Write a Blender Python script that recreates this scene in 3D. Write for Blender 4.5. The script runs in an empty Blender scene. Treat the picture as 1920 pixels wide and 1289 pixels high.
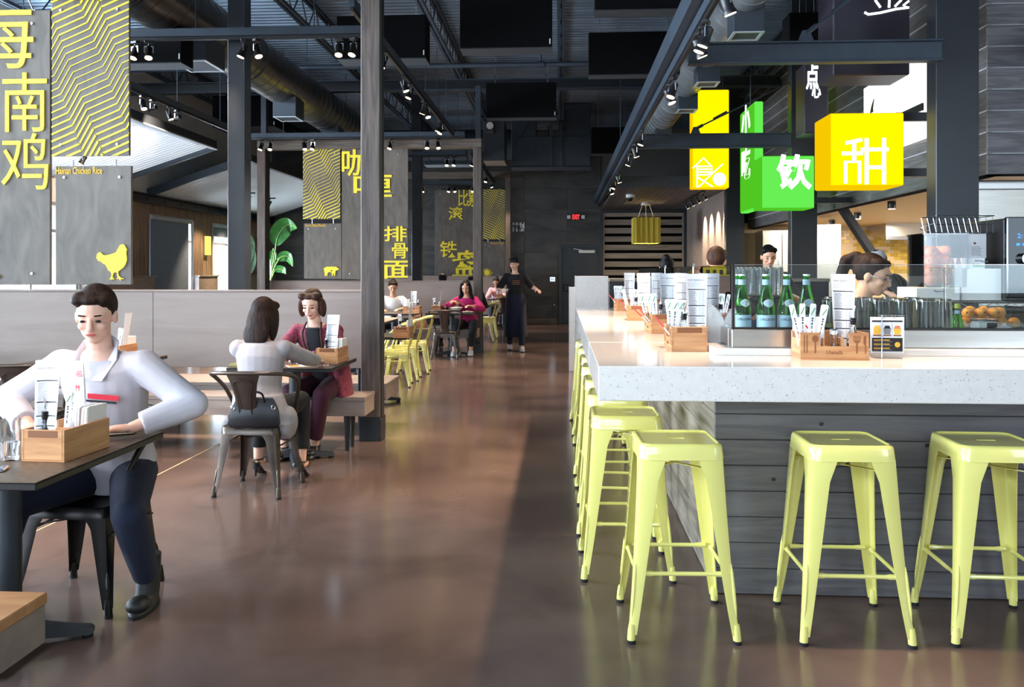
import bpy, math, random
import numpy as np
from mathutils import Vector as V, Matrix, Euler
random.seed(7)
R = math.radians
sc = bpy.context.scene
COL = sc.collection
# ------------------------------------------------------------------ camera
cam = bpy.data.objects.new('camera', bpy.data.cameras.new('camera'))
COL.objects.link(cam)
cam.location = (0, 0, 1.45)
cam.rotation_euler = (R(90), 0, math.atan(92 / 1590))
cam.data.sensor_width = 36
cam.data.lens = 1590 / 1920 * 36
cam.data.shift_y = -134.5 / 1920
cam.data.clip_start = .05
sc.camera = cam
# ------------------------------------------------------------------ world and daylight
sc.view_settings.view_transform = 'Standard'
sc.view_settings.look = 'None'
sc.view_settings.gamma = 1
sc.view_settings.use_curve_mapping = False
sc.view_settings.exposure = 0.0
wd = bpy.data.worlds.new('sky')
sc.world = wd
wd.use_nodes = True
wd.node_tree.nodes['Background'].inputs[0].default_value = (.72, .86, 1, 1)
wd.node_tree.nodes['Background'].inputs[1].default_value = 5
sc.cycles.max_bounces = 8
sc.cycles.transparent_max_bounces = 24
sc.cycles.sample_clamp_indirect = 4
sc.cycles.caustics_reflective = False
sc.cycles.caustics_refractive = False

def area(name, loc, rot, sx, sy, power, col):
    l = bpy.data.lights.new(name, 'AREA')
    l.shape = 'RECTANGLE'
    l.size, l.size_y = sx, sy
    l.energy, l.color = power, col
    o = bpy.data.objects.new(name, l)
    o.location, o.rotation_euler = loc, rot
    COL.objects.link(o)
    return o
DAY = (.80, .90, 1)
# storefront behind the camera: daylight falls in through its five openings (built further down at the same places)
FRONT_WIN = [(-7.9, -5.2), (-4.9, -2.2), (-1.9, .6), (4.9, 8.3)]
for i, (a, b) in enumerate(FRONT_WIN):
    area('window_daylight', ((a + b) / 2, -3.35, 2.85), (R(90), 0, 0), b - a, 3.4, (210, 170, 90, 90)[i], DAY)
# windows in the left wall
LEFT_WIN = [(-2.0, .6), (1.4, 4.0), (4.8, 7.4), (8.2, 10.8), (11.6, 14.2), (16.75, 18.75), (19.9, 21.9)]
for i, (a, b) in enumerate(LEFT_WIN):
    area('window_daylight', (-8.75, (a + b) / 2, 1.6), (R(112), 0, R(-90)), b - a, 1.9, 800, DAY)

# clerestory strip high in the left wall
CLER_WIN = [(-2.0, 2.6), (3.0, 7.6), (8.0, 12.4)]
for i, (a, b) in enumerate(CLER_WIN):
    area('window_daylight', (-8.75, (a + b) / 2, 4.5), (R(90), 0, R(-90)), b - a, 1.1, 900, DAY)

# ------------------------------------------------------------------ mesh builder
def frame(p0, p1):
    d = (V(p1) - V(p0)).normalized()
    a = V((0, 0, 1)) if abs(d.z) < .9 else V((1, 0, 0))
    x = d.cross(a).normalized()
    return x, d.cross(x).normalized(), d

class MB:
    def __init__(s):
        s.v, s.f, s.mi, s.cur = [], [], [], 0
    def add(s, vs, fs, M=None):
        b = len(s.v)
        s.v.extend([tuple(M @ V(p)) for p in vs] if M is not None else [tuple(p) for p in vs])
        s.f.extend([tuple(i + b for i in f) for f in fs])
        s.mi.extend([s.cur] * len(fs))
        return s
    def box(s, x0, x1, y0, y1, z0, z1, b=0, M=None):
        if x0 > x1: x0, x1 = x1, x0
        if y0 > y1: y0, y1 = y1, y0
        if z0 > z1: z0, z1 = z1, z0
        if b <= 0:
            vs = [(x, y, z) for z in (z0, z1) for y in (y0, y1) for x in (x0, x1)]
            return s.add(vs, [(0, 2, 3, 1), (4, 5, 7, 6), (0, 1, 5, 4), (1, 3, 7, 5), (3, 2, 6, 7), (2, 0, 4, 6)], M)
        b = min(b, (x1 - x0) * .49, (y1 - y0) * .49, (z1 - z0) * .49)
        vs, idx = [], {}
        X, Y, Z = (x0, x1), (y0, y1), (z0, z1)
        for i in (0, 1):
            for j in (0, 1):
                for k in (0, 1):
                    sx, sy, sz = (1, -1)[i], (1, -1)[j], (1, -1)[k]
                    for a in range(3):
                        p = [X[i] + sx * b, Y[j] + sy * b, Z[k] + sz * b]
                        p[a] = (X[i], Y[j], Z[k])[a]
                        idx[i, j, k, a] = len(vs)
                        vs.append(tuple(p))
        fs = []
        for a in range(3):
            o = [q for q in range(3) if q != a]
            for e in (0, 1):
                lp = []
                for (m, n) in ((0, 0), (1, 0), (1, 1), (0, 1)):
                    t = [0, 0, 0]; t[a] = e; t[o[0]] = m; t[o[1]] = n
                    lp.append(idx[t[0], t[1], t[2], a])
                fs.append(tuple(lp))
            for m in (0, 1):
                for n in (0, 1):
                    t0 = [0, 0, 0]; t0[o[0]] = m; t0[o[1]] = n
                    t1 = list(t0); t1[a] = 1
                    fs.append((idx[t0[0], t0[1], t0[2], o[0]], idx[t1[0], t1[1], t1[2], o[0]], idx[t1[0], t1[1], t1[2], o[1]], idx[t0[0], t0[1], t0[2], o[1]]))
        for i in (0, 1):
            for j in (0, 1):
                for k in (0, 1):
                    fs.append((idx[i, j, k, 0], idx[i, j, k, 1], idx[i, j, k, 2]))
        return s.add(vs, fs, M)
    def cbox(s, c, size, b=0, M=None):
        x, y, z = c; a, d, h = [q / 2 for q in size]
        return s.box(x - a, x + a, y - d, y + d, z - h, z + h, b, M)
    def bar(s, p0, p1, w, h, b=0, up=(0, 0, 1)):
        """rectangular bar from p0 to p1, w across, h along up"""
        p0, p1 = V(p0), V(p1)
        d = (p1 - p0); L = d.length; d.normalize()
        u = V(up); x = d.cross(u)
        if x.length < 1e-4: x = d.cross(V((1, 0, 0)))
        x.normalize(); u = x.cross(d)
        M = Matrix.Translation((p0 + p1) / 2) @ Matrix((x, d, u)).transposed().to_4x4()
        return s.cbox((0, 0, 0), (w, L, h), b, M)
    def cyl(s, p0, p1, r0, r1=None, n=12, caps=True):
        r1 = r0 if r1 is None else r1
        return s.loft([(p0, r0), (p1, r1)], n, caps)
    def loft(s, sec, n=12, caps=True):
        """sec: list of (point, radius), circular sections with parallel transport"""
        pts = [V(p) for p, _ in sec]
        vs, fs = [], []
        x = None
        for i, p in enumerate(pts):
            d = (pts[min(i + 1, len(pts) - 1)] - pts[max(i - 1, 0)])
            d.normalize()
            if x is None:
                x = frame((0, 0, 0), d)[0]
            else:
                x = x - d * x.dot(d)
                x = x.normalized() if x.length > 1e-6 else frame((0, 0, 0), d)[0]
            y = d.cross(x)
            r = sec[i][1]
            for k in range(n):
                a = 2 * math.pi * k / n
                vs.append(p + x * (r * math.cos(a)) + y * (r * math.sin(a)))
        for i in range(len(pts) - 1):
            for k in range(n):
                fs.append((i * n + k, i * n + (k + 1) % n, (i + 1) * n + (k + 1) % n, (i + 1) * n + k))
        if caps:
            fs.append(tuple(range(n - 1, -1, -1)))
            fs.append(tuple(range((len(pts) - 1) * n, len(pts) * n)))
        return s.add(vs, fs)
    def tube(s, pts, r, n=8, caps=True):
        return s.loft([(p, r) for p in pts], n, caps)
    def lathe(s, prof, c=(0, 0, 0), n=16, sx=1, sy=1):
        """prof: (radius, z) from one end to the other; closed by fans"""
        vs, fs = [], []
        for r, z in prof:
            for k in range(n):
                a = 2 * math.pi * k / n
                vs.append((c[0] + sx * r * math.cos(a), c[1] + sy * r * math.sin(a), c[2] + z))
        m = len(prof)
        for i in range(m - 1):
            for k in range(n):
                fs.append((i * n + k, i * n + (k + 1) % n, (i + 1) * n + (k + 1) % n, (i + 1) * n + k))
        if prof[0][0] > 1e-5: fs.append(tuple(range(n - 1, -1, -1)))
        if prof[-1][0] > 1e-5: fs.append(tuple(range((m - 1) * n, m * n)))
        return s.add(vs, fs)
    def rings(s, rings, closed=True, caps=True):
        """loft through explicit rings of equal point count"""
        n = len(rings[0]); vs = [p for r in rings for p in r]; fs = []
        for i in range(len(rings) - 1):
            for k in range(n if closed else n - 1):
                fs.append((i * n + k, i * n + (k + 1) % n, (i + 1) * n + (k + 1) % n, (i + 1) * n + k))
        if caps:
            fs.append(tuple(range(n - 1, -1, -1)))
            fs.append(tuple(range((len(rings) - 1) * n, len(rings) * n)))
        return s.add(vs, fs)
    def prism(s, poly, d, M=None):
        """poly in local xy, extruded 0..d along local z"""
        n = len(poly)
        vs = [(x, y, 0) for x, y in poly] + [(x, y, d) for x, y in poly]
        fs = [tuple(range(n - 1, -1, -1)), tuple(range(n, 2 * n))] + [(i, (i + 1) % n, n + (i + 1) % n, n + i) for i in range(n)]
        return s.add(vs, fs, M)
    def ell(s, c, r, M=None, n=14, m=9):
        if isinstance(r, (int, float)): r = (r, r, r)
        vs, fs = [], []
        for i in range(1, m):
            t = math.pi * i / m
            for k in range(n):
                a = 2 * math.pi * k / n
                vs.append(V((r[0] * math.sin(t) * math.cos(a), r[1] * math.sin(t) * math.sin(a), r[2] * math.cos(t))))
        top, bot = len(vs), len(vs) + 1
        vs += [V((0, 0, r[2])), V((0, 0, -r[2]))]
        for i in range(m - 2):
            for k in range(n):
                fs.append((i * n + k, (i + 1) * n + k, (i + 1) * n + (k + 1) % n, i * n + (k + 1) % n))
        for k in range(n):
            fs.append((top, k, (k + 1) % n))
            fs.append((bot, (m - 2) * n + (k + 1) % n, (m - 2) * n + k))
        if M is not None: vs = [M @ p for p in vs]
        return s.add([p + V(c) for p in vs], fs)
    def mesh(s, name, mats, smooth=None, org=(0, 0, 0)):
        me = bpy.data.meshes.new(name)
        o = V(org)
        me.from_pydata([tuple(V(p) - o) for p in s.v], [], s.f)
        if not isinstance(mats, (list, tuple)): mats = [mats]
        for m in mats: me.materials.append(m)
        if len(mats) > 1: me.polygons.foreach_set('material_index', s.mi)
        if smooth:
            me.polygons.foreach_set('use_smooth', [True] * len(me.polygons))
            me.set_sharp_from_angle(angle=R(smooth))
        return me
    def build(s, name, mats, parent=None, smooth=None, org=None, fix=False):
        if org is None: org = worg(parent) if parent is not None and parent.get('_w') else (0, 0, 0)
        me = s.mesh(name, mats, smooth, org)
        if fix: recalc(me)
        o = bpy.data.objects.new(name, me)
        COL.objects.link(o)
        if parent is not None:
            o.parent = parent
            if parent.get('_w'): o['_w'] = parent['_w']
        return o
import bmesh
def recalc(me):
    bm = bmesh.new(); bm.from_mesh(me)
    bmesh.ops.recalc_face_normals(bm, faces=bm.faces)
    bm.to_mesh(me); bm.free()
def worg(p):
    while p.parent is not None: p = p.parent
    return tuple(p.location)
def tag(o, label=None, cat=None, group=None, kind=None):
    if label: o['label'] = label
    if cat: o['category'] = cat
    if group: o['group'] = group
    if kind: o['kind'] = kind
    return o
def thing(name, label, cat, loc=(0, 0, 0), rz=0, group=None, world=False):
    """Empty at the thing's base; world=True: its parts are given in world coordinates"""
    o = bpy.data.objects.new(name, None)
    COL.objects.link(o)
    o.location = loc; o.rotation_euler = (0, 0, rz)
    o.empty_display_size = .05
    if world: o['_w'] = 1
    return tag(o, label, cat, group)
def struct(name, mb, m, smooth=None):
    o = mb.build(name, m, None, smooth)
    o['kind'] = 'structure'
    return o
KIDS = {}
def dup(root, loc, rz=None, label=None, group=None):
    r = root.copy(); COL.objects.link(r)
    r.location = loc
    if rz is not None: r.rotation_euler = (0, 0, rz)
    if label: r['label'] = label
    if group: r['group'] = group
    def sub(a, b):
        for ch in KIDS.get(a.name) or list(a.children):
            c = ch.copy(); COL.objects.link(c); c.parent = b
            sub(ch, c)
    sub(root, r)
    return r
ORD = 'first second third fourth fifth sixth seventh eighth ninth tenth eleventh twelfth thirteenth fourteenth'.split()
TH = math.atan(92 / 1590); CT, ST = math.cos(TH), math.sin(TH)
def P(x, y, Y=None, Z=None, X=None):
    """world point seen at photo pixel (x, y), given one world coordinate; used to measure positions"""
    u, v = (x - 960) / 1590, (510 - y) / 1590
    a, b = u * CT - ST, u * ST + CT
    D = (Z - 1.45) / v if Z is not None else Y / b if Y is not None else X / a
    return V((D * a, D * b, 1.45 + D * v))
def cat_path(pts, k=6):
    """Catmull-Rom through pts"""
    p = [V(q) for q in pts]; p = [p[0] * 2 - p[1]] + p + [p[-1] * 2 - p[-2]]
    out = []
    for i in range(1, len(p) - 2):
        for j in range(k):
            t = j / k
            out.append(.5 * (2 * p[i] + (p[i + 1] - p[i - 1]) * t + (2 * p[i - 1] - 5 * p[i] + 4 * p[i + 1] - p[i + 2]) * t * t + (3 * p[i] - p[i - 1] - 3 * p[i + 1] + p[i + 2]) * t ** 3))
    out.append(p[-2])
    return out
def text_mesh(s, size, depth, bold=0, squeeze=1.0, spacing=1.0):
    """flat lettering as a mesh in local xy, extruded along z; origin bottom left, scaled to height size"""
    cu = bpy.data.curves.new('lettering', 'FONT')
    cu.body = s; cu.extrude = depth / 2; cu.offset = bold; cu.resolution_u = 2; cu.space_character = spacing
    o = bpy.data.objects.new('lettering', cu); COL.objects.link(o)
    dg = bpy.context.evaluated_depsgraph_get(); dg.update()
    me = bpy.data.meshes.new_from_object(o.evaluated_get(dg))
    bpy.data.objects.remove(o); bpy.data.curves.remove(cu)
    vs = np.array([v.co[:] for v in me.vertices]); fs = [tuple(p.vertices) for p in me.polygons]
    bpy.data.meshes.remove(me)
    lo, hi = vs.min(0), vs.max(0)
    vs = (vs - lo)
    k = size / (hi[1] - lo[1])
    vs[:, :2] *= k; vs[:, 0] *= squeeze
    return vs, fs, float((hi[0] - lo[0]) * k * squeeze)
FONT_CACHE = {}
def letters(mb, s, size, depth, M, bold=0, width=None, spacing=1.0):
    key = (s, depth, bold, spacing)
    if key not in FONT_CACHE: FONT_CACHE[key] = text_mesh(s, 1.0, depth, bold, 1.0, spacing)
    vs, fs, w = FONT_CACHE[key]
    vs = vs.copy(); sx = size if width is None else width / w
    vs[:, 0] *= sx; vs[:, 1] *= size
    mb.add([tuple(p) for p in vs], fs, M)
    return w * sx
def facing(p, yaw=0):
    """matrix: local xy upright, local +z toward -Y (toward the viewer) at yaw 0; local x to the right"""
    return Matrix.Translation(p) @ Matrix.Rotation(yaw, 4, 'Z') @ Matrix.Rotation(R(90), 4, 'X')
# ------------------------------------------------------------------ materials
def srgb(r, g, b):
    f = lambda c: (c / 255 / 12.92 if c <= 10 else ((c / 255 + .055) / 1.055) ** 2.4)
    return (f(r), f(g), f(b), 1)
def pm(name, c, rough=.5, metal=0, c2=None, scale=6, stretch=(1, 1, 1), detail=5, dist=0, lo=.35, hi=.65, bump=0, bscale=None,
       bstretch=None, rnd=0, rvar=0, spec=.5, coat=0, sheen=0, emit=0, trans=0, ior=1.45, sss=0):
    m = bpy.data.materials.new(name); m.use_nodes = True
    n, l = m.node_tree.nodes, m.node_tree.links
    b = n['Principled BSDF']
    c = srgb(*c); b.inputs['Base Color'].default_value = c
    b.inputs['Roughness'].default_value = rough
    b.inputs['Metallic'].default_value = metal
    b.inputs['Specular IOR Level'].default_value = spec
    b.inputs['Coat Weight'].default_value = coat
    b.inputs['Coat Roughness'].default_value = .06
    b.inputs['Sheen Weight'].default_value = sheen
    b.inputs['Transmission Weight'].default_value = trans
    b.inputs['IOR'].default_value = ior
    if sss:
        b.inputs['Subsurface Weight'].default_value = sss
        b.inputs['Subsurface Radius'].default_value = (.01, .004, .002)
    tc = n.new('ShaderNodeTexCoord')
    vec = tc.outputs['Object']
    if rnd:
        oi = n.new('ShaderNodeObjectInfo')
        off = n.new('ShaderNodeVectorMath'); off.operation = 'MULTIPLY_ADD'
        l.new(oi.outputs['Random'], off.inputs[0]); off.inputs[1].default_value = (37, 53, 71)
        l.new(vec, off.inputs[2]); vec = off.outputs[0]
    def noise(sc_, st, det, ds=0):
        mp = n.new('ShaderNodeMapping'); mp.inputs['Scale'].default_value = st
        l.new(vec, mp.inputs[0])
        t = n.new('ShaderNodeTexNoise'); t.inputs['Scale'].default_value = sc_
        t.inputs['Detail'].default_value = det; t.inputs['Distortion'].default_value = ds
        l.new(mp.outputs[0], t.inputs[0]); return t
    out = None
    if c2 is not None:
        t = noise(scale, stretch, detail, dist)
        rp = n.new('ShaderNodeValToRGB')
        rp.color_ramp.elements[0].position, rp.color_ramp.elements[1].position = lo, hi
        rp.color_ramp.elements[0].color, rp.color_ramp.elements[1].color = c, srgb(*c2)
        l.new(t.outputs['Fac'], rp.inputs[0]); out = rp.outputs[0]
        if rvar:
            mr = n.new('ShaderNodeMapRange'); mr.inputs[3].default_value = max(.02, rough - rvar); mr.inputs[4].default_value = rough + rvar
            l.new(t.outputs['Fac'], mr.inputs[0]); l.new(mr.outputs[0], b.inputs['Roughness'])
    if rnd:
        hs = n.new('ShaderNodeHueSaturation')
        mr = n.new('ShaderNodeMapRange'); mr.inputs[3].default_value = 1 - rnd; mr.inputs[4].default_value = 1 + rnd
        l.new(oi.outputs['Random'], mr.inputs[0]); l.new(mr.outputs[0], hs.inputs['Value'])
        if out is not None: l.new(out, hs.inputs['Color'])
        else: hs.inputs['Color'].default_value = c
        out = hs.outputs[0]
    if out is not None: l.new(out, b.inputs['Base Color'])
    if emit:
        b.inputs['Emission Strength'].default_value = emit
        b.inputs['Emission Color'].default_value = c
        if out is not None: l.new(out, b.inputs['Emission Color'])
    if bump:
        t = noise(bscale or scale, bstretch or stretch, detail, dist)
        bp = n.new('ShaderNodeBump'); bp.inputs['Strength'].default_value = bump; bp.inputs['Distance'].default_value = .02
        l.new(t.outputs['Fac'], bp.inputs['Height']); l.new(bp.outputs[0], b.inputs['Normal'])
    return m
def thin_glass(name, tint, refl=1.0, base=.04):
    """sheet glass: see-through with a fresnel mirror"""
    m = bpy.data.materials.new(name); m.use_nodes = True
    n, l = m.node_tree.nodes, m.node_tree.links
    n.clear()
    o = n.new('ShaderNodeOutputMaterial'); mx = n.new('ShaderNodeMixShader')
    t = n.new('ShaderNodeBsdfTransparent'); g = n.new('ShaderNodeBsdfGlossy')
    t.inputs[0].default_value = tint; g.inputs['Roughness'].default_value = .0
    lw = n.new('ShaderNodeFresnel'); lw.inputs[0].default_value = 1.5
    ml = n.new('ShaderNodeMath'); ml.operation = 'MULTIPLY'; ml.inputs[1].default_value = refl
    l.new(lw.outputs[0], ml.inputs[0]); l.new(ml.outputs[0], mx.inputs[0])
    l.new(t.outputs[0], mx.inputs[1]); l.new(g.outputs[0], mx.inputs[2]); l.new(mx.outputs[0], o.inputs[0])
    return m
def emis(name, col, k):
    m = bpy.data.materials.new(name); m.use_nodes = True
    n, l = m.node_tree.nodes, m.node_tree.links
    n.clear(); o = n.new('ShaderNodeOutputMaterial'); e = n.new('ShaderNodeEmission')
    e.inputs[0].default_value = srgb(*col); e.inputs[1].default_value = k
    l.new(e.outputs[0], o.inputs[0]); return m
M = {}
M['concrete'] = pm('polished_concrete', (80, 65, 60), .15, c2=(114, 95, 87), scale=1.1, detail=15, dist=.4, lo=.32, hi=.7, spec=.4)
M['joint'] = pm('joint_filler', (205, 180, 150), .5)
M['steel_black'] = pm('black_painted_steel', (27, 30, 35), .38, c2=(33, 36, 42), scale=4)
M['steel_blue'] = pm('slate_painted_steel', (44, 53, 64), .42, c2=(50, 60, 72), scale=5)
M['baffle'] = pm('black_acoustic_felt', (10, 10, 12), .95, c2=(14, 14, 16), scale=60, spec=.1)
M['baffle_edge'] = pm('black_felt_edge', (46, 49, 54), .9)
M['deck'] = pm('dark_corrugated_deck', (104, 118, 134), .36, .55, c2=(120, 134, 150), scale=3, stretch=(.3, 3, 1))
M['deck_white'] = pm('pale_corrugated_deck', (236, 240, 244), .45)
M['plaster'] = pm('pale_grey_plaster', (222, 220, 214), .8, c2=(230, 228, 222), scale=3)
M['duct'] = pm('dark_spiral_duct', (80, 80, 82), .28, .8, c2=(104, 101, 98), scale=3, stretch=(1, .3, 1), bump=.08)
M['duct_grey'] = pm('grey_spiral_duct', (140, 146, 152), .3, .6, c2=(160, 166, 170), scale=3)
M['duct_flat'] = pm('slate_sheet_duct', (48, 55, 64), .5, .2, c2=(56, 63, 72), scale=2)
M['post_wood'] = pm('grey_stained_timber', (66, 56, 51), .55, c2=(98, 85, 78), scale=3, stretch=(8, 8, .6), detail=9, dist=1.2, bump=.15, rnd=.06)
M['beam_wood'] = pm('grey_stained_beam', (80, 70, 62), .55, c2=(110, 98, 88), scale=3, stretch=(.6, 8, 8), detail=9, dist=1.2, bump=.15)
M['bench'] = pm('grey_stained_plywood', (142, 126, 118), .42, c2=(156, 140, 131), scale=1.6, stretch=(.5, 2, 3.6), detail=10, dist=1.6, lo=.3, hi=.7, bump=.03)
M['bench_seat'] = pm('grey_stained_seat_plywood', (130, 116, 110), .4, c2=(152, 138, 130), scale=2.2, stretch=(.5, 2, 2), detail=7, dist=1.8, bump=.03)
M['bench_fg'] = pm('warm_lit_plywood', (172, 120, 78), .4, c2=(198, 146, 102), scale=2.2, stretch=(.5, 3, 2), detail=7, dist=1.6, bump=.03)  # warm light on the seat top is put into the wood colour
M['plank'] = pm('grey_washed_cedar', (94, 91, 95), .45, c2=(116, 112, 114), scale=2.6, stretch=(.5, 6, 6), detail=9, dist=1.8, rnd=.08, bump=.03)
M['plank_side_lit'] = pm('lit_cedar_return', (118, 110, 102), .5, c2=(160, 148, 134), scale=2.6, stretch=(6, .5, 6), detail=9, dist=1.6, rnd=.14, bump=.08)  # same cedar painted lighter and warmer for the light on the aisle side
M['knot'] = pm('dark_wood_knot', (58, 48, 44), .6)
M['siding'] = pm('grey_lap_siding_lit', (92, 89, 93), .45, c2=(126, 121, 124), scale=2.4, stretch=(.6, 5, 6), detail=9, dist=2, rnd=.16, bump=.1)  # front siding painted brighter, as lit by daylight; the return stays darker
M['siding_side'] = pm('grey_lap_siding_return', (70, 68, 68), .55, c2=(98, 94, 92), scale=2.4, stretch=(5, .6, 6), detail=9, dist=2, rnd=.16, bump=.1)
M['siding_edge'] = pm('pale_siding_edge', (165, 166, 170), .5)
M['slat'] = pm('weathered_slat', (128, 118, 106), .6, c2=(160, 148, 134), scale=2, stretch=(.5, 6, 8), detail=8, dist=1, rnd=.12)
M['soffit'] = pm('dark_soffit_board', (70, 68, 70), .5, c2=(92, 88, 88), scale=2, stretch=(.4, 8, 8), detail=8, dist=.6, rnd=.1)
M['tile_dark'] = pm('charcoal_wall_panel', (52, 50, 49), .5, c2=(80, 77, 74), scale=.9, stretch=(1, 1, 3), detail=9, dist=1, rnd=.14)
M['grout'] = pm('grey_grout', (96, 94, 90), .8)
M['board_wall'] = pm('brown_board_wall', (104, 86, 70), .6, c2=(146, 124, 102), scale=3, stretch=(8, 8, .5), detail=8, dist=1)
M['banner'] = pm('charcoal_plywood_board', (92, 85, 78), .5, c2=(112, 103, 95), scale=2.6, stretch=(2.5, 2, .9), detail=12, dist=1.2, rnd=.05)
M['letter'] = pm('yellow_letter_paint', (255, 230, 62), .5)
M['letter_edge'] = pm('amber_letter_edge', (235, 150, 30), .5)
M['letter_small'] = pm('amber_letter_paint', (228, 180, 60), .5)
M['bolt'] = pm('steel_standoff', (210, 210, 210), .3, .8)
M['yellow'] = pm('pale_yellow_gloss_enamel', (236, 228, 130), .14, spec=.6, coat=1)
M['bronze'] = pm('dark_bronze_steel', (76, 67, 62), .3, .75, c2=(92, 82, 75), scale=7, rvar=.06)
M['gun'] = pm('gunmetal_chair_steel', (38, 35, 34), .3, .6)
M['rubber'] = pm('black_rubber', (20, 20, 22), .7)
M['quartz'] = pm('white_quartz', (226, 219, 213), .1, c2=(232, 225, 219), scale=30)
M['table'] = pm('dark_laminate_top', (66, 58, 52), .35, c2=(82, 72, 64), scale=30, rvar=.05)
M['table_fg'] = pm('brown_laminate_top', (74, 61, 50), .4, c2=(98, 82, 67), scale=40, detail=8)
M['table_edge'] = pm('black_table_edge', (26, 26, 28), .4)
M['iron'] = pm('black_cast_iron', (38, 42, 48), .45)
M['bamboo'] = pm('bamboo', (176, 120, 78), .4, c2=(206, 152, 104), scale=3, stretch=(1.2, 1.2, 14), detail=5, dist=.3, rnd=.06)
M['bamboo_dark'] = pm('burnt_bamboo', (128, 78, 44), .5)
M['paper'] = pm('white_paper', (240, 240, 244), .7)
M['napkin'] = pm('white_napkin', (246, 242, 238), .85, bump=.1, bscale=60)
M['ink'] = pm('black_print', (40, 40, 46), .6)
M['ink_grey'] = pm('grey_print', (130, 130, 138), .6)
M['green_ink'] = pm('green_print', (60, 150, 80), .6)
M['red'] = pm('red_plastic', (225, 60, 75), .35)
M['glass'] = pm('clear_glass', (250, 252, 252), .02, trans=1, ior=1.45)
M['green_glass'] = pm('green_bottle_glass', (120, 225, 95), .03, trans=1, ior=1.25)
M['sheet_glass'] = thin_glass('sheet_glass', (.93, .96, .95, 1), 1.0)
M['window_glass'] = thin_glass('window_glass', (.95, .98, 1, 1), .8)
M['soy'] = pm('soy_sauce', (14, 9, 8), .1)
M['water'] = pm('water', (250, 252, 255), .02, trans=1, ior=1.33)
M['chrome'] = pm('chrome', (225, 225, 228), .12, 1)
M['stainless'] = pm('brushed_stainless', (196, 192, 186), .26, .95, c2=(206, 202, 196), scale=3, stretch=(.4, 20, 20))
M['blk'] = pm('black_plastic', (24, 24, 27), .35)
M['blk_gloss'] = pm('black_gloss', (16, 16, 19), .08)
M['blue_label'] = pm('pale_blue_label', (188, 216, 232), .5)
M['navy_ink'] = pm('navy_print', (38, 58, 96), .5)
M['orange'] = pm('orange_fruit', (236, 150, 40), .4, c2=(244, 168, 60), scale=40, bump=.1)
M['grapefruit'] = pm('peach_orange_fruit', (238, 128, 84), .4, c2=(245, 150, 100), scale=6)
M['white_plastic'] = pm('white_plastic', (236, 234, 230), .4)
M['white_box'] = pm('white_carton', (238, 238, 236), .6)
M['tile_y'] = pm('yellow_mosaic_tile', (206, 166, 62), .2, rnd=.22)
M['cream'] = pm('cream_tile', (222, 196, 150), .4)
M['shade'] = pm('grey_roller_blind', (112, 126, 142), .8, c2=(122, 136, 152), scale=20)
M['alu'] = pm('silver_window_frame', (176, 182, 188), .4, .3)
M['leaf'] = pm('green_leaf', (34, 88, 40), .4, c2=(64, 122, 54), scale=6, stretch=(1, 1, 1))
M['stem'] = pm('pale_green_stem', (140, 170, 90), .5)
M['pot'] = pm('grey_planter', (90, 88, 86), .7)
M['door'] = pm('black_steel_door', (40, 46, 52), .45, c2=(50, 57, 63), scale=3)
M['grass'] = pm('outdoor_lawn', (120, 150, 90), .9)
M['pave'] = pm('outdoor_paving', (190, 188, 182), .9)
M['bush'] = pm('outdoor_bush', (88, 120, 70), .9, c2=(130, 160, 90), scale=9)
M['lamp'] = emis('lamp_glow', (255, 214, 160), 14)
M['lamp_soft'] = emis('lamp_soft_glow', (255, 226, 180), 5)
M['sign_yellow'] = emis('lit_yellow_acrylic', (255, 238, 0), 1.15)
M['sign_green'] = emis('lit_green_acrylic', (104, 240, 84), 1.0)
M['sign_white'] = emis('lit_white_acrylic', (255, 255, 255), 1.8)
M['neon'] = emis('white_neon', (240, 248, 255), 3)
M['exit_red'] = emis('exit_red', (255, 50, 50), 2.2)
M['led_blue'] = emis('blue_led', (80, 150, 255), 2)
M['sconce'] = emis('yellow_sconce_glow', (255, 230, 120), 1.2)
M['sign_dark'] = pm('dark_plum_sign_face', (46, 42, 52), .4)
M['pend'] = pm('olive_yellow_felt', (196, 176, 64), .7)
M['skin'] = pm('skin_light', (226, 178, 156), .5, sss=.15)
M['skin2'] = pm('skin_warm', (214, 162, 132), .5, sss=.15)
M['lips'] = pm('lips', (176, 88, 84), .4)
M['eye'] = pm('eye', (30, 22, 20), .2)
M['hair_dark'] = pm('dark_brown_hair', (22, 14, 11), .6, c2=(44, 28, 22), scale=12, stretch=(6, 6, .5), bump=.2, spec=.15)
M['hair_black'] = pm('black_hair', (10, 9, 10), .55, c2=(22, 19, 20), scale=12, stretch=(6, 6, .5), bump=.2, spec=.2)
M['hair_brown'] = pm('brown_hair', (52, 34, 27), .6, c2=(76, 52, 41), scale=12, stretch=(6, 6, .5), bump=.25, spec=.15)
def cloth(name, c, c2=None, **k):
    return pm(name, c, .85, c2=c2 or tuple(min(255, int(q * 1.12)) for q in c), scale=k.pop('scale', 5), sheen=.04, bump=.25, bscale=k.pop('bscale', 7), **k)
M['grey_knit'] = cloth('grey_knit', (146, 142, 148))
M['maroon'] = cloth('maroon_knit', (100, 30, 52), (140, 62, 80), scale=60)
M['wine'] = cloth('wine_trousers', (58, 18, 38))
M['black_cloth'] = cloth('black_cloth', (22, 22, 26))
M['white_cloth'] = cloth('white_shirt_cloth', (184, 178, 184))
M['navy'] = cloth('navy_cloth', (17, 23, 44))
M['magenta'] = cloth('magenta_knit', (172, 30, 98))
M['pink'] = cloth('pink_cloth', (232, 176, 200))
M['cream_cloth'] = cloth('white_blouse_cloth', (236, 226, 220))
M['boot'] = pm('black_boot_leather', (16, 16, 17), .5, c2=(30, 30, 31), scale=8)
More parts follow.
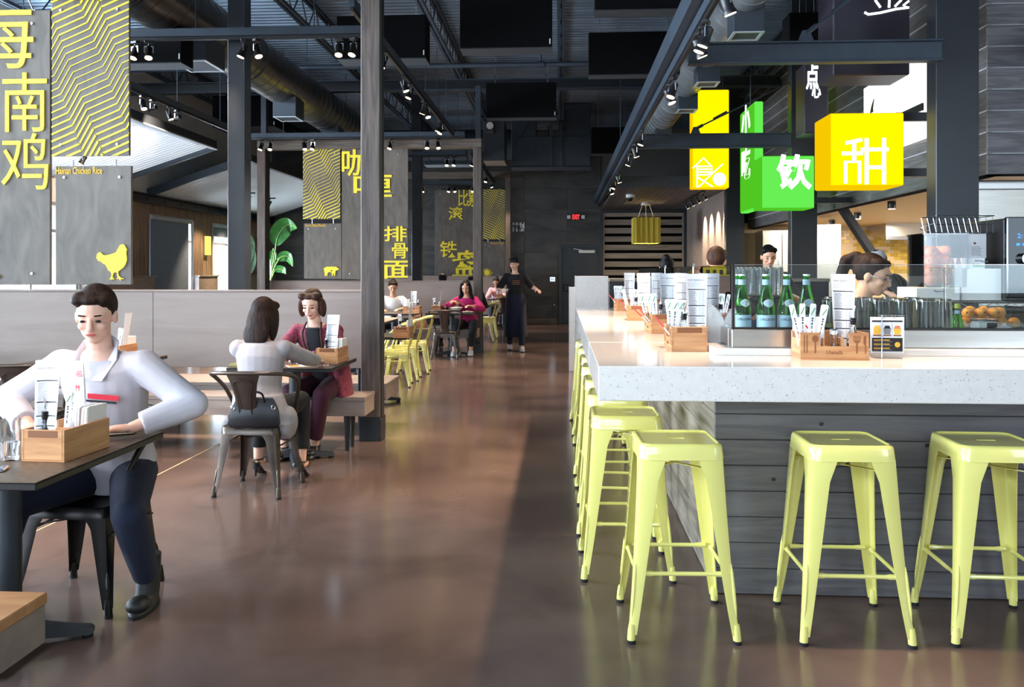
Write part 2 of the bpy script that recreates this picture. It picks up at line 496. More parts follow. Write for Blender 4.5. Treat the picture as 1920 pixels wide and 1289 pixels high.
M['bag'] = pm('black_bag_leather', (24, 24, 28), .35)
M['shoe_grey'] = pm('grey_sneaker', (176, 178, 186), .7)
M['dark_denim'] = cloth('dark_denim', (44, 52, 66))
# ================================================================== SETTING
XL, XR, YF, YB, ZC = -8.3, 8.5, -3.0, 24.0, 5.45
fl = struct('floor', MB().box(XL - .2, XR + .2, YF - .2, YB + .2, -.2, 0), M['concrete'])
for i, (a, b) in enumerate([(P(280, 899, Z=0), P(420, 828, Z=0)), (P(60, 1000, Z=0), P(280, 899, Z=0)), (P(1500, 1186, Z=0), P(1690, 1186, Z=0))][:2]):
    a.z = b.z = .0005
    MB().bar(a, b, .010, .002).build('joint_line', M['joint'], fl)
st = struct('outdoor_ground', MB().box(-40, XL - .22, -20, 40, -.3, -.12).box(-40, 40, -20, YF - .22, -.3, -.12), M['pave'])
# corrugated roof deck, ribs running across the room
def corrugated(mb, x0, x1, y0, y1, zf, pitch=.15, depth=.04, th=.004):
    n = int((y1 - y0) / pitch)
    prof = []
    for i in range(n):
        y = y0 + i * pitch
        prof += [(y, 0), (y + pitch * .35, 0), (y + pitch * .5, depth), (y + pitch * .85, depth)]
    prof.append((y0 + n * pitch, 0))
    r0 = [(x0, y, zf(x0) + z) for y, z in prof]; r1 = [(x1, y, zf(x1) + z) for y, z in prof]
    up = [(x, y, z + th) for x, y, z in reversed(r0)]; up1 = [(x, y, z + th) for x, y, z in reversed(r1)]
    mb.rings([r0 + up, r1 + up1], True, False)
ce = MB(); corrugated(ce, XL - .2, XR + .2, YF - .2, YB + .2, lambda x: ZC, .152, .05)
struct('ceiling', ce, M['deck'])
struct('roof', MB().box(XL - .2, XR + .2, YF - .2, YB + .2, ZC + .08, ZC + .2), M['baffle'])
# back wall of big charcoal panels with recessed joints
wb = struct('wall_back', MB().box(XL - .2, XR + .2, YB, YB + .2, 0, ZC + .08), M['grout'])
pan = {}
pw, ph, px0 = 1.21, .615, -8.3
for r in range(9):
    for k in range(8):
        x0 = px0 + k * pw; x1 = min(x0 + pw, 1.12)
        z0 = .14 + r * ph; z1 = min(z0 + ph, ZC)
        if x0 > 1.0 or (x1 > -.05 and x0 < 1.0 and z1 < 2.15 and k == 7): continue
        key = (round(x1 - x0, 2), round(z1 - z0, 2))
        if key not in pan:
            pan[key] = MB().box(.004, key[0] - .004, -.014, 0, .004, key[1] - .004, .003).mesh('wall_panel', M['tile_dark'])
        o = bpy.data.objects.new('wall_panel', pan[key]); COL.objects.link(o)
        o.location = (x0, YB, z0); o.parent = wb
struct('baseboard_back', MB().box(XL, -.1, YB - .03, YB, 0, .14, .004), M['beam_wood'])
# exit door in the back wall
d = thing('door_1', None, None, (.02, YB, 0), world=True); d['kind'] = 'structure'
MB().box(.02, 1.04, YB - .03, YB - .006, 0, 2.13, .004).build('door_leaf', M['door'], d)
f = MB(); f.box(-.06, .02, YB - .06, YB - .004, 0, 2.2, .005).box(1.04, 1.12, YB - .06, YB - .004, 0, 2.2, .005).box(.02, 1.04, YB - .06, YB - .004, 2.13, 2.2, .005)
f.build('door_frame', M['steel_blue'], d)
MB().box(.5, .95, YB - .1, YB - .03, 1.98, 2.06, .01).bar((.6, YB - .08, 2.06), (.35, YB - .04, 2.1), .03, .015).build('door_closer', M['white_plastic'], d)
pb = MB().box(.1, .98, YB - .08, YB - .05, .97, 1.03, .01); pb.build('push_bar', M['blk'], d)
MB().box(.08, .2, YB - .1, YB - .03, .9, 1.1, .02).build('push_bar_end', M['blk'], d)
MB().box(.24, .5, YB - .083, YB - .078, .985, 1.02).build('push_bar_label', M['red'], d)

# left wall: boarded piers, pale wainscot, windows, plaster above
wl = MB()
ys = [YF - .2] + [q for w in LEFT_WIN for q in w] + [YB + .2]
for i in range(0, len(ys), 2):
    wl.box(XL - .2, XL - .02, ys[i], ys[i + 1], 0, 2.6)
wl.box(XL - .2, XL - .02, YF - .2, YB + .2, 2.6, 3.9).box(XL - .2, XL - .02, YF - .2, YB + .2, 5.1, ZC + .08)
ys = [YF - .2] + [q for w in CLER_WIN for q in w] + [YB + .2]
for i in range(0, len(ys), 2): wl.box(XL - .2, XL - .02, ys[i], ys[i + 1], 3.9, 5.1)
for a, b in LEFT_WIN: wl.box(XL - .2, XL - .02, a, b, 0, .55)
wlo = struct('wall_left', wl, M['plaster'])
bd = MB()
y = 14.25
while y < YB - .02:
    inwin = any(a - .1 < y + .05 < b for a, b in LEFT_WIN)
    bd.box(XL - .02, XL + random.uniform(0, .008), y + .003, y + .112, 2.62 if inwin else 1.37, 2.82, .003)
    y += .115
o = bd.build('cladding_boards', M['board_wall'], wlo); o['kind'] = 'stuff'
for a, b in [(14.25, 16.7), (18.8, 19.85), (21.95, YB - .02)]:
    MB().box(XL - .02, XL + .1, a, b, 0, 1.34, .005).box(XL - .02, XL + .13, a - .02, b + .02, 1.34, 1.37, .005).build('wainscot', M['bench'], wlo)
for i, (a, b) in enumerate(LEFT_WIN):
    w = thing('window_%d' % (i + 1), None, None, (XL - .1, a, .55), world=True); w['kind'] = 'structure'
    fr = MB(); t = .06
    fr.box(XL - .16, XL - .04, a, a + t, .55, 2.6).box(XL - .16, XL - .04, b - t, b, .55, 2.6)
    fr.box(XL - .16, XL - .04, a + t, b - t, .55, .55 + t).box(XL - .16, XL - .04, a + t, b - t, 2.6 - t, 2.6)
    fr.box(XL - .16, XL - .04, a + t, b - t, 2.1, 2.15).box(XL - .16, XL - .04, (a + b) / 2 - .025, (a + b) / 2 + .025, .6, 2.55)
    fr.build('window_frame', M['alu'], w)
    MB().box(XL - .11, XL - .105, a + t, b - t, .6, 2.55).build('pane', M['window_glass'], w)
def blind(a, b, z0, label):
    t = thing('roller_blind', label, 'blind', (XL + .03, (a + b) / 2, z0), group=None, world=True)
    MB().cyl((XL + .03, a - .03, 2.56), (XL + .03, b + .03, 2.56), .045, n=12).build('roller', M['alu'], t, 40)
    MB().box(XL + .005, XL + .012, a, b, z0, 2.56).build('blind_cloth', M['shade'], t)
    MB().box(XL + .0, XL + .02, a, b, z0 - .025, z0, .005).build('hem_bar', M['alu'], t)
blind(16.7, 18.45, .62, 'long grey roller blind drawn down over the window right of the chicken board')
blind(19.8, 21.95, 2.32, 'short grey roller blind rolled up at the bright window beside the black column')
o = thing('wall_sconce', 'yellow glowing box sconce on the brown boards between the two windows', 'lamp', (XL + .01, 19.35, 1.84), world=True)
MB().box(XL, XL + .03, 19.27, 19.43, 1.86, 2.26, .004).build('back_plate', M['alu'], o)
MB().box(XL + .03, XL + .11, 19.25, 19.45, 1.84, 2.28, .006).build('shade', M['sconce'], o)
# steel header over the boarded wall
hd = MB().box(XL + .0, XL + .16, 14.3, YB - .03, 2.98, 3.0).box(XL + .0, XL + .16, 14.3, YB - .03, 2.82, 2.84).box(XL + .01, XL + .05, 14.3, YB - .03, 2.84, 2.98)
o = hd.build('header_beam', M['steel_black'])
tag(o, 'dark riveted steel header beam along the top of the brown boarded wall', 'beam')
for k in range(12):
    MB().cyl((XL + .05, 15 + k * .75, 2.91), (XL + .07, 15 + k * .75, 2.91), .022, n=8).build('bolt_head', M['steel_black'], o)
# front wall behind the camera, with its storefront windows
fw = MB(); xs = [XL - .2] + [q for w in FRONT_WIN for q in w] + [XR + .2]
for i in range(0, len(xs), 2): fw.box(xs[i], xs[i + 1], YF - .2, YF, 0, 4.6)
fw.box(XL - .2, XR + .2, YF - .2, YF, 4.6, ZC + .08)
for a, b in FRONT_WIN: fw.box(a, b, YF - .2, YF, 0, 1.12)
struct('wall_front', fw, M['plaster'])
for i, (a, b) in enumerate(FRONT_WIN):
    w = thing('window_%d' % (len(LEFT_WIN) + i + 1), None, None, (a, YF - .1, 1.12), world=True); w['kind'] = 'structure'
    fr = MB(); t = .06
    fr.box(a, a + t, YF - .15, YF - .05, 1.12, 4.6).box(b - t, b, YF - .15, YF - .05, 1.12, 4.6).box(a + t, b - t, YF - .15, YF - .05, 1.12, 1.12 + t).box(a + t, b - t, YF - .15, YF - .05, 4.6 - t, 4.6).box(a + t, b - t, YF - .15, YF - .05, 2.9, 2.96)
    fr.box((a + b) / 2 - .03, (a + b) / 2 + .03, YF - .14, YF - .06, 1.12 + t, 4.6 - t)
    fr.build('window_frame', M['steel_black'], w)
    MB().box(a + t, b - t, YF - .102, YF - .098, 1.12 + t, 4.6 - t).build('pane', M['window_glass'], w)
for i, (a, b) in enumerate(CLER_WIN):
    w = thing('window_%d' % (len(LEFT_WIN) + len(FRONT_WIN) + i + 1), None, None, (XL - .1, a, 3.9), world=True); w['kind'] = 'structure'
    fr = MB(); t = .06
    fr.box(XL - .16, XL - .04, a, a + t, 3.9, 5.1).box(XL - .16, XL - .04, b - t, b, 3.9, 5.1).box(XL - .16, XL - .04, a + t, b - t, 3.9, 3.9 + t).box(XL - .16, XL - .04, a + t, b - t, 5.1 - t, 5.1)
    fr.build('window_frame', M['alu'], w)
    MB().box(XL - .11, XL - .105, a + t, b - t, 3.9 + t, 5.1 - t).build('pane', M['window_glass'], w)
struct('wall_right', MB().box(XR, XR + .2, YF - .2, YB + .2, 0, ZC + .08), M['plaster'])

# ------------------------------------------------------------------ right side: lap siding bulkhead over the kitchen pass
SX, SY0, SY1, SZ = 4.0, 8.2, 18.4, 2.36
ws = struct('wall_kitchen', MB().box(SX + .02, SX + .14, SY0 + .02, SY1, SZ, ZC).box(SX + .02, XR, SY0 + .02, SY0 + .14, SZ, ZC), M['baffle'])
r = 0
z = SZ
seg = [(SY0, 11.2), (11.2, 14.4), (14.4, SY1)]
front = MB().box(SX - .012, XR, SY0 - .012, SY0 + .02, .006, .196, .003).mesh('siding_plank', M['siding'], org=(SX, SY0, 0))
fstrip = MB().box(SX - .02, XR, SY0 - .034, SY0 + .02, .191, .205).mesh('siding_edge', M['siding_edge'], org=(SX, SY0, 0))
sm = [MB().box(SX - .012, SX + .02, a + (0.02 if a == SY0 else 0), b - .004, .006, .196, .003).mesh('siding_plank', M['siding_side'], org=(SX, SY0, 0)) for a, b in seg]
sstrip = MB().box(SX - .03, SX + .02, SY0 - .034, SY1, .191, .205).mesh('siding_edge', M['siding_edge'], org=(SX, SY0, 0))
while z < ZC - .1:
    for me in [front, fstrip, sstrip] + sm:
        o = bpy.data.objects.new(me.name.split('.')[0], me); COL.objects.link(o); o.location = (SX, SY0, z); o.parent = ws
    z += .2
# rear kitchen wall with yellow mosaic, steel lining
wk = struct('wall_kitchen_back', MB().box(SX - .3, XR, 18.5, 18.6, 0, 2.5), M['cream'])
tm = MB().box(0, .138, -.012, 0, 0, .068, .002).mesh('tile', M['tile_y'])
n = 0
for r in range(13):
    for k in range(18):
        x = 5.95 + k * .141 + (.07 if r % 2 else 0); zz = 1.42 + r * .071
        if (random.random() < .12 + .5 * max(0, 1.4 - (x - 5.95) * 1.2 - r * .03) or (7.5 < x < 8.0) or x > 8.36): continue
        o = bpy.data.objects.new('tile', tm); COL.objects.link(o); o.location = (x, 18.5, zz); o.parent = wk; n += 1
struct('ceiling_kitchen', MB().box(SX + .14, XR, SY0 + .14, 18.5, 2.42, 2.5), M['cream'])
wq = thing('wall_cladding', 'tall brushed steel wall panel beside the black column behind the counter', 'panel', (4.35, 8.6, .9), world=True)
MB().box(3.98, 4.62, 8.6, 8.64, 0, 2.26, .005).build('sheet', M['stainless'], wq)
MB().box(3.95, 4.66, 8.57, 8.66, 2.26, 2.35, .005).build('top_channel', M['chrome'], wq)
# raised slatted wall and soffit at the far end of the bar
so = thing('soffit', 'dark boarded soffit hanging over the far end of the bar', 'ceiling', (2.2, 20, 3.2), world=True)
for k in range(16):
    x0 = 1.12 + k * .15
    MB().box(x0 + .003, x0 + .147, 17.75, YB - .1, 3.2, 3.23, .003).build('soffit_board', M['soffit'], so)
MB().box(1.1, 3.34, 17.55, 17.75, 3.19, 3.42, .004).build('fascia', M['steel_blue'], so)
sw = struct('wall_slatted', MB().box(1.12, 3.5, YB - .03, YB, 0, 3.2), M['baffle'])
for k in range(9):
    z0 = 1.12 + k * .235
    MB().box(1.18, 3.42, YB - .07, YB - .03, z0, z0 + .15, .004).build('slat', M['slat'], sw)
MB().box(1.08, 1.18, YB - .1, YB - .02, 0, 3.2, .004).box(3.42, 3.5, YB - .1, YB - .02, 0, 3.2, .004).box(1.18, 3.42, YB - .1, YB - .02, 3.1, 3.2, .004).build('slat_frame', M['steel_black'], sw)
MB().box(1.18, 1.22, YB - .08, YB - .03, .9, 3.1).box(3.38, 3.42, YB - .08, YB - .03, .9, 3.1).build('slat_side_trim', M['slat'], sw)
lw = struct('wall_bar_end', MB().box(3.5, 3.6, 17.72, YB - .1, 0, 3.2), M['bench'])
o = thing('half_wall', 'dark half wall with a pale wooden cap behind the grey quartz partition', 'wall', (1.9, 10.5, 0), world=True)
MB().box(.58, 3.2, 10.35, 10.55, 0, 1.33, .004).build('body', M['steel_black'], o)
MB().box(.58, 3.2, 10.3, 10.6, 1.33, 1.37, .006).build('cap', M['slat'], o)
# ================================================================== OVERHEAD
def steel_col(x0, x1, y0, y1, label, z1=ZC, mat='steel_black', hole=True):
    t = thing('steel_column', label, 'column', ((x0 + x1) / 2, (y0 + y1) / 2, 0), world=True)
    MB().box(x0, x1, y0, y1, .012, z1, .006).build('shaft', M[mat], t)
    MB().box(x0 - .06, x1 + .06, y0 - .06, y1 + .06, 0, .012, .003).build('base_plate', M['steel_black'], t)
    return t
# black columns standing between the booths
t = steel_col(-3.45, -3.275, 8.6, 8.77, 'black steel column behind the near booth, left of the timber post')
MB().box(-3.275, -3.268, 8.59, 8.775, .012, ZC, 0).build('corner_angle', M['steel_blue'], t)
steel_col(-3.37, -3.15, 19.0, 19.2, 'farther black steel column standing behind the second row of banners')
# columns of the kitchen front with their cantilever beams
for i, (x0, yy) in enumerate(((3.31, 7.7), (3.33, 12.5), (3.36, 17.52))):
    steel_col(x0, x0 + .37, yy, yy + .2, ('broad black steel column right of the yellow cube sign', 'black steel column behind the green cube sign', 'black steel column at the far end of the siding wall')[i])
for i, (yy, zz, h) in enumerate(((7.6, 3.38, .17), (12.45, 3.35, .19))):
    t = thing('cantilever_beam', ('near slate steel beam running from the broad column to the right track', 'farther slate steel beam crossing in front of the tall yellow sign')[i], 'beam', (2.2, yy, zz), world=True)
    a, b, z0, z1 = (1.13, 3.31, zz - h / 2 - .01, zz + h / 2 + .01)
    MB().box(a, b, yy - .05, yy + .05, z0, z0 + .018, .003).build('bottom_flange', M['steel_blue'], t)
    MB().box(a, b, yy - .05, yy + .05, z1 - .018, z1, .003).build('top_flange', M['steel_blue'], t)
    MB().box(a, b, yy - .012, yy + .012, z0 + .018, z1 - .018).build('web', M['steel_blue'], t)
    # tie rod with its clevis and turnbuckle
    p0, p1 = V((2.2 if i else 2.15, yy, z1 + .0)), V((3.32, yy + .1, z1 + (.95 if not i else .75)))
    if i: p0 = V((1.95, yy, z1))
    dd = (p1 - p0).normalized()
    MB().prism([(-.07, 0), (.07, 0), (.03, .1), (-.03, .1)], .03, facing((p0.x, p0.y + .015, p0.z))).build('clevis_plate', M['steel_blue'], t)
    q = p0 + V((0, 0, .07))
    c = MB(); c.tube([q, q + dd * .12], .022, 8); c.build('clevis', M['steel_blue'], t, 40)
    MB().tube([q + dd * .1, p1], .011, 8).build('tie_rod', M['steel_blue'], t, 40)
    MB().tube([q + dd * .3, q + dd * .52], .02, 8).build('turnbuckle', M['steel_blue'], t, 40)
# the beam stub projecting over the siding at the right edge
t = thing('beam_stub', 'short dark steel beam end jutting from the siding at the right edge', 'beam', (4.7, 7.9, 3.6), world=True)
MB().box(4.42, 4.5, 6.9, 8.17, 3.44, 3.46).box(4.42, 4.5, 6.9, 8.17, 3.62, 3.64).build('flanges', M['steel_blue'], t)
MB().box(4.45, 4.47, 6.9, 8.17, 3.46, 3.62).build('web', M['steel_blue'], t)
# canopy edge channel carrying the right-hand track
t = thing('edge_channel', 'long dark steel channel running down the right of the aisle under the ceiling', 'beam', (.98, 12, 3.36), world=True)
MB().box(.92, 1.06, 2.2, 23.9, 3.52, 3.535).build('top_flange', M['steel_blue'], t)
MB().box(.92, .935, 2.2, 23.9, 3.38, 3.52).build('web', M['steel_blue'], t)
MB().box(.92, 1.0, 2.2, 23.9, 3.365, 3.38).build('bottom_flange', M['steel_blue'], t)
# joists: chords as twin angles with a zigzag web
def joist(x, label, y0=-2.9, y1=23.95):
    t = thing('ceiling_joist', label, 'joist', (x, y0, 5.0), group='open web joists under the deck', world=True)
    for nm, z in (('bottom_chord', 5.0), ('top_chord', 5.40)):
        MB().box(x - .055, x - .012, y0, y1, z, z + .045).box(x + .012, x + .055, y0, y1, z, z + .045).build(nm, M['steel_blue'] if nm[0] == 'b' else M['steel_black'], t)
    w = MB(); n = int((y1 - y0) / .36)
    for k in range(n):
        ya = y0 + k * .36
        a, b = (5.02, 5.42) if k % 2 == 0 else (5.42, 5.02)
        w.tube([(x, ya, a), (x, ya + .36, b)], .011, 5)
    w.build('web', M['steel_black'], t)
for k, x in enumerate((-7.35, -5.5, -3.7, -1.87, 0, 1.83, 3.66, 5.5)):
    joist(x, ('open web steel joist nearest the left wall', 'open web steel joist above the left duct', 'open web steel joist just right of the left duct', 'open web steel joist left of the aisle near the timber post', 'open web steel joist over the middle of the aisle', 'open web steel joist above the right duct', 'open web steel joist above the kitchen front', 'open web steel joist deep over the kitchen')[k])
# girders and pipes across the room
for i, yy in enumerate((8.97, 15.6)):
    t = thing('girder', ('near black girder across the room at the first column', 'farther black girder across the room before the back ducts')[i], 'beam', (0, yy, 4.8), world=True)
    MB().box(XL, 3.95, yy - .09, yy + .09, 4.80, 4.82).build('bottom_flange', M['steel_blue'], t)
    MB().box(XL, 3.95, yy - .01, yy + .01, 4.82, 5.0).build('web', M['steel_black'], t)
    MB().box(XL, 3.95, yy - .09, yy + .09, 4.98, 5.0).build('top_flange', M['steel_blue'], t)
for i, (yy, z) in enumerate(((14.1, 4.9), (22.1, 4.9))):
    t = thing('sprinkler_pipe', ('slate sprinkler pipe crossing the ceiling before the farther girder', 'slate sprinkler pipe crossing close to the back wall')[i], 'pipe', (0, yy, z), world=True)
    MB().cyl((-7.9, yy, z), (.85, yy, z), .04, n=10).build('pipe', M['steel_blue'], t, 40)
    for x in (-5.0, -.34):
        MB().cyl((x - .06, yy, z), (x + .06, yy, z), .055, n=10).build('coupling', M['steel_blue'], t, 40)
        MB().cyl((x, yy, z), (x, yy, z + .35), .02, n=8).build('riser', M['steel_blue'], t, 40)
# acoustic baffles
def baffle(xa, ya, xb, yb, Y, d, label):
    a, b = P(xa, yb, Y=Y), P(xb, ya, Y=Y)
    t = thing('acoustic_baffle', label, 'baffle', ((a.x + b.x) / 2, Y + d / 2, a.z), group='black acoustic baffles under the deck', world=True)
    MB().box(a.x, b.x, Y, Y + d, a.z, b.z, .006).build('felt_board', M['baffle'], t)
    MB().box(a.x, b.x, Y + .004, Y + d, a.z - .012, a.z, .002).build('edge_strip', M['baffle_edge'], t)
    s = 1 if label[-1] == 'l' else 0
    for x in (a.x + .15, b.x - .15):
        MB().tube([(x, Y + d / 2, b.z), (x, Y + d / 2, ZC)], .005, 5).build('hanger_wire', M['chrome'], t)
    MB().box(b.x - .03, b.x - .018, Y - .002, Y, a.z + .03, a.z + .09).build('label', M['white_plastic'], t)
for a in [
    (862, -40, 1035, 90, 9.5, .3, 'large black acoustic baffle at the top centre left of the middle joist'),
    (1116, -60, 1330, 18, 9.0, .25, 'black acoustic baffle cut by the top of the picture right of the joist'),
    (1104, 58, 1275, 140, 11.2, .22, 'black acoustic baffle right of the middle joist beside the right track'),
    (911, 154, 1043, 221, 14.4, .25, 'black acoustic baffle in front of the farther girder at the middle joist'),
    (631, 27, 798, 110, 10.4, .35, 'black acoustic baffle passing behind the timber post'),
    (200, 55, 340, 118, 8.9, .3, 'deep black acoustic baffle right of the chevron board'),
    (398, 178, 516, 238, 16.0, .8, 'deep black acoustic baffle behind the black column'),
    (1109, 238, 1185, 288, 18.5, .3, 'small black acoustic baffle left of the right track near the back'),
    (1480, 22, 1560, 92, 9.4, .3, 'black acoustic baffle above the near cantilever beam'),
    ]: baffle(*a)
# round spiral ducts
def spiral_duct(pts, r, mat, label, boxes, seams=.28, loc=None):
    t = thing('round_duct', label, 'duct', loc or tuple(pts[0]), world=True)
    pts = [V(p) for p in pts]
    MB().loft([(p, r) for p in pts], 28).build('duct_pipe', M[mat], t, 40)
    sm = MB()
    for a, b in zip(pts, pts[1:]):
        L = (b - a).length; n = int(L / seams)
        for k in range(1, n):
            q = a + (b - a) * (k / n); dd = (b - a).normalized()
            sm.cyl(q - dd * .006, q + dd * .006, r + .005, n=28)
    sm.build('spiral_seams', M[mat], t, 40)['kind'] = 'stuff'
    for k in range(1, int((pts[-1] - pts[0]).length / 3.2) + 1):
        q = pts[0] + (pts[-1] - pts[0]).normalized() * 3.2 * k; dd = (pts[-1] - pts[0]).normalized()
        MB().cyl(q - dd * .05, q + dd * .05, r + .012, n=28).build('coupling_band', M[mat], t, 40)
    for (q, w, dd, h) in boxes:
        q = V(q)
        b = MB().box(q.x - w / 2, q.x + w / 2, q.y - dd / 2, q.y + dd / 2, q.z - h, q.z, .005).build('diffuser_box', M['duct_flat'], t)
        e = MB(); z = q.z - h; s = .03
        e.box(q.x - w / 2, q.x + w / 2, q.y - dd / 2, q.y - dd / 2 + s, z - .012, z).box(q.x - w / 2, q.x + w / 2, q.y + dd / 2 - s, q.y + dd / 2, z - .012, z)
        e.box(q.x - w / 2, q.x - w / 2 + s, q.y - dd / 2 + s, q.y + dd / 2 - s, z - .012, z).box(q.x + w / 2 - s, q.x + w / 2, q.y - dd / 2 + s, q.y + dd / 2 - s, z - .012, z)
        e.build('grille_frame', M['alu'], b)
    for k in range(5):
        q = pts[0] + (pts[-1] - pts[0]) * ((k + .5) / 5)
        MB().tube([(q.x, q.y, q.z + r), (q.x, q.y, ZC)], .006, 5).build('hanger_rod', M['steel_blue'], t)
    return t
LDX, LDZ = -4.33, 4.4
spiral_duct([(LDX, 5, LDZ), (LDX, 18.2, LDZ)], .34, 'duct', 'long dark round spiral duct running away on the left', [((-4.2, 9.6, LDZ - .26), .42, .55, .3), ((-4.24, 13.0, LDZ - .26), .36, .42, .3), ((-4.26, 15.6, LDZ - .26), .34, .4, .28)])
spiral_duct([(1.93, 5, 4.4), (1.93, 17.8, 4.4)], .25, 'duct_grey', 'grey round spiral duct running away above the signs', [((1.95, 9.1, 4.25), .32, .34, .3), ((1.95, 11.5, 4.25), .3, .32, .28), ((1.96, 13.4, 4.25), .3, .32, .28), ((1.95, 16.4, 4.25), .3, .32, .26)])
# flat black ducts before the back wall
t = thing('square_duct', 'wide black duct with two elbows hanging before the back wall', 'duct', (-.6, 20, 4.2), world=True)
a, b = P(959, 312, Y=20), P(1108, 232, Y=20)
MB().box(a.x, b.x, 20, 20.7, a.z, 4.65, .01).build('duct_run', M['duct_flat'], t)
MB().box(a.x, a.x + .58, 20, 20.7, 4.65, ZC - .02, .01).build('duct_elbow', M['duct_flat'], t)
MB().box(b.x - .58, b.x, 20, 20.7, 4.65, ZC - .05, .01).build('duct_elbow', M['duct_flat'], t)
MB().box(a.x - .02, b.x + .02, 19.97, 20.7, a.z - .03, a.z, .004).build('bottom_flange', M['baffle_edge'], t)
for (xa, ya), (xb, yb) in (((960, 275), (994, 228)), ((1000, 300), (1004, 265)), ((1078, 230), (1106, 308)), ((1035, 262), (1070, 310))):
    MB().bar(P(xa, ya, Y=19.985), P(xb, yb, Y=19.985), .012, .012).build('seam', M['steel_blue'], t)
for x in (P(1033, 280, Y=19.9).x, P(1052, 280, Y=19.9).x):
    MB().box(x - .03, x + .03, 19.92, 19.99, 3.95, 4.98).build('strut', M['steel_blue'], t)
o = thing('duct_box', 'flat dark duct end carrying a smoke detector left of the aisle', 'duct', (-1.3, 18, 4.1), world=True)
a, b = P(906, 301, Y=18), P(946, 226, Y=18)
MB().box(a.x, b.x, 18, 18.8, a.z, b.z, .01).build('box', M['duct_flat'], o)
MB().box(a.x, b.x, 18, 18.8, a.z - .02, a.z, .004).build('bottom_flange', M['slat'], o)
for x in (a.x + .1, b.x - .1): MB().tube([(x, 18.4, b.z), (x, 18.4, ZC)], .008, 5).build('hanger_rod', M['steel_blue'], o)
c = P(919, 240, Y=17.97)
t = thing('duct_smoke_detector', 'white round smoke detector unit on the dark duct end', 'detector', (c.x, 17.99, c.z - .13), world=True)
MB().box(c.x - .1, c.x + .1, 17.94, 18.002, c.z - .13, c.z + .13, .01).build('housing', M['baffle_edge'], t)
MB().cyl((c.x, 17.94, c.z + .04), (c.x, 17.9, c.z + .04), .075, n=16).build('sensor', M['white_plastic'], t, 40)
MB().box(c.x - .07, c.x + .07, 17.925, 17.94, c.z - .12, c.z - .06).build('control_board', M['bronze'], t)
t = thing('cross_duct', 'long black duct crossing behind the timber frame at the back left', 'duct', (-3, 21, 4.3), world=True)
for x in (-4.5, -1.8): MB().tube([(x, 21.1, 4.9), (x, 21.1, ZC)], .008, 5).build('hanger_rod', M['steel_blue'], t)
MB().cyl((-5.0, 21.1, 4.62), (-1.2, 21.1, 4.62), .38, n=24).build('pipe', M['duct_flat'], t, 40)
for k in range(12): MB().cyl((-4.9 + k * .32, 21.1, 4.62), (-4.88 + k * .32, 21.1, 4.62), .388, n=24).build('seam_ring', M['steel_black'], t, 40)
t = thing('flat_duct', 'flat black plenum hanging behind the third timber frame', 'duct', (-2.8, 21.8, 4.1), world=True)
a, b = P(795, 309, Y=21.8), P(890, 288, Y=21.8)
MB().box(a.x, b.x, 21.8, 22.3, a.z, b.z, .01).build('box', M['duct_flat'], t)
MB().box(a.x, b.x, 21.8, 22.3, a.z - .015, a.z).build('edge', M['alu'], t)
for x in (a.x + .1, b.x - .1): MB().tube([(x, 22.05, b.z), (x, 22.05, ZC)], .008, 5).build('hanger_rod', M['steel_blue'], t)
# sloping pale corrugated canopies between the booths and the left wall
def canopy(y0, y1, label):
    x0, x1 = XL + .02, -6.2
    zf = lambda x: 3.0 + (x - x0) / (x1 - x0) * .68
    t = thing('corrugated_canopy', label, 'canopy', ((x0 + x1) / 2, (y0 + y1) / 2, 3.0), world=True)
    mb = MB(); corrugated(mb, x0, x1, y0 + .05, y1 - .05, zf, .13, .035); mb.build('corrugated_sheet', M['deck_white'], t)
    MB().bar((x1, y0, zf(x1) + .05), (x1, y1, zf(x1) + .05), .06, .14, .004).build('side_channel', M['steel_black'], t)
    for y in (y0, y1):
        MB().bar((x0, y, zf(x0) + .04), (x1, y, zf(x1) + .04), .08, .15, .004).build('end_channel', M['steel_blue'], t)
    MB().bar((x1, y0, zf(x1) - .03), (x1, y1, zf(x1) - .03), .1, .02).build('lip', M['alu'], t)
    return t
canopy(9.6, 14.9, 'nearer sloping pale corrugated canopy beside the chevron board')
canopy(16.6, 23.8, 'farther sloping pale corrugated canopy above the boarded window wall')
# timber portal frames of the booths
def portal(y0, y1, x0, x1, zt, w, label, brace=True):
    t = thing('timber_frame', label, 'frame', ((x0 + x1) / 2, y0, 0), world=True)
    for x in (x0, x1):
        MB().box(x - w, x, y0, y1, .2, zt - .16, .006).build('post', M['post_wood'], t)
        MB().box(x - w - .012, x + .012, y0 - .012, y1 + .012, 0, .2, .004).build('steel_shoe', M['steel_black'], t)
        MB().box(x + .0, x + .008, y0 + .03, y1 - .03, .2, zt - .16).build('side_channel', M['steel_black'], t)
    MB().box(x0 - w, x1, y0, y1, zt - .16, zt, .006).build('crossbeam', M['beam_wood'], t)
portal(7.17, 7.34, -5.55, -1.547, 4.05, .165, 'nearest tall grey timber frame whose post stands at the end of the near booth')
portal(15.1, 15.35, -5.36, -1.42, 3.84, .15, 'second grey timber frame spanning above the curry banner')
portal(22.3, 22.5, -5.3, -1.33, 4.1, .13, 'third grey timber frame close to the back wall')
for i, x in enumerate((-5.42, -1.49)):
    o = MB().box(x - .05, x + .05, 15.18, 15.28, 3.84, 4.8, .004).build('hanger_post', M['steel_blue'])
    tag(o, ('left', 'right')[i] + ' short slate steel post hanging the second timber frame from the girder', 'post')

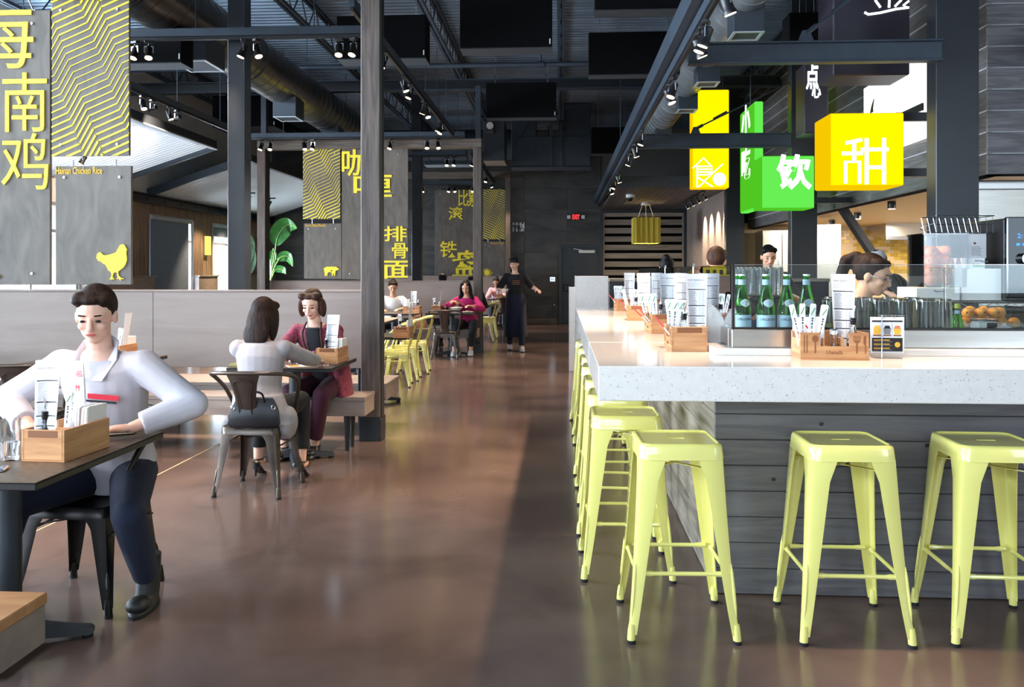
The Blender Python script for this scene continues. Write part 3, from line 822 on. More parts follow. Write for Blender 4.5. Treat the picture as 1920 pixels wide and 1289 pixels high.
# ------------------------------------------------------------------ track lighting
def rail(p0, p1, label, w=.035):
    p0, p1 = V(p0), V(p1)
    t = thing('light_track', label, 'track', tuple((p0 + p1) / 2), world=True)
    MB().bar(p0 + V((0, 0, .06)), p1 + V((0, 0, .06)), .06, .08, .003).build('carrier', M['steel_blue'], t)
    MB().bar(p0, p1, w, .035, .002).build('rail', M['blk'], t)
    dd = (p1 - p0)
    for k in range(3):
        q = p0 + dd * (.15, .58, .87)[k]
        MB().tube([q + V((0, 0, .1)), (q.x, q.y, ZC)], .006, 5).build('drop_rod', M['steel_blue'], t)
TZ = 3.84
rail((-6.2, 8.48, TZ), (-1.95, 8.48, TZ), 'cross track with spotlights at the nearest timber frame')
rail((-5.55, 14.95, TZ), (-1.7, 14.95, TZ), 'cross track with spotlights in front of the second timber frame')
rail((-3.3, 17.4, TZ), (-1.95, 17.4, TZ), 'short cross track with spotlights behind the second timber frame')
rail((-3.9, 23.1, TZ), (-1.9, 23.1, TZ), 'cross track with spotlights before the back wall banner')
rail((-1.9, 7.6, TZ), (-1.9, 14.85, TZ), 'long track running away left of the aisle past the timber post')
rail((-1.82, 17.15, TZ), (-1.82, 23.0, TZ), 'farther track running to the back wall left of the aisle')
rail((-5.62, 9.0, TZ), (-5.62, 14.4, TZ), 'track running away on the left beside the pale canopies')
rail((1.02, 3.0, 3.24), (1.02, 23.2, 3.24), 'long track running away right of the aisle above the bar', .03)
LAMPS = {}
LAMP_W = 300
def lamp_proto(kind, tilt):
    t = thing('spotlight', '', 'lamp')
    MB().box(-.03, .03, -.05, .05, -.03, 0, .004).tube([(0, 0, -.03), (0, 0, -.07)], .008, 6).build('mount', M['blk'], t)
    c, dv = V((0, 0, -.14)), V((math.sin(R(tilt)), 0, -math.cos(R(tilt))))
    mb = MB(); mb.bar((0, -.05, -.15), (0, -.05, -.07), .012, .012).bar((0, .05, -.15), (0, .05, -.07), .012, .012).bar((0, -.055, -.07), (0, .055, -.07), .012, .012)
    mb.build('yoke', M['chrome'], t)
    MB().loft([(c - dv * .09, .02), (c - dv * .075, .04), (c + dv * .05, .045), (c + dv * .06, .053), (c + dv * .085, .053)], 14).build('can', M['blk'] if kind else M['gun'], t, 40)
    MB().cyl(c + dv * .085, c + dv * .09, .044, n=14).build('lens', M['lamp'] if kind != 2 else M['lamp_soft'], t, 40)
    l = bpy.data.lights.new('spot_beam', 'SPOT'); l.energy = LAMP_W * (1.15 if kind == 1 else 1); l.color = (1, .77, .56) if kind != 1 else (1, .72, .48); l.spot_size = R(62); l.spot_blend = .7; l.shadow_soft_size = .05
    o = bpy.data.objects.new('spot_beam', l); COL.objects.link(o); o.parent = t
    o.location = c + dv * .13; o.rotation_euler = dv.to_track_quat('-Z', 'Y').to_euler()
    KIDS[t.name] = list(t.children)
    return t
def lamp(p, rz, label, tilt=22, kind=0, k=.82):
    key = (kind, tilt)
    if key not in LAMPS:
        LAMPS[key] = o = lamp_proto(kind, tilt); o.location = p; o.rotation_euler = (0, 0, R(rz)); o['label'] = label; o['group'] = 'track spotlights'; o.scale = (k, k, k)
        return o
    return dup(LAMPS[key], p, R(rz), label, 'track spotlights')
def along(lst, fixed, z, phrase, rzs, kind=0):
    """lst of photo (x, y) of the lens; fixed: ('Y', value) or ('X', value)"""
    for i, (x, y) in enumerate(lst):
        if fixed[0] == 'Y': q = P(x, y, Y=fixed[1]); loc = (q.x, fixed[1], z)
        else:
            q = P(x, y, Z=z - .2); loc = (fixed[1], q.y, z)
        lamp(loc, rzs[i % len(rzs)], ORD[i] + ' spotlight from the ' + phrase, 22, kind)
RZ = TZ - .018
along([(253, 78), (279, 78), (456, 80), (482, 73), (636, 75), (663, 72)], ('Y', 8.48), RZ, 'left on the cross track of the nearest timber frame', [250, 290, 200, 330, 270, 240])
along([(490, 269), (507, 271), (571, 269), (587, 271), (715, 270), (732, 268), (801, 269), (821, 268)], ('Y', 14.95), RZ, 'left on the track before the second timber frame', [230, 270, 300, 250, 280])
along([(838, 302), (852, 303)], ('Y', 17.4), RZ, 'left on the short track behind the second timber frame', [270, 240])
along([(793, 361), (842, 360), (852, 361), (886, 361)], ('Y', 23.1), RZ, 'left on the track before the back wall banner', [270, 240, 300, 270])
along([(727, 118), (737, 130), (774, 174), (783, 187), (812, 216), (816, 223), (838, 249), (842, 253)], ('X', -1.9), RZ, 'near end on the long track left of the aisle', [180, 220, 0, 200, 160, 320])
along([(887, 313), (916, 343), (927, 353)], ('X', -1.82), RZ, 'near end on the farther track left of the aisle', [180, 220, 0])
along([(252, 185), (316, 207), (362, 226)], ('X', -5.62), RZ, 'near end on the track beside the pale canopies', [0, 330, 20])
for i, (x, y) in enumerate(((262, 189), (330, 214), (374, 232))):
    q = P(x, y, Z=RZ - .2); lamp((-5.62, q.y, RZ), (180, 165, 150)[i], ORD[i] + ' spotlight turned to the upper left wall on the track beside the canopies', 82)
along([(1278, 92), (1263, 112), (1222, 187), (1226, 198), (1183, 275), (1172, 297), (1165, 313), (1150, 345), (1144, 356), (1138, 366)], ('X', 1.02), 3.223, 'near end on the long track right of the aisle', [160, 20, 200, 340, 175, 30], 1)
for i, (y, z) in enumerate(((12.4, 3.28), (19.2, 3.35), (20.6, 3.3))):
    t = thing('canopy_track', ORD[i] + ' short dark track under the pale canopies from the near end', 'track', (-7.2, y, z), world=True)
    zf = 3.0 + (-7.2 - XL) / 2.1 * .68
    MB().box(-7.35, -7.05, y - .02, y + .02, zf - .1, zf - .07, .003).tube([(-7.2, y, zf - .07), (-7.2, y, zf - .002)], .01, 6).build('rail', M['blk'], t)
    lamp((-7.2, y, zf - .1), 200, ORD[i] + ' small spotlight under the pale canopies from the near end', 30, 1)
t = thing('wall_washer_track', 'short black track under the soffit carrying four washers', 'track', (3.05, 19.5, 3.18), world=True)
MB().box(3.03, 3.07, 17.9, 21.4, 3.165, 3.2, .003).build('rail', M['blk'], t)
for i in range(4):
    lamp((3.05, 18.3 + i * .85, 3.165), 0, ORD[i] + ' black wall washer under the bar end soffit from the near end', 35, 2)

# the same tracks go on overhead, nearer than the picture shows; their lamps light the near tables, the floor and the counter
rail((-1.9, .4, TZ), (-1.9, 7.0, TZ), 'near length of the track left of the aisle above the picture edge')
rail((-5.2, 3.6, TZ), (-2.1, 3.6, TZ), 'cross track above the near table beyond the picture edge')
for i, y in enumerate((1.2, 2.9, 4.3, 5.9)): lamp((-1.9, y, RZ), (200, 170, 150, 190)[i], ORD[i] + ' spotlight of the near track left of the aisle above the picture')
for i, x in enumerate((-4.6, -3.6)): lamp((x, 3.6, RZ), (280, 90, 270)[i], ORD[i] + ' spotlight of the cross track above the near table')
for i, y in enumerate((3.6, 4.4, 5.3, 6.2)): lamp((1.02, y, 3.223), (-30, 180, 20, 170)[i], ORD[i] + ' spotlight over the near counter above the picture edge', 22, 1)
# ================================================================== HANGING BANNERS
def clip_poly(poly, w, h):
    def cut(ps, f, g):
        out = []
        for i, p in enumerate(ps):
            q = ps[(i + 1) % len(ps)]
            a, b = f(p), f(q)
            if a >= 0: out.append(p)
            if (a >= 0) != (b >= 0):
                t = a / (a - b); out.append((p[0] + (q[0] - p[0]) * t, p[1] + (q[1] - p[1]) * t))
        return out
    for f in (lambda p: p[0], lambda p: w - p[0], lambda p: p[1], lambda p: h - p[1]):
        poly = cut(poly, f, 0)
        if len(poly) < 3: return None
    return poly
def board(x0, x1, z0, z1, Y, label, group=None, cat='sign', bolts=True, hang=None):
    t = thing('hanging_board', label, cat, ((x0 + x1) / 2, Y, z0), group=group, world=True)
    MB().box(x0, x1, Y, Y + .03, z0, z1, .003).build('panel', M['banner'], t)
    if bolts:
        for x in (x0 + .12 * (x1 - x0), x1 - .15 * (x1 - x0)):
            for z in ((z0 + .1, z1 - .12) if bolts is True else (z1 - .1,)):
                MB().cyl((x, Y, z), (x, Y - .012, z), .012, n=10).build('standoff', M['bolt'], t, 40)
    if hang:
        for x in (x0 + .15, x1 - .15):
            MB().tube([(x, Y + .015, z1), (x, Y + .015, hang)], .008, 6).build('hanger_rod', M['bolt'], t)
    return t
def chevrons(t, x0, x1, z0, z1, Y, mirror=False, pitch=.07):
    w, h = x1 - x0, z1 - z0
    a, b = .36 * w, .155 * w          # flat run then steep run
    u = w / .66
    xs = [-5 * (a + b)]; zs = [-5 * (a * .42 + b * 1.75)]
    for k in range(24):
        if k % 2 == 0: xs.append(xs[-1] + a); zs.append(zs[-1] + a * .42)
        else: xs.append(xs[-1] + b); zs.append(zs[-1] + b * 1.75)
    n = int((h + 1.4 * w) / (pitch * u * .9))
    for i in range(-int(w * 1.3 / (pitch * u)), n):
        pts = [(x - i * pitch * u * .28, z + i * pitch * u * .74) for x, z in zip(xs, zs)]
        mb = MB(); any_ = False
        for (p, q) in zip(pts, pts[1:]):
            zm = ((p[1] + q[1]) / 2) / h
            th = .0115 * u * (.45 + 1.1 * min(1, abs(zm - .55) * 1.9)) * (pitch / .07)
            d = math.hypot(q[0] - p[0], q[1] - p[1]); nx, nz = -(q[1] - p[1]) / d * th / 2, (q[0] - p[0]) / d * th / 2
            e = th * .25; ex, ez = (q[0] - p[0]) / d * e, (q[1] - p[1]) / d * e
            c = clip_poly([(p[0] - ex - nx, p[1] - ez - nz), (q[0] + ex - nx, q[1] + ez - nz), (q[0] + ex + nx, q[1] + ez + nz), (p[0] - ex + nx, p[1] - ez + nz)], w, h)
            if c and len(c) >= 3:
                if mirror: c = [(w - x, z) for x, z in reversed(c)]
                mb.prism(c, .004, facing((x0, Y, z0))); any_ = True
        if any_: mb.build('stripe', M['letter'], t)
def glyph(t, ch, x0, z0, w, h, Y, bold=.012, clip=None, name='character', mat='letter', depth=.012):
    mb = MB()
    vs, fs, ww = text_mesh(ch, 1, depth, bold)
    vs[:, 0] *= w / ww; vs[:, 1] *= h
    if clip is not None: vs[:, 0] = np.minimum(vs[:, 0], clip)
    mb.add([tuple(p) for p in vs], fs, facing((x0, Y, z0)))
    return mb.build(name, M[mat], t)
def caption(t, s, x, z, w, h, Y):
    mb = MB(); letters(mb, s, h, .004, facing((x, Y, z)), .012, width=w)
    return mb.build('lettering', M['letter_small'], t)
def rect(xa, ya, xb, yb, Y):
    a, b = P(xa, yb, Y=Y), P(xb, ya, Y=Y); return a.x, b.x, a.z, b.z
# ---- near set, hung over the near booth
Y1 = 7.32
x1 = P(94, 300, Y=Y1).x; x0 = x1 - 1.1
t = board(x0, x1, 1.335, 3.79, Y1, 'tall dark board with large yellow characters at the left edge', 'near banner boards', hang=3.8)
def glyph_px(t, ch, xa, ya, xb, yb, Y, **k):
    a = rect(xa, ya, xb, yb, Y); return glyph(t, ch, a[0], a[2], a[1] - a[0], a[3] - a[2], Y - .001, **k)
glyph_px(t, '海', -68, 3, 64, 130, Y1, bold=.0)
glyph_px(t, '南', 6, 136, 89, 248, Y1, bold=.0)
glyph_px(t, '鸡', 4, 250, 92, 356, Y1, bold=.0)
glyph_px(t, '饭', -70, 440, 2, 524, Y1, bold=.0)
a = rect(97, -8, 242, 293, Y1)
t = board(*a, Y1, 'board of yellow zigzag stripes hanging near the left edge above the chicken board', 'near banner boards', hang=3.9)
chevrons(t, *a, Y1)
a = rect(104, 311, 246, 534, Y1)
t = board(*a, Y1, 'dark board with a yellow chicken silhouette and amber caption', 'near banner boards', bolts=1, hang=2.45)
b = rect(105, 313, 192, 327, Y1); caption(t, 'Hainan Chicken Rice', b[0], b[2], b[1] - b[0], b[3] - b[2], Y1 - .001)
CHICKEN = [(0, 62), (2, 72), (6, 76), (12, 78), (18, 74), (22, 70), (30, 69), (42, 71), (54, 74), (64, 78), (70, 88), (76, 97), (84, 100), (90, 98), (94, 93), (97, 87), (100, 84), (97, 82), (96, 74), (98, 66), (98, 54), (94, 44), (88, 36), (80, 30), (72, 26),
           (70, 20), (73, 12), (80, 7), (88, 5), (86, 3), (78, 4), (80, 0), (75, 1), (72, 5), (64, 3), (69, 8), (67, 14), (66, 22), (58, 22), (53, 16), (52, 8), (58, 4), (55, 2), (51, 4), (48, 0), (46, 4), (40, 2), (47, 8), (49, 16), (46, 24), (38, 28), (34, 36), (28, 44), (22, 46), (14, 52), (6, 54)]
PIG = [(2, 78), (0, 86), (5, 82), (4, 72), (8, 88), (20, 97), (40, 98), (60, 98), (72, 96), (80, 99), (84, 93), (92, 82), (100, 76), (99, 68), (90, 62), (82, 58), (76, 48), (76, 30), (74, 4), (68, 0), (66, 28), (62, 30), (60, 4), (53, 0), (54, 34), (46, 42), (34, 42), (28, 34), (24, 20), (26, 2), (19, 0), (16, 22), (14, 2), (7, 0), (8, 30), (4, 54)]
def shape(t, poly, xa, ya, xb, yb, Y, name, mat='letter'):
    r = rect(xa, ya, xb, yb, Y); w, h = r[1] - r[0], r[3] - r[2]
    MB().prism([(p[0] / 100 * w, p[1] / 100 * h) for p in reversed(poly)], .012, facing((r[0], Y - .0005, r[2]))).build(name, M[mat], t)
shape(t, CHICKEN, 182, 458, 240, 526, Y1, 'chicken_silhouette')
# ---- second set
Y2 = 15.2
a = rect(568, 276, 638, 411, Y2)
t = board(*a, Y2, 'board of yellow zigzag stripes left of the curry characters', 'middle banner boards', hang=3.70)
chevrons(t, *a, Y2)
a = rect(570, 419, 640, 523, Y2)
t = board(*a, Y2, 'dark board with a yellow pig silhouette and amber caption', 'middle banner boards', bolts=1, hang=a[3] + .08)
b = rect(573, 420, 611, 427, Y2); caption(t, 'Curry Ribs Noodle', b[0], b[2], b[1] - b[0], b[3] - b[2], Y2 - .001)
shape(t, PIG, 607, 500, 636, 518, Y2, 'pig_silhouette')
MB().cyl((P(622, 508, Y=Y2).x, Y2 - .0125, P(622, 508, Y=Y2).z), (P(622, 508, Y=Y2).x, Y2 - .014, P(622, 508, Y=Y2).z), .016, n=12).build('pig_spot', M['banner'], t)
a = rect(641, 277, 765, 524, Y2)
t = board(*a, Y2, 'wide dark board with yellow curry noodle characters behind the timber post', 'middle banner boards', hang=3.70)
glyph_px(t, '咖', 641, 280, 694, 331, Y2, bold=.012)
glyph_px(t, '喱', 663, 328, 735, 372, Y2, bold=.012)
glyph_px(t, '排', 720, 424, 763, 453, Y2, bold=.012)
glyph_px(t, '骨', 735, 456, 765, 485, Y2, bold=.012)
a2 = rect(718, 489, 776, 523, Y2); glyph(t, '面', a2[0], a2[2], a2[1] - a2[0], a2[3] - a2[2], Y2 - .001, bold=.012, clip=P(765, 500, Y=Y2).x - a2[0])
# ---- third set on the back wall
Y3 = 23.75
a = rect(815, 356, 898, 521, Y3)
t = board(*a, Y3, 'dark board with yellow hot plate characters on the back wall', 'far banner boards', hang=3.8)
MB().box(a[0] + .3, a[0] + .34, Y3 + .03, YB - .016, 2.0, 2.04).box(a[1] - .3, a[1] - .26, Y3 + .03, YB - .016, 2.0, 2.04).build('wall_bracket', M['bolt'], t)
glyph_px(t, '比', 859, 356, 878, 387, Y3, bold=.012)
glyph_px(t, '累', 877, 356, 898, 388, Y3, bold=.012)
glyph_px(t, '滚', 841, 388, 868, 413, Y3, bold=.012)
glyph_px(t, '铁', 825, 452, 857, 483, Y3, bold=.012)
a2 = rect(848, 469, 904, 520, Y3); glyph(t, '盘', a2[0], a2[2], a2[1] - a2[0], a2[3] - a2[2], Y3 - .001, bold=.012, clip=P(897, 500, Y=Y3).x - a2[0])
a = rect(904, 355, 947, 449, Y3)
t = board(*a, Y3, 'board of yellow zigzag stripes on the back wall right of the timber post', 'far banner boards', hang=3.8)
MB().box(a[0] + .1, a[0] + .14, Y3 + .03, YB - .016, 3.0, 3.04).build('wall_bracket', M['bolt'], t)
chevrons(t, *a, Y3, mirror=True, pitch=.08)
a = rect(905, 453, 947, 520, Y3)
t = board(*a, Y3, 'dark board with a yellow hot pot symbol on the back wall', 'far banner boards', bolts=1, hang=a[3] + .06)
MB().box(a[0] + .1, a[0] + .14, Y3 + .03, YB - .016, 2.0, 2.04).build('wall_bracket', M['bolt'], t)
b = rect(920, 454, 945, 459, Y3); caption(t, 'Rolling Hot Plate', b[0], b[2], b[1] - b[0], b[3] - b[2], Y3 - .001)
c = P(913, 512, Y=Y3)
MB().cyl((c.x, Y3, c.z), (c.x, Y3 - .012, c.z), .085, n=20).build('pot_disc', M['letter'], t)
pts = [(c.x + .115 * math.cos(k * math.pi / 12), Y3 - .006, c.z + .115 * math.sin(k * math.pi / 12)) for k in range(25)]
MB().tube(pts, .008, 5).build('pot_rim', M['letter'], t)
for s in (-1, 1):
    MB().tube([(c.x + s * .11, Y3 - .006, c.z + .03), (c.x + s * .155, Y3 - .006, c.z + .02), (c.x + s * .155, Y3 - .006, c.z - .02), (c.x + s * .11, Y3 - .006, c.z - .03)], .008, 5).build('pot_handle', M['letter'], t)
# ---- small fittings on the back wall
def wall_sign(x, y, w, h, Yw, nm, label, mat, cat='sign'):
    c = P(x, y, Y=Yw)
    t = thing(nm, label, cat, (c.x, Yw, c.z - h / 2), world=True)
    MB().box(c.x - w / 2, c.x + w / 2, Yw, YB - .013, c.z - h / 2, c.z + h / 2, .004).build('plate', M[mat], t)
    return t, c
YS = YB - .04
def pictogram(t, c, kind):
    mb = MB(); Y = YS - .001
    f = lambda x, z: (c.x + x, Y, c.z + z)
    mb.cyl(f(0, .105), (c.x, Y - .004, c.z + .105), .028, n=12)
    if kind == 'man': mb.prism([(-.05, -.02), (-.03, -.02), (-.03, -.14), (.03, -.14), (.03, -.02), (.05, -.02), (.05, .07), (-.05, .07)], .004, facing(f(0, 0)))
    elif kind == 'woman': mb.prism([(-.065, -.06), (-.025, -.06), (-.025, -.14), (.025, -.14), (.025, -.06), (.065, -.06), (.025, .07), (-.025, .07)], .004, facing(f(0, 0)))
    else:
        mb.prism([(-.03, -.03), (-.01, -.03), (-.01, .07), (-.03, .07)], .004, facing(f(0, 0)))
        mb.prism([(-.02, -.03), (.03, -.03), (.06, -.12), (.04, -.12), (.02, -.05), (-.02, -.05)], .004, facing(f(0, 0)))
        mb.tube([(c.x - .0 + .055 * math.cos(a), Y - .002, c.z - .07 + .055 * math.sin(a)) for a in [R(100 + 22 * k) for k in range(11)]], .008, 5)
    mb.build('pictogram', M['blk'], t)
for x, k, w, lab in ((965.5, 'man', .12, 'restroom sign with a man pictogram on the dark back wall'), (972.5, 'woman', .075, 'narrow restroom sign with a woman pictogram on the dark back wall'), (979.5, 'chair', .12, 'restroom sign with a wheelchair pictogram on the dark back wall')):
    t, c = wall_sign(x, 426, w, .26, YS, 'restroom_sign', lab, 'white_plastic')
    t['group'] = 'restroom signs'
    pictogram(t, c, k)
t, c = wall_sign(1080, 407, .26, .19, YB - .1, 'exit_sign', 'red glowing EXIT sign above the black steel door', 'blk')
mb = MB(); letters(mb, 'EXIT', .13, .004, facing((c.x - .1, YB - .101, c.z - .065)), .03, width=.2); mb.build('lettering', M['exit_red'], t)
for s in (-1, 1):
    MB().box(c.x + s * .2 - .05, c.x + s * .2 + .05, YB - .1, YB - .013, c.z - .05, c.z + .05, .01).build('emergency_head', M['white_plastic'], t)
    MB().box(min(c.x + s * .13, c.x + s * .15), max(c.x + s * .13, c.x + s * .15), YB - .06, YB - .04, c.z - .02, c.z + .02).build('arm', M['blk'], t)
t, c = wall_sign(1036, 524, .15, .13, YB - .03, 'light_switch', 'white triple light switch plate left of the black door', 'chrome', 'switch')
for k in (-1, 0, 1): MB().box(c.x + k * .042 - .01, c.x + k * .042 + .01, YB - .036, YB - .03, c.z - .04, c.z + .04, .002).build('rocker', M['blk'], t)
t, c = wall_sign(1039, 574, .075, .13, YB - .03, 'wall_outlet', 'black power outlet low on the wall left of the door', 'blk', 'outlet')
for k in (-1, 1): MB().box(c.x - .018, c.x + .018, YB - .034, YB - .03, c.z + k * .03 - .018, c.z + k * .03 + .018, .002).build('socket', M['white_plastic'] if k > 0 else M['blk'], t)
# ================================================================== FURNITURE
BH = 1.29
def bench(x0, x1, y0, y1, back, label, mat='bench_seat', feet=(.12, .5)):
    t = thing('booth_bench', label, 'bench', ((x0 + x1) / 2, (y0 + y1) / 2, 0), world=True)
    mb = MB().box(x0, x1, y0, y1, .415, .45, .004); mb.build('seat_top', M[mat], t)
    MB().box(x0, x1 - .004, y0 + .005, y1 - .005, .295, .415, .003).build('seat_box', M['bench_seat'], t)
    n = max(2, int((x1 - x0) / 1.8))
    for k in range(n + 1):
        x = x0 + .15 + (x1 - x0 - .32) * k / n
        for y in (y0 + .1, y1 - .1):
            MB().loft([((x, y, .295), .03), ((x, y, .02), .018), ((x, y, 0), .02)], 8).build('foot', M['blk'], t, 40)
    return t
def booth(x0, x1, yb, label_front, label_back, label_panel, front=True, rear=True):
    """a plywood back panel with a bench on either side"""
    t = thing('booth_partition', label_panel, 'partition', ((x0 + x1) / 2, yb, 0), world=True)
    n = max(1, int((x1 - x0) / 2.0))
    for k in range(n):
        a = x0 + (x1 - x0) * k / n; b = x0 + (x1 - x0) * (k + 1) / n
        MB().box(a + .001, b - .001, yb, yb + .05, .6, BH - .02, .003).build('back_panel', M['bench'], t)
    MB().box(x0, x1, yb - .008, yb + .058, BH - .02, BH, .004).build('cap_rail', M['bench_seat'], t)
    for k in range(n + 1):
        x = x0 + .3 + (x1 - x0 - .5) * k / n
        MB().box(x - .04, x + .04, yb + .052, yb + .1, .0, .7, .004).build('support_post', M['steel_black'], t)
    if front: bench(x0, x1, yb - .7, yb - .34, None, label_front)
    if rear: bench(x0, x1, yb + .14, yb + .74, None, label_back)
booth(-7.8, -1.56, 7.38, 'long grey booth bench on the near side, the maroon woman sits on it', 'grey booth bench behind the near booth back, its end shows past the timber post', 'long grey plywood booth back behind the two women at the near table')
booth(-5.6, -1.45, 15.42, 'grey booth bench under the woman in magenta', 'grey booth bench behind the magenta woman', 'grey plywood booth back behind the woman in magenta')
t = thing('booth_partition', 'far grey plywood booth back under the hot plate banner', 'partition', (-3, 23.2, 0), world=True)
MB().box(-5.5, -1.3, 23.3, 23.35, .55, 1.32, .003).build('back_panel', M['bench'], t)
MB().box(-5.5, -1.3, 23.29, 23.36, 1.32, 1.34, .003).build('cap_rail', M['bench_seat'], t)
for x in (-5.3, -3.2, -1.5): MB().box(x - .04, x + .04, 23.35, 23.4, 0, 1.2).build('support_post', M['steel_black'], t)
bench(-5.5, -1.35, 22.7, 23.27, None, 'far grey bench below the hot plate banner')
bench(-4.2, -1.6, 1.9, 2.56, None, 'near bench with warm lit seat cut by the lower left corner', 'bench_fg')
# ---- tables
def table(x0, x1, y0, y1, label, mat='table', z=.75, base=True):
    cx, cy = (x0 + x1) / 2, (y0 + y1) / 2
    t = thing('cafe_table', label, 'table', (cx, cy, 0), world=True)
    MB().box(x0, x1, y0, y1, z - .004, z, .002).build('table_top', M[mat], t)
    MB().box(x0 + .001, x1 - .001, y0 + .001, y1 - .001, z - .03, z - .004, .004).build('edge_band', M['table_edge'], t)
    MB().cyl((cx, cy, .06), (cx, cy, z - .03), .045, n=18).build('column', M['iron'], t, 40)
    MB().cyl((cx, cy, z - .045), (cx, cy, z - .03), .16, n=18).build('top_plate', M['iron'], t, 40)
    for k in range(4):
        a = R(45 + 90 * k) if False else R(90 * k + 20)
        dx, dy = math.cos(a), math.sin(a); L = .3
        rr = []
        for (q, w, h0, h1) in ((0, .045, .035, .1), (.35, .04, .025, .075), (.75, .034, .018, .05), (.96, .032, .016, .042), (1.0, .02, .018, .036)):
            px_, py_ = cx + dx * L * q, cy + dy * L * q
            rr.append([(px_ - dy * w, py_ + dx * w, h0), (px_ + dy * w, py_ - dx * w, h0), (px_ + dy * w * .7, py_ - dx * w * .7, h1), (px_ - dy * w * .7, py_ + dx * w * .7, h1)])
        leg = MB().rings(rr).build('foot_arm', M['iron'], t, 30)
        MB().cyl((cx + dx * L * .92, cy + dy * L * .92, 0), (cx + dx * L * .92, cy + dy * L * .92, .018), .022, n=10).build('glide', M['rubber'], leg)
    return t
table(-2.54, -1.74, 2.72, 3.63, 'near dark table in front of the man in white', 'table_fg')
table(-2.44, -1.66, 6.05, 6.82, 'dark table between the woman in grey and the woman in maroon')
table(-4.15, -3.30, 6.18, 6.95, 'empty dark table behind the man in white')
table(-5.75, -4.85, 6.22, 6.95, 'dark table cut by the left edge along the near booth')
table(-2.30, -1.47, 14.27, 14.93, 'dark table with the bowl of noodles in front of the woman in magenta')
table(-3.3, -2.42, 14.0, 14.75, 'dark table left of the noodle table before the woman in the white blouse')
table(-2.5, -1.65, 9.0, 9.6, 'dark table behind the timber post with the nearest yellow chair')
table(-3.3, -2.45, 10.9, 12.9, 'pale long table in front of the woman in the white blouse', 'bench')
table(-1.88, -1.1, 21.6, 22.3, 'far dark table in front of the woman in pink')
# ---- metal stool and armchair
def leg_sheet(mb, top, bot, sx, sy, w0=.085, w1=.03, th=.004, n=9):
    rr = []
    for i in range(n):
        t = i / (n - 1)
        p = V(top).lerp(V(bot), t)
        p.x += sx * .012 * (t ** 3) ; p.y += sy * .012 * (t ** 3)
        w = w0 + (w1 - w0) * (t ** .85) + .018 * max(0, 1 - t * 9)
        r = .02 * (1 - t) + .012 * t
        o = [(-w, 0), (-r, 0), (-r * .3, -r * .3), (0, -r), (0, -w)]
        q = [(-th, -w), (-th, -r - th * .3), (-r * .3 - th, -r * .3 - th), (-r - th * .3, -th), (-w, -th)]
        ring = [(p.x + sx * a, p.y + sy * b, p.z) for a, b in o + q]
        if sx * sy < 0: ring.reverse()
        rr.append(ring)
    mb.rings(rr)
def rsquare(h, r, z, n=4):
    out = []
    for (cx, cy, a0) in ((1, 1, 0), (-1, 1, 90), (-1, -1, 180), (1, -1, 270)):
        for k in range(n + 1):
            a = R(a0 + 90 * k / n)
            out.append((cx * (h - r) + r * math.cos(a), cy * (h - r) + r * math.sin(a), z))
    return out
def metal_legs(t, mat, s0, z0, s1, rib=True, w0=.085):
    for sx in (-1, 1):
        for sy in (-1, 1):
            mb = MB()
            leg_sheet(mb, (sx * s0, sy * s0, z0), (sx * (s1 - .012), sy * (s1 - .012), .035), sx, sy, w0)
            c = lambda t: V((sx * s0, sy * s0, z0)).lerp(V((sx * (s1 - .012), sy * (s1 - .012), .035)), t) + V((sx * .012 * t ** 3, sy * .012 * t ** 3, 0))
            q = [c(t) + V((-sx * .0045, -sy * .0045, 0)) for t in (.60, .65, .75, .84, .9)]
            mb.loft([(q[0], .002), (q[1], .006), (q[2], .007), (q[3], .0065), (q[4], .002)], 8)
            b = c(1.0) + V((-sx * .012, -sy * .012, 0))
            mb.loft([((b.x, b.y, .075), .012), ((b.x, b.y, .05), .0165), ((b.x + sx * .003, b.y + sy * .003, .012), .0165)], 12)
            lg = mb.build('leg', M[mat], t, 35)
            MB().cyl((b.x + sx * .003, b.y + sy * .003, 0), (b.x + sx * .003, b.y + sy * .003, .014), .0175, n=12).build('rubber_foot', M['rubber'], lg, 40)
def rung(t, mat, p0, p1, r=.0085):
    p0, p1 = V(p0), V(p1); d = (p1 - p0).normalized()
    MB().loft([(p0, .011), (p0 + d * .03, .011), (p0 + d * .045, r), (p1 - d * .045, r), (p1 - d * .03, .011), (p1, .011)], 8).build('rung', M[mat], t, 40)
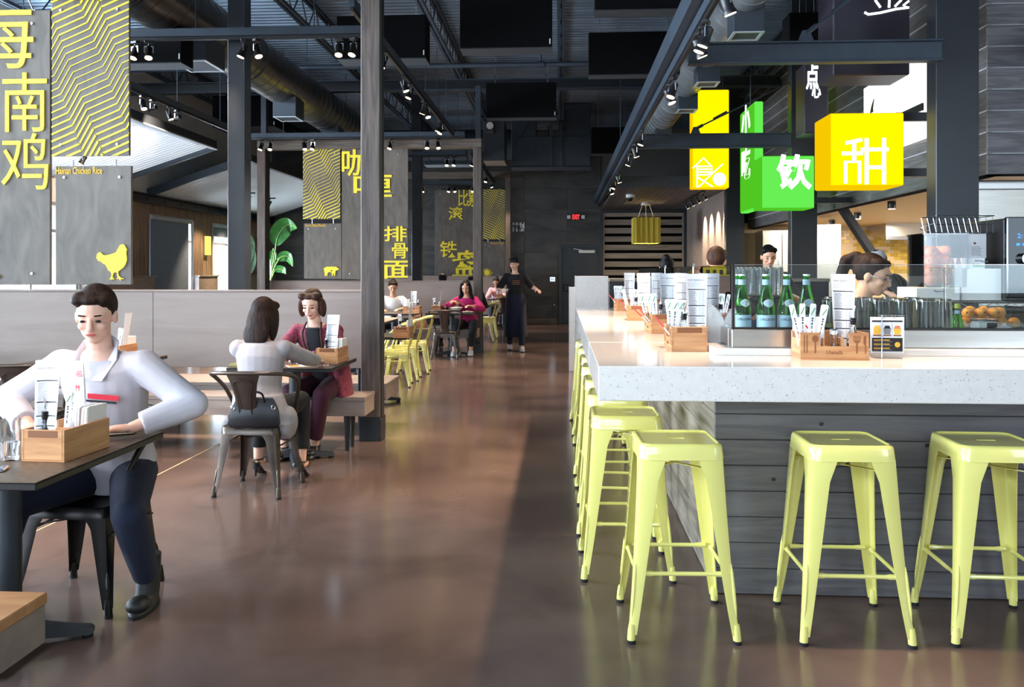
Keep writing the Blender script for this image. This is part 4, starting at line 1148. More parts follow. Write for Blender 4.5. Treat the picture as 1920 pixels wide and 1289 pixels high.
def stool(mat):
    t = thing('bar_stool', 'pale yellow metal bar stool', 'stool')
    H = .768; mb = MB()
    prof = [(.146, .03, H - .007), (.150, .034, H - .002), (.156, .038, H - .001), (.163, .042, H - .006), (.166, .044, H - .014), (.169, .044, H - .045), (.171, .044, H - .062)]
    outer = [rsquare(h, r, z) for h, r, z in prof]
    inner = [rsquare(h - .004, r, z) for h, r, z in reversed(prof[2:])]
    # seat pan with a slot: ring from the slot outline to the inner edge
    hole = []
    n = len(outer[0])
    for k in range(n):
        a = math.atan2(outer[0][k][1], outer[0][k][0])
        ca, sa = math.cos(a), math.sin(a)
        x = max(-.028, min(.028, .05 * ca * 1.2)); hole.append((x + .011 * ca, .011 * sa, H - .007))
    lowhole = [(x, y, z - .006) for x, y, z in hole]
    base = outer[0]
    mb.rings([[(x, y, z - .006) for x, y, z in base], lowhole, hole, base] + outer[1:] + [outer[-1]] + inner + [[(x * .985, y * .985, z - .007) for x, y, z in base]], True, False)
    mb.build('seat', M[mat], t, 50)
    metal_legs(t, mat, .166, H - .058, .215)
    tt = lambda z: .166 + (.205 - .166) * (1 - (z / (H - .06))) 
    z = .262; k = tt(z) - .012
    for a, b in (((-k + .02, -k, z), (k - .02, -k, z)), ((-k + .02, k, z), (k - .02, k, z)), ((-k, -k + .02, z - .004), (-k, k - .02, z - .004)), ((k, -k + .02, z - .004), (k, k - .02, z - .004))): rung(t, mat, a, b)
    k = .158
    for s in (1, -1):
        MB().bar((-k, -s * k, H - .105), (k, s * k, H - .105 + .004 * s), .018, .004).build('cross_brace', M[mat], t)
    KIDS[t.name] = list(t.children)
    return t
proto = stool('yellow')
row = [(.472, 3.545, 2, 'first pale yellow stool in front of the counter face, left of three'), (1.146, 3.556, 0, 'middle pale yellow stool of three in front of the counter face'), (1.735, 3.575, -1.5, 'pale yellow stool cut by the right edge in front of the counter')]
for i, (x, y, rz, lab) in enumerate(row):
    o = proto if i == 0 else dup(proto, (x, y, 0), R(rz))
    o.location = (x, y, 0); o.rotation_euler = (0, 0, R(rz)); o['label'] = lab; o['group'] = 'yellow stools at the counter'
for i, y in enumerate((4.19, 4.86, 5.5, 6.24, 6.92, 7.7, 8.48)):
    dup(proto, (.318 + random.uniform(-.006, .01), y, 0), R(random.uniform(-4, 4) + 180 * (i % 2)), ORD[i] + ' pale yellow stool from the corner along the aisle side of the counter', 'yellow stools along the aisle')
def armchair(mat, label):
    """origin under the seat, facing +y"""
    t = thing('metal_armchair', label, 'chair')
    H = .45; mb = MB()
    prof = [(.172, .03, H - .006), (.182, .04, H), (.190, .045, H - .006), (.193, .045, H - .05)]
    o = [rsquare(h, r, z) for h, r, z in prof]
    mb.rings(o + [rsquare(.188, .044, H - .05), rsquare(.17, .03, H - .012)], True, True)
    mb.build('seat', M[mat], t, 50)
    metal_legs(t, mat, .188, H - .045, .225, w0=.078)
    rail = cat_path([(-.193, .12, .42), (-.205, .11, .5), (-.25, .04, .66), (-.275, -.06, .75), (-.255, -.17, .79), (-.16, -.255, .805), (0, -.28, .808), (.16, -.255, .805), (.255, -.17, .79), (.275, -.06, .75), (.25, .04, .66), (.205, .11, .5), (.193, .12, .42)], 5)
    MB().tube(rail, .0135, 10).build('back_rail', M[mat], t, 60)
    rr = []
    for z, y, w in ((.43, -.186, .085), (.47, -.19, .075), (.55, -.21, .066), (.65, -.238, .07), (.74, -.262, .088), (.80, -.278, .11)):
        f = [(-w, y + .012), (-w * .55, y - .002), (0, y - .004), (w * .55, y - .002), (w, y + .012)]
        b = [(x, yy + .004) for x, yy in reversed(f)]
        rr.append([(x, yy, z) for x, yy in f + b])
    sp = MB().rings(rr).build('backrest', M[mat], t, 40)
    em = cat_path([(-.05, -.203, .5), (-.04, -.222, .56), (-.045, -.246, .66), (-.06, -.268, .745), (0, -.275, .76), (.06, -.268, .745), (.045, -.246, .66), (.04, -.222, .56), (.05, -.203, .5), (0, -.198, .495), (-.05, -.203, .5)], 4)
    MB().tube([(p.x, p.y - .004, p.z) for p in em], .004, 5).build('embossed_rim', M[mat], sp, 60)
    for s in (1, -1):
        MB().bar((-.18, -s * .18, H - .09), (.18, s * .18, H - .086), .016, .004).build('cross_brace', M[mat], t)
    k = .2
    for s in (1, -1): MB().tube([(s * k, -k + .03, .33), (s * k, k - .03, .33)], .006, 6).build('stretcher', M['blk'] if mat != 'yellow' else M[mat], t, 40)
    KIDS[t.name] = list(t.children)
    return t
CH = {}
def chair(mat, x, y, face, label, group=None):
    """face: direction the sitter looks, degrees from +y counterclockwise"""
    if mat not in CH: CH[mat] = o = armchair(mat, label)
    else: o = dup(CH[mat], (0, 0, 0), 0, label)
    o.location = (x, y, 0); o.rotation_euler = (0, 0, R(face))
    if group: o['group'] = group
    elif 'group' in o: del o['group']
    return o
chair('bronze', -2.0, 5.53, -3, 'dark bronze metal armchair under the woman in grey seen from behind')
chair('gun', -2.10, 3.67, 178, 'gunmetal armchair under the man in white')
chair('bronze', -1.93, 14.17, 0, 'bronze armchair with its back to us at the noodle table')
chair('bronze', -1.42, 21.15, 2, 'far bronze armchair before the woman in pink')
chair('bronze', -3.8, 5.85, 12, 'bronze armchair tucked under the empty table behind the man')
YG = 'yellow armchairs along the aisle'
chair('yellow', -2.13, 10.72, 96, 'nearest pale yellow armchair right of the timber post', YG)
chair('yellow', -2.13, 11.36, 94, 'middle pale yellow armchair of the three in the aisle row', YG)
chair('yellow', -2.12, 12.15, 95, 'third pale yellow armchair, next to the bronze one', YG)
chair('yellow', -1.62, 17.6, 93, 'near pale yellow armchair beyond the second timber frame')
chair('yellow', -1.62, 18.6, 93, 'far pale yellow armchair beyond the second timber frame')
chair('yellow', -3.5, 11.0, -85, 'near pale yellow armchair on the window side of the long table')
chair('yellow', -3.5, 12.2, -90, 'far pale yellow armchair on the window side of the long table')
# ================================================================== THE BAR COUNTER
CX, CY, CZ = .15, 3.43, 1.07
M['quartz_speck'] = pm('quartz_fleck', (128, 128, 132), .2)
t = thing('quartz_worktop', 'thick white quartz counter top wrapping the bar', 'counter', (1.6, 4.2, .93), world=True)
MB().box(CX, 3.25, CY, 4.58, CZ - .14, CZ, .003).build('front_slab', M['quartz'], t)
MB().box(CX, .98, 4.601, 9.0, CZ - .14, CZ, .003).build('side_slab', M['quartz'], t)
sp = MB()
for k in range(420):
    x, z = random.uniform(CX + .01, 2.4), random.uniform(CZ - .135, CZ - .006); s = random.choice((.0012, .0016, .0024))
    sp.prism([(-s, -s), (s, -s * .6), (s * .4, s)], .0006, facing((x, CY - .0001, z)))
o = sp.build('fleck', M['quartz_speck'], t); o['kind'] = 'stuff'
t = thing('plank_counter', 'grey washed plank front below the white counter', 'counter', (1.9, 3.86, 0), world=True)
MB().box(.71, 3.2, 3.88, 4.5, 0, CZ - .14).box(.71, .95, 4.5, 8.95, 0, CZ - .14).build('core', M['baffle'], t)
for k in range(8):
    z0 = .004 + k * .1155
    MB().box(.69, 3.22, 3.858, 3.88, z0, z0 + .113, .003).build('plank', M['plank'], t)
    for a, b in ((3.882, 6.4), (6.403, 8.95)): MB().box(.69, .71, a, b, z0, z0 + .113, .003).build('plank', M['plank_side_lit'], t)
for x, z in ((.82, .87), (1.16, .77), (1.36, .88), (1.62, .68), (2.05, .87), (1.92, .62), (1.27, .6), (2.2, .8), (.95, .52)):
    q = MB().prism([(.011 * math.cos(a) * (1 + .15 * math.sin(2 * a)), .009 * math.sin(a)) for a in [R(36 * k) for k in range(10)]], .0012, facing((x, 3.8583, z)))
    q.build('knot', M['knot'], t)
t = thing('counter_riser', 'low white quartz riser running along the counter under the glass guard', 'counter', (1.9, 3.95, CZ), world=True)
MB().box(.70, 3.2, 3.9, 4.06, CZ, CZ + .032, .003).build('front_riser', M['quartz'], t)
MB().box(.70, .9, 4.061, 8.9, CZ, CZ + .032, .003).build('side_riser', M['quartz'], t)
Z1 = CZ + .032
t = thing('steel_ledge', 'brushed steel ledge under the glass guard on the counter', 'ledge', (1.9, 4.0, Z1), world=True)
MB().box(.785, 3.2, 3.955, 4.04, Z1, Z1 + .083, .003).build('front_ledge', M['stainless'], t)
MB().box(.785, .87, 4.041, 8.85, Z1, Z1 + .083, .003).build('side_ledge', M['stainless'], t)
Z2 = Z1 + .083
t = thing('glass_guard', 'clear glass guard standing on the steel ledge around the bar', 'glass', (1.9, 4.0, Z2), world=True)
for a, b in ((.80, 1.745), (1.75, 3.2)): MB().box(a, b, 3.975, 3.983, Z2 + .008, 1.482, .001).build('pane', M['sheet_glass'], t)
for a, b in ((3.99, 5.2), (5.21, 6.6), (6.61, 8.8)): MB().box(.80, .808, a, b, Z2 + .008, 1.482, .001).build('pane', M['sheet_glass'], t)
MB().box(.79, .8, 3.97, 3.99, Z2, 1.485).box(.79, 3.2, 3.968, 3.99, Z2, Z2 + .008).build('black_channel', M['blk'], t)
MB().box(.8, 3.2, 3.975, 3.983, 1.482, 1.4835).build('polished_edge', M['chrome'], t)
for y in (5.205, 6.605): MB().box(.797, .811, y - .006, y + .006, Z2 + .008, 1.5).build('glass_post', M['chrome'], t)
# quartz partitions at the far end of the counter
for i, (y, x0, x1, h) in enumerate(((10.12, .17, .56, 1.40), (12.4, .12, .5, 1.23))):
    o = MB().box(x0, x1, y, y + .045, 0, h, .004).build('quartz_partition', M['quartz'])
    tag(o, ('grey white quartz partition standing past the far end of the counter', 'farther and lower quartz partition behind the first one')[i], 'partition')
    MB().box(x0 - .006, x0, y - .002, y + .05, 0, h + .004).build('steel_edge', M['stainless'], o)

# ================================================================== CADDIES AND WHAT STANDS IN THEM
def wrap(vs, r):
    """bend text lying in xy (extruded along z) around a vertical cylinder of radius r, front toward -y; centred on x=0"""
    out = []
    for x, y, z in vs:
        a = x / r; rr = r + z
        out.append((rr * math.sin(a), -rr * math.cos(a), y))
    return out
def caddy_proto():
    t = thing('utensil_caddy', '', 'caddy'); L, W, H, b = .285, .17, .118, .0015
    MB().box(-L / 2, L / 2, -W / 2, W / 2, 0, .008, b).build('bottom_board', M['bamboo'], t)
    fr = [(-L / 2, .008), (L / 2, .008), (L / 2, H), (.062, H), (.062, .06), (-.06, .06), (-.06, H), (-L / 2, H)]
    f = MB().prism(fr, .009, facing((0, -W / 2 + .009, 0))).build('front_board', M['bamboo'], t)
    MB().box(-L / 2, L / 2, W / 2 - .009, W / 2, .008, H, b).build('back_board', M['bamboo'], t)
    for s in (-1, 1):
        e = MB().box(s * L / 2, s * (L / 2 - .009), -W / 2 + .009, W / 2 - .009, .008, H, b).build('end_board', M['bamboo'], t)
        MB().box(s * (L / 2 + .0006), s * (L / 2 - .0096), -.062, .062, H - .032, H + .0006, .004).build('handle_notch', M['bamboo_dark'], e)
    MB().box(-.045, -.039, -W / 2 + .009, W / 2 - .009, .008, H - .025).build('divider', M['bamboo'], t)
    MB().box(.035, .041, -W / 2 + .009, W / 2 - .009, .008, H - .025).build('divider', M['bamboo'], t)
    F = facing((0, -W / 2, 0))
    d = .0008
    for x in (-.126, -.115): MB().prism([(x - .0022, .03), (x + .0022, .03), (x + .0022, .108), (x - .0022, .108)], d, F).build('chopstick_symbol', M['bamboo_dark'], f)
    en = MB()
    en.prism([(-.083, .03), (-.077, .03), (-.077, .078), (-.083, .078)], d, F)
    en.prism([(-.08 + .014 * math.cos(R(a)), .092 + .015 * math.sin(R(a))) for a in range(0, 360, 24)], d, F)
    en.build('spoon_symbol', M['bamboo_dark'], f); en = MB()
    en.prism([(.09, .03), (.096, .03), (.096, .076), (.09, .076)], d, F); en.prism([(.08, .084), (.086, .075), (.1, .075), (.106, .084), (.103, .084), (.083, .084)], d, F)
    for x in (.081, .089, .097, .105): en.prism([(x - .0017, .083), (x + .0017, .083), (x + .0017, .106), (x - .0017, .106)], d, F)
    en.build('fork_symbol', M['bamboo_dark'], f); en = MB()
    en.prism([(.126, .03), (.131, .03), (.131, .107), (.127, .107), (.121, .1), (.12, .07), (.126, .066)], d, F)
    en.build('knife_symbol', M['bamboo_dark'], f)
    lt = MB(); letters(lt, 'Utensils', .017, .0008, facing((-.034, -W / 2 - .0002, .026)), .01, width=.068); lt.build('burnt_lettering', M['bamboo_dark'], f)
    return t
def sheet(mb, w, h, bend, lean, th=.0012, n=8, taper=.0, rects=None, off=0):
    """upright bent paper; x across, bent in y; rects: list of (u0,u1,v0,v1) print patches laid on the front"""
    def p(u, v, d):
        x = (u - .5) * w * (1 - taper * (1 - v)); y = bend * (2 * abs(u - .5)) ** 2 + lean * v * h
        return (x, y - d, v * h)
    if rects is None:
        f = [[p(i / n, v / 4, 0) for i in range(n + 1)] + [p(i / n, v / 4, -th) for i in range(n, -1, -1)] for v in range(5)]
        mb.rings(f)
    else:
        for u0, u1, v0, v1 in rects:
            k = max(1, int((u1 - u0) * n))
            vs, fs = [], []
            for i in range(k + 1):
                u = u0 + (u1 - u0) * i / k
                vs += [p(u, v0, .0005), p(u, v1, .0005)]
            for i in range(k): fs.append((2 * i, 2 * i + 2, 2 * i + 3, 2 * i + 1))
            mb.add(vs, fs)
    return p
def menu_proto(w=.105, h=.36, bend=-.012, taper=.25, logo=True):
    t = thing('menu_sheet', '', 'menu')
    mb = MB(); p = sheet(mb, w, h, bend, .12, taper=taper); mb.build('paper', M['paper'], t, 60)
    bars = [(.06, .94, v, v + .012) for v in (.78, .56, .42, .32, .2)]
    bk = MB(); sheet(bk, w, h, bend, .12, taper=taper, rects=bars); bk.build('section_bar', M['ink'], t)
    ln = []
    for a, b in ((.57, .775), (.43, .555), (.33, .415), (.21, .315), (.02, .195)):
        v = b - .014
        while v > a: ln += [(.1, .1 + random.uniform(.25, .42), v, v + .0045), (.66, .7, v, v + .0045), (.76, .9, v, v + .0045)]; v -= .0105
    for v in (.83, .85, .87): ln.append((.08, .9, v, v + .002))
    g = MB(); sheet(g, w, h, bend, .12, taper=taper, rects=ln); g.build('small_print', M['ink_grey'], t)['kind'] = 'stuff'
    if logo:
        vs, fs, ww = text_mesh('FOOD     TERMINAL', 1, .0, 0)
        q = MB(); q.add([p(.1 + .8 * x / ww, .905 + .018 * y, .0007) for x, y, z in vs], fs); q.build('logo_lettering', M['ink'], t)
        c = [p(.44 + .045 * math.cos(R(a)), .913 + .014 * math.sin(R(a)), .0008) for a in range(0, 360, 30)]
        MB().tube(c + c[:1], .0007, 4).build('logo_circle', M['ink_grey'], t)
    return t
def packet_proto():
    t = thing('chopstick_packet', '', 'packet')
    mb = MB(); mb.rings([[(-.011, -.003, 0), (.011, -.003, 0), (.011, .003, 0), (-.011, .003, 0)], [(-.012, -.004, .12), (.012, -.004, .12), (.012, .004, .12), (-.012, .004, .12)], [(-.0115, -.004, .225), (.0115, -.004, .225), (.0115, .004, .225), (-.0115, .004, .225)], [(-.009, -.0015, .232), (.009, -.0015, .232), (.009, .0015, .232), (-.009, .0015, .232)]])
    mb.build('sleeve', M['paper'], t)
    MB().prism([(-.009, .185), (-.005, .185), (.009, .215), (.005, .215)], .0006, facing((0, -.0041, 0))).build('green_slash', M['green_ink'], t)
    k = MB()
    for a, b, w in ((.165, .172, .004), (.155, .163, .0028), (.142, .15, .0034), (.12, .138, .0012), (.1, .115, .0016)): k.prism([(-w, a), (w, a + .001), (w * .8, b), (-w, b - .001)], .0006, facing((0, -.0041, 0)))
    k.build('brush_print', M['ink'], t)
    return t
def soy_proto(full=.6, name='soy_bottle'):
    t = thing(name, '', 'bottle')
    g = [(0, 0), (.026, 0), (.028, .004), (.028, .085), (.024, .1), (.012, .118), (.011, .14), (.0125, .142), (.0125, .147), (.009, .147), (.009, .12), (.021, .1), (.0255, .085), (.0255, .006), (0, .005)]
    MB().lathe(g, n=16).build('glass_body', M['glass'], t, 40)
    if full > 0:
        k = .006 + full * .09
        MB().lathe([(0, .0055), (.025, .0065), (.025, min(k, .085)), (.0205 if k > .098 else .025, k), (0, k)], n=16).build('sauce', M['soy'], t, 40)
    MB().lathe([(0, .142), (.010, .142), (.0145, .149), (.0145, .153), (.011, .155), (.0145, .158), (.0145, .162), (.011, .164), (.014, .167), (.014, .171), (0, .172)], n=14).build('stopper', M['blk'], t, 40)
    MB().loft([((0, 0, .17), .0055), ((0, 0, .185), .0045), ((.002, 0, .2), .004), ((.008, 0, .222), .003)], 10).build('pour_spout', M['chrome'], t, 40)
    return t
def pepper_proto():
    t = thing('pepper_bottle', '', 'bottle')
    MB().lathe([(0, 0), (.018, 0), (.0185, .05), (.014, .075), (.018, .095), (.018, .098), (.0165, .098), (.012, .075), (.0165, .05), (.016, .003), (0, .003)], n=14).build('glass_body', M['glass'], t, 40)
    MB().lathe([(0, .004), (.0155, .004), (.0155, .05), (0, .055)], n=14).build('pepper', M['ink_grey'], t, 40)
    MB().lathe([(.0185, .098), (.0185, .118), (.015, .123), (0, .123)], n=14).build('cap', M['chrome'], t, 40)
    return t
def napkin_proto(fan=False):
    t = thing('napkin_stack', '', 'napkins')
    n = 14 if fan else 9
    for k in range(n):
        mb = MB()
        if fan:
            a = R(20 + 75 * k / (n - 1)); M4 = Matrix.Rotation(a, 4, 'Y')
            mb.prism([(-.05, 0), (.05, 0), (.055, .135), (.03, .15), (-.055, .14)], .002, M4 @ Matrix.Rotation(R(90), 4, 'X') @ Matrix.Rotation(R(k * 1.5 - 8), 4, 'Y'))
        else:
            M4 = Matrix.Translation((0, (k - 4) * .0055, 0)) @ Matrix.Rotation(R(random.uniform(-2, 2) - 4), 4, 'X') @ Matrix.Rotation(R(90), 4, 'X')
            j = random.uniform(-.004, .004)
            mb.prism([(-.062 + j, 0), (.062 + j, 0), (.062 + j, .165 + j), (.05, .17 + j), (-.06 + j, .168)], .004, M4)
        mb.build('napkin', M['napkin'], t)
    return t
def straw_proto():
    t = thing('straw', '', 'straw')
    MB().tube([(0, 0, 0), (0, 0, .12)], .0032, 7).build('paper_sleeve', M['paper'], t, 40)
    MB().tube([(0, 0, .12), (0, 0, .19)], .0036, 7).build('red_end', M['red'], t, 40)
    return t
PROTO = {}
def put(kind, maker, loc, rz, label, group=None, rot=None):
    if kind not in PROTO:
        PROTO[kind] = o = maker(); KIDS[o.name] = list(o.children); o.location = loc
    else: o = dup(PROTO[kind], loc)
    o.rotation_euler = (0, 0, rz) if rot is None else rot
    o['label'] = label
    if group: o['group'] = group
    elif 'group' in o: del o['group']
    return o
def caddy_set(loc, rz, place, packets=5, menus=1, soy=.6, naps=True, fan=False, pepper=False, straws=1, menu_spots=None):
    """place: phrase that finds this caddy; everything in it is a thing of its own"""
    Mx = Matrix.Translation(loc) @ Matrix.Rotation(rz, 4, 'Z')
    at = lambda x, y, z=.009: tuple(Mx @ V((x, y, z)))
    put('caddy', caddy_proto, loc, rz, 'bamboo utensil caddy ' + place)
    for k in range(packets):
        x = -.122 + .026 * (k % 3); y = -.055 + .02 * (k // 3)
        put('packet', packet_proto, at(x, y, .01), 0, ('far middle near'.split()[k % 3] + ' ' + 'left center right'.split()[k // 3] if abs(rz) > 1 else 'front second third'.split()[k // 3] + ' row ' + 'left middle right'.split()[k % 3]) + ' chopstick packet in the caddy ' + place, 'chopstick packets in the caddy ' + place, (R(random.uniform(-9, 9)), R(random.uniform(-9, 9) + (k % 3 - 1) * 5), R(random.uniform(-14, 14))))
    if naps: put('napkins', napkin_proto, at(-.075, .045), rz, 'white folded napkins in the caddy ' + place)
    if fan: put('napkin_fan', lambda: napkin_proto(True), at(-.02, .05, .09), 0, 'white napkins fanned out over the rim of the caddy ' + place)
    if soy is not None:
        kd = 'soy%.1f' % soy
        put(kd, lambda: soy_proto(soy), at(.098, -.02), rz, ('soy sauce bottle with pouring spout in the caddy ' if soy else 'clear glass oil bottle with pouring spout in the caddy ') + place)
    if pepper: put('pepper', pepper_proto, at(.012, -.035), rz, 'pepper bottle with chrome cap in the caddy ' + place)
    for k in range(menus):
        sx, sy, a = (menu_spots or [(.0, .05, 0), (.06, .06, 4)])[k]
        put('menu', menu_proto, at(sx, sy, .01), 0, ('printed menu sheet standing in the caddy ', 'second printed menu sheet standing in the caddy ')[k] + place, None, (0, R(random.uniform(-2, 2)), rz + R(a)))
    for k in range(straws):
        put('straw', straw_proto, at(.0 - .03 * k, -.03, .012), 0, ('red ended straw leaning out of the caddy ', 'second red ended straw leaning out of the caddy ')[k] + place, None, Euler((R(38), R(35 - 70 * k), 0)).to_matrix().to_euler() if rz == 0 else (R(-5), R(-38 - 8 * k), 0))
N90 = R(-90)
# on the counter
c = P(1566, 676, Z=CZ)
caddy_set((c.x, c.y + .085, CZ), R(-2), 'with burnt utensil symbols', packets=6, pepper=True, menu_spots=[(.075, .05, 0)])
for i, (xa, xb, yb, pl, kw) in enumerate((
        (1255, 1331, 660, 'nearest in the counter row', dict(packets=9, fan=True, naps=False, menu_spots=[(.02, .055, 90)])),
        (1218, 1272, 626, 'second in the counter row', dict(packets=9, menus=2, straws=2, menu_spots=[(.02, .05, 75), (.07, .03, 95)])),
        (1186, 1212, 602, 'third in the counter row', dict(packets=8, menus=1, menu_spots=[(.02, .05, 80)])),
        (1163, 1180, 584, 'last in the counter row', dict(packets=8, menus=1, menu_spots=[(.04, .05, 85)])))):
    c = P((xa + xb) / 2, yb, Z=CZ)
    caddy_set((c.x, c.y + .143, CZ), N90 + R((0, 3, -2, 2)[i]), pl, **kw)
# on the tables
TZ0 = .75
c = P(126, 868, Z=TZ0); caddy_set((c.x - .087, c.y + .145, TZ0), N90 - R(3), 'on the near table', packets=3, soy=0.0, straws=0, menu_spots=[(.12, -.005, 88)])
c = P(635, 683, Z=TZ0); caddy_set((c.x - .087, c.y + .145, TZ0), N90 - R(2), 'before the woman in maroon', packets=4, straws=0, menu_spots=[(.11, .02, 80)])
c = P(285, 652, Z=TZ0 + .0); caddy_set((-3.55, 6.62, TZ0), N90, 'behind the man in white', packets=3, straws=0, soy=0.0)
c = P(745, 636, Z=TZ0); caddy_set((c.x + .02, c.y + .25, TZ0), N90, 'behind the timber post', packets=3, straws=0, soy=0.0)
c = P(773, 591, Y=14.2); caddy_set((c.x, 14.25, TZ0), R(-8), 'before the white blouse', packets=3, straws=0)
caddy_set((-2.15, 14.6, TZ0), N90, 'beside the noodle bowl', packets=3, straws=0)
caddy_set((P(946, 556, Z=TZ0).x, 22.0, TZ0), N90, 'before the woman in pink', packets=3, straws=0)

q = P(150, 740, Y=3.24)
t = thing('paper_packet', 'tall white packet with red lettering in the caddy on the near table', 'packet', (q.x, 3.24, TZ0 + .012))
MB().rings([[(-.02, -.004, 0), (.02, -.004, 0), (.02, .004, 0), (-.02, .004, 0)], [(-.021, -.006, .2), (.021, -.006, .2), (.021, .006, .2), (-.021, .006, .2)], [(-.017, -.002, .315), (.014, -.002, .325), (.014, .002, .325), (-.017, .002, .315)]]).build('sleeve', M['paper'], t)
for s_, z_ in (('VEG', .275), ('M', .22)):
    mb = MB(); letters(mb, s_, .022, .0006, facing((-.014, -.0062, z_)), .0, width=.026 if len(s_) > 1 else .014); mb.build('red_lettering', M['red'], t)
# ---- small things on the near tables
def phone(x, y, z, rz, label, case='blk'):
    t = thing('phone', label, 'phone', (x, y, z), rz)
    MB().box(-.036, .036, -.072, .072, 0, .01, .004).build('body', M[case], t)
    MB().box(-.032, .032, -.064, .064, .0098, .0106).build('screen', M['blk_gloss'], t)
    return t
c = P(252, 806, Z=TZ0); phone(c.x - .02, 3.545, TZ0, R(-64), 'black phone lying at the far corner of the near table')
t = phone(-2.02, 2.86, TZ0, R(-70), 'phone with silver edge lying at the left of the near table', 'chrome')
def tumbler(mb, r0, r1, h, th=.003, z0=0, flip=False):
    pr = [(0, 0), (r0 * .96, 0), (r0, .004), (r1, h), (r1 - th, h), (r0 - th, .014), (0, .012)]
    if flip: pr = [(r, h - z) for r, z in reversed(pr)]
    mb.lathe([(r, z + z0) for r, z in pr], n=18)
def water_glass(loc, label, straw=None, r0=.03, r1=.037, h=.15, fill=.5, liquid='water'):
    t = thing('drinking_glass', label, 'glass', loc)
    mb = MB(); tumbler(mb, r0, r1, h); mb.build('glass_wall', M['glass'], t, 40)
    rf = r0 + (r1 - r0) * fill - .0032
    MB().lathe([(0, .0135), (r0 - .0034, .0145), (rf, h * fill), (0, h * fill)], n=18).build('drink', M[liquid], t, 40)
    if straw: MB().tube([(.0, 0, .016), (straw, 0, h + .05)], .003, 7).build('straw', M['blk'], t, 40)
    return t
c = P(2, 868, Z=TZ0); water_glass((c.x, c.y + .05, TZ0), 'clear glass half full of water at the left edge', fill=.45)
M['tea'] = pm('iced_tea', (120, 62, 60), .05, trans=.6, ior=1.33)
water_glass((-2.02, 6.32, TZ0), 'tall glass with a dark straw between the two women', .02, liquid='tea', fill=.8, h=.16)
def flat_item(name, label, cat, x, y, z, w, l, h, rz, mat, kids=()):
    t = thing(name, label, cat, (x, y, z), R(rz))
    MB().box(-w / 2, w / 2, -l / 2, l / 2, 0, h, min(.003, h * .3)).build('cover', M[mat], t)
    for nm, (a, b, c_, d), m in kids: MB().box(a, b, c_, d, h, h + .0008).build(nm, M[m], t)
    return t
M['card_orange'] = pm('orange_print', (230, 150, 50), .5)
M['olive'] = pm('olive_cover', (120, 112, 60), .6)
flat_item('menu_card', 'orange and white menu card lying on the table of the two women', 'card', -1.93, 6.2, TZ0, .14, .2, .003, -60, 'paper', (('print_panel', (-.06, .06, -.09, -.01), 'card_orange'), ('print_panel', (-.06, .06, .02, .08), 'card_orange')))
flat_item('notebook', 'rolled green and red folder at the left end of the table of the two women', 'folder', -2.36, 6.16, TZ0, .1, .16, .022, 80, 'olive', (('red_band', (-.045, .045, -.075, -.05), 'red'),))
t = thing('keys', 'small dark bunch of keys on the table before the maroon caddy', 'keys', (P(618, 686, Z=TZ0).x, P(618, 686, Z=TZ0).y, TZ0))
MB().tube([(.012 * math.cos(R(a)), .012 * math.sin(R(a)), .003) for a in range(0, 361, 30)], .0015, 5).build('key_ring', M['chrome'], t)
for k in (-.5, .1, .7): MB().bar((.01, 0, .003), (.01 + .05 * math.cos(k), .05 * math.sin(k), .003), .008, .003).build('key', M['blk'], t)
# bowl, plate and cup of the noodle table
t = thing('noodle_bowl', 'white noodle bowl in front of the woman in magenta', 'bowl', (-1.83, 14.62, TZ0))
MB().lathe([(0, 0), (.06, 0), (.06, .012), (.1, .05), (.135, .085), (.13, .085), (.095, .054), (.05, .02), (0, .018)], n=24).build('bowl_body', M['white_plastic'], t, 40)
MB().lathe([(0, .062), (.106, .062), (.1, .058), (0, .056)], n=20).build('soup', M['bamboo'], t, 40)
t = thing('side_plate', 'white side plate right of the noodle bowl', 'plate', (-1.6, 14.5, TZ0))
MB().lathe([(0, 0), (.06, 0), (.1, .014), (.1, .018), (.06, .005), (0, .005)], n=22).build('plate_body', M['white_plastic'], t, 40)
MB().ell((0, 0, .018), (.05, .035, .014)).build('food', M['cream'], t, 40)
water_glass((-2.0, 14.5, TZ0), 'small glass of tea left of the noodle bowl', h=.11, fill=.6, liquid='tea')
t = thing('far_plate', 'white plate before the woman in pink', 'plate', (-1.72, 21.95, TZ0))
MB().lathe([(0, 0), (.08, 0), (.14, .02), (.14, .024), (.08, .005), (0, .005)], n=20).build('plate_body', M['white_plastic'], t, 40)
# dessert card on its chrome stand
c = P(1664, 672, Z=CZ); sx, sy = c.x, c.y + .02
t = thing('card_stand', 'chrome stand holding the dessert card on the counter', 'stand', (sx, sy, CZ), R(-3))
MB().box(-.055, .06, -.035, .035, 0, .003, .001).build('base_plate', M['chrome'], t)
MB().tube([(-.02, -.01, .003), (-.02, -.01, .19)], .003, 8).build('post', M['chrome'], t, 40)
MB().tube([(-.035, -.01, .19), (.075, -.01, .19)], .0026, 8).build('top_bar', M['chrome'], t, 40)
for x in (-.01, .03): MB().tube([(x + .007 * math.cos(R(a)), -.01, .183 + .008 * math.sin(R(a))) for a in range(0, 361, 30)], .0012, 5).build('ring', M['chrome'], t, 40)
t = thing('dessert_card', 'dessert card with three pictures over a black panel, hanging on the chrome stand', 'card', (sx + .006, sy + .0, CZ + .02), R(-3))
MB().box(-.072, .072, -.0015, .0015, 0, .16, .0005).build('card_sleeve', M['paper'], t)
F = facing((0, -.0016, 0)); pr = lambda ps, m, nm, d=.0005: MB().prism(ps, d, F).build(nm, M[m], t)
bx = lambda a, b, c_, d: [(a, c_), (b, c_), (b, d), (a, d)]
pr(bx(-.065, .065, .138, .145), 'blk', 'header_strip')
pr(bx(-.065, .065, .008, .068), 'blk', 'text_panel')
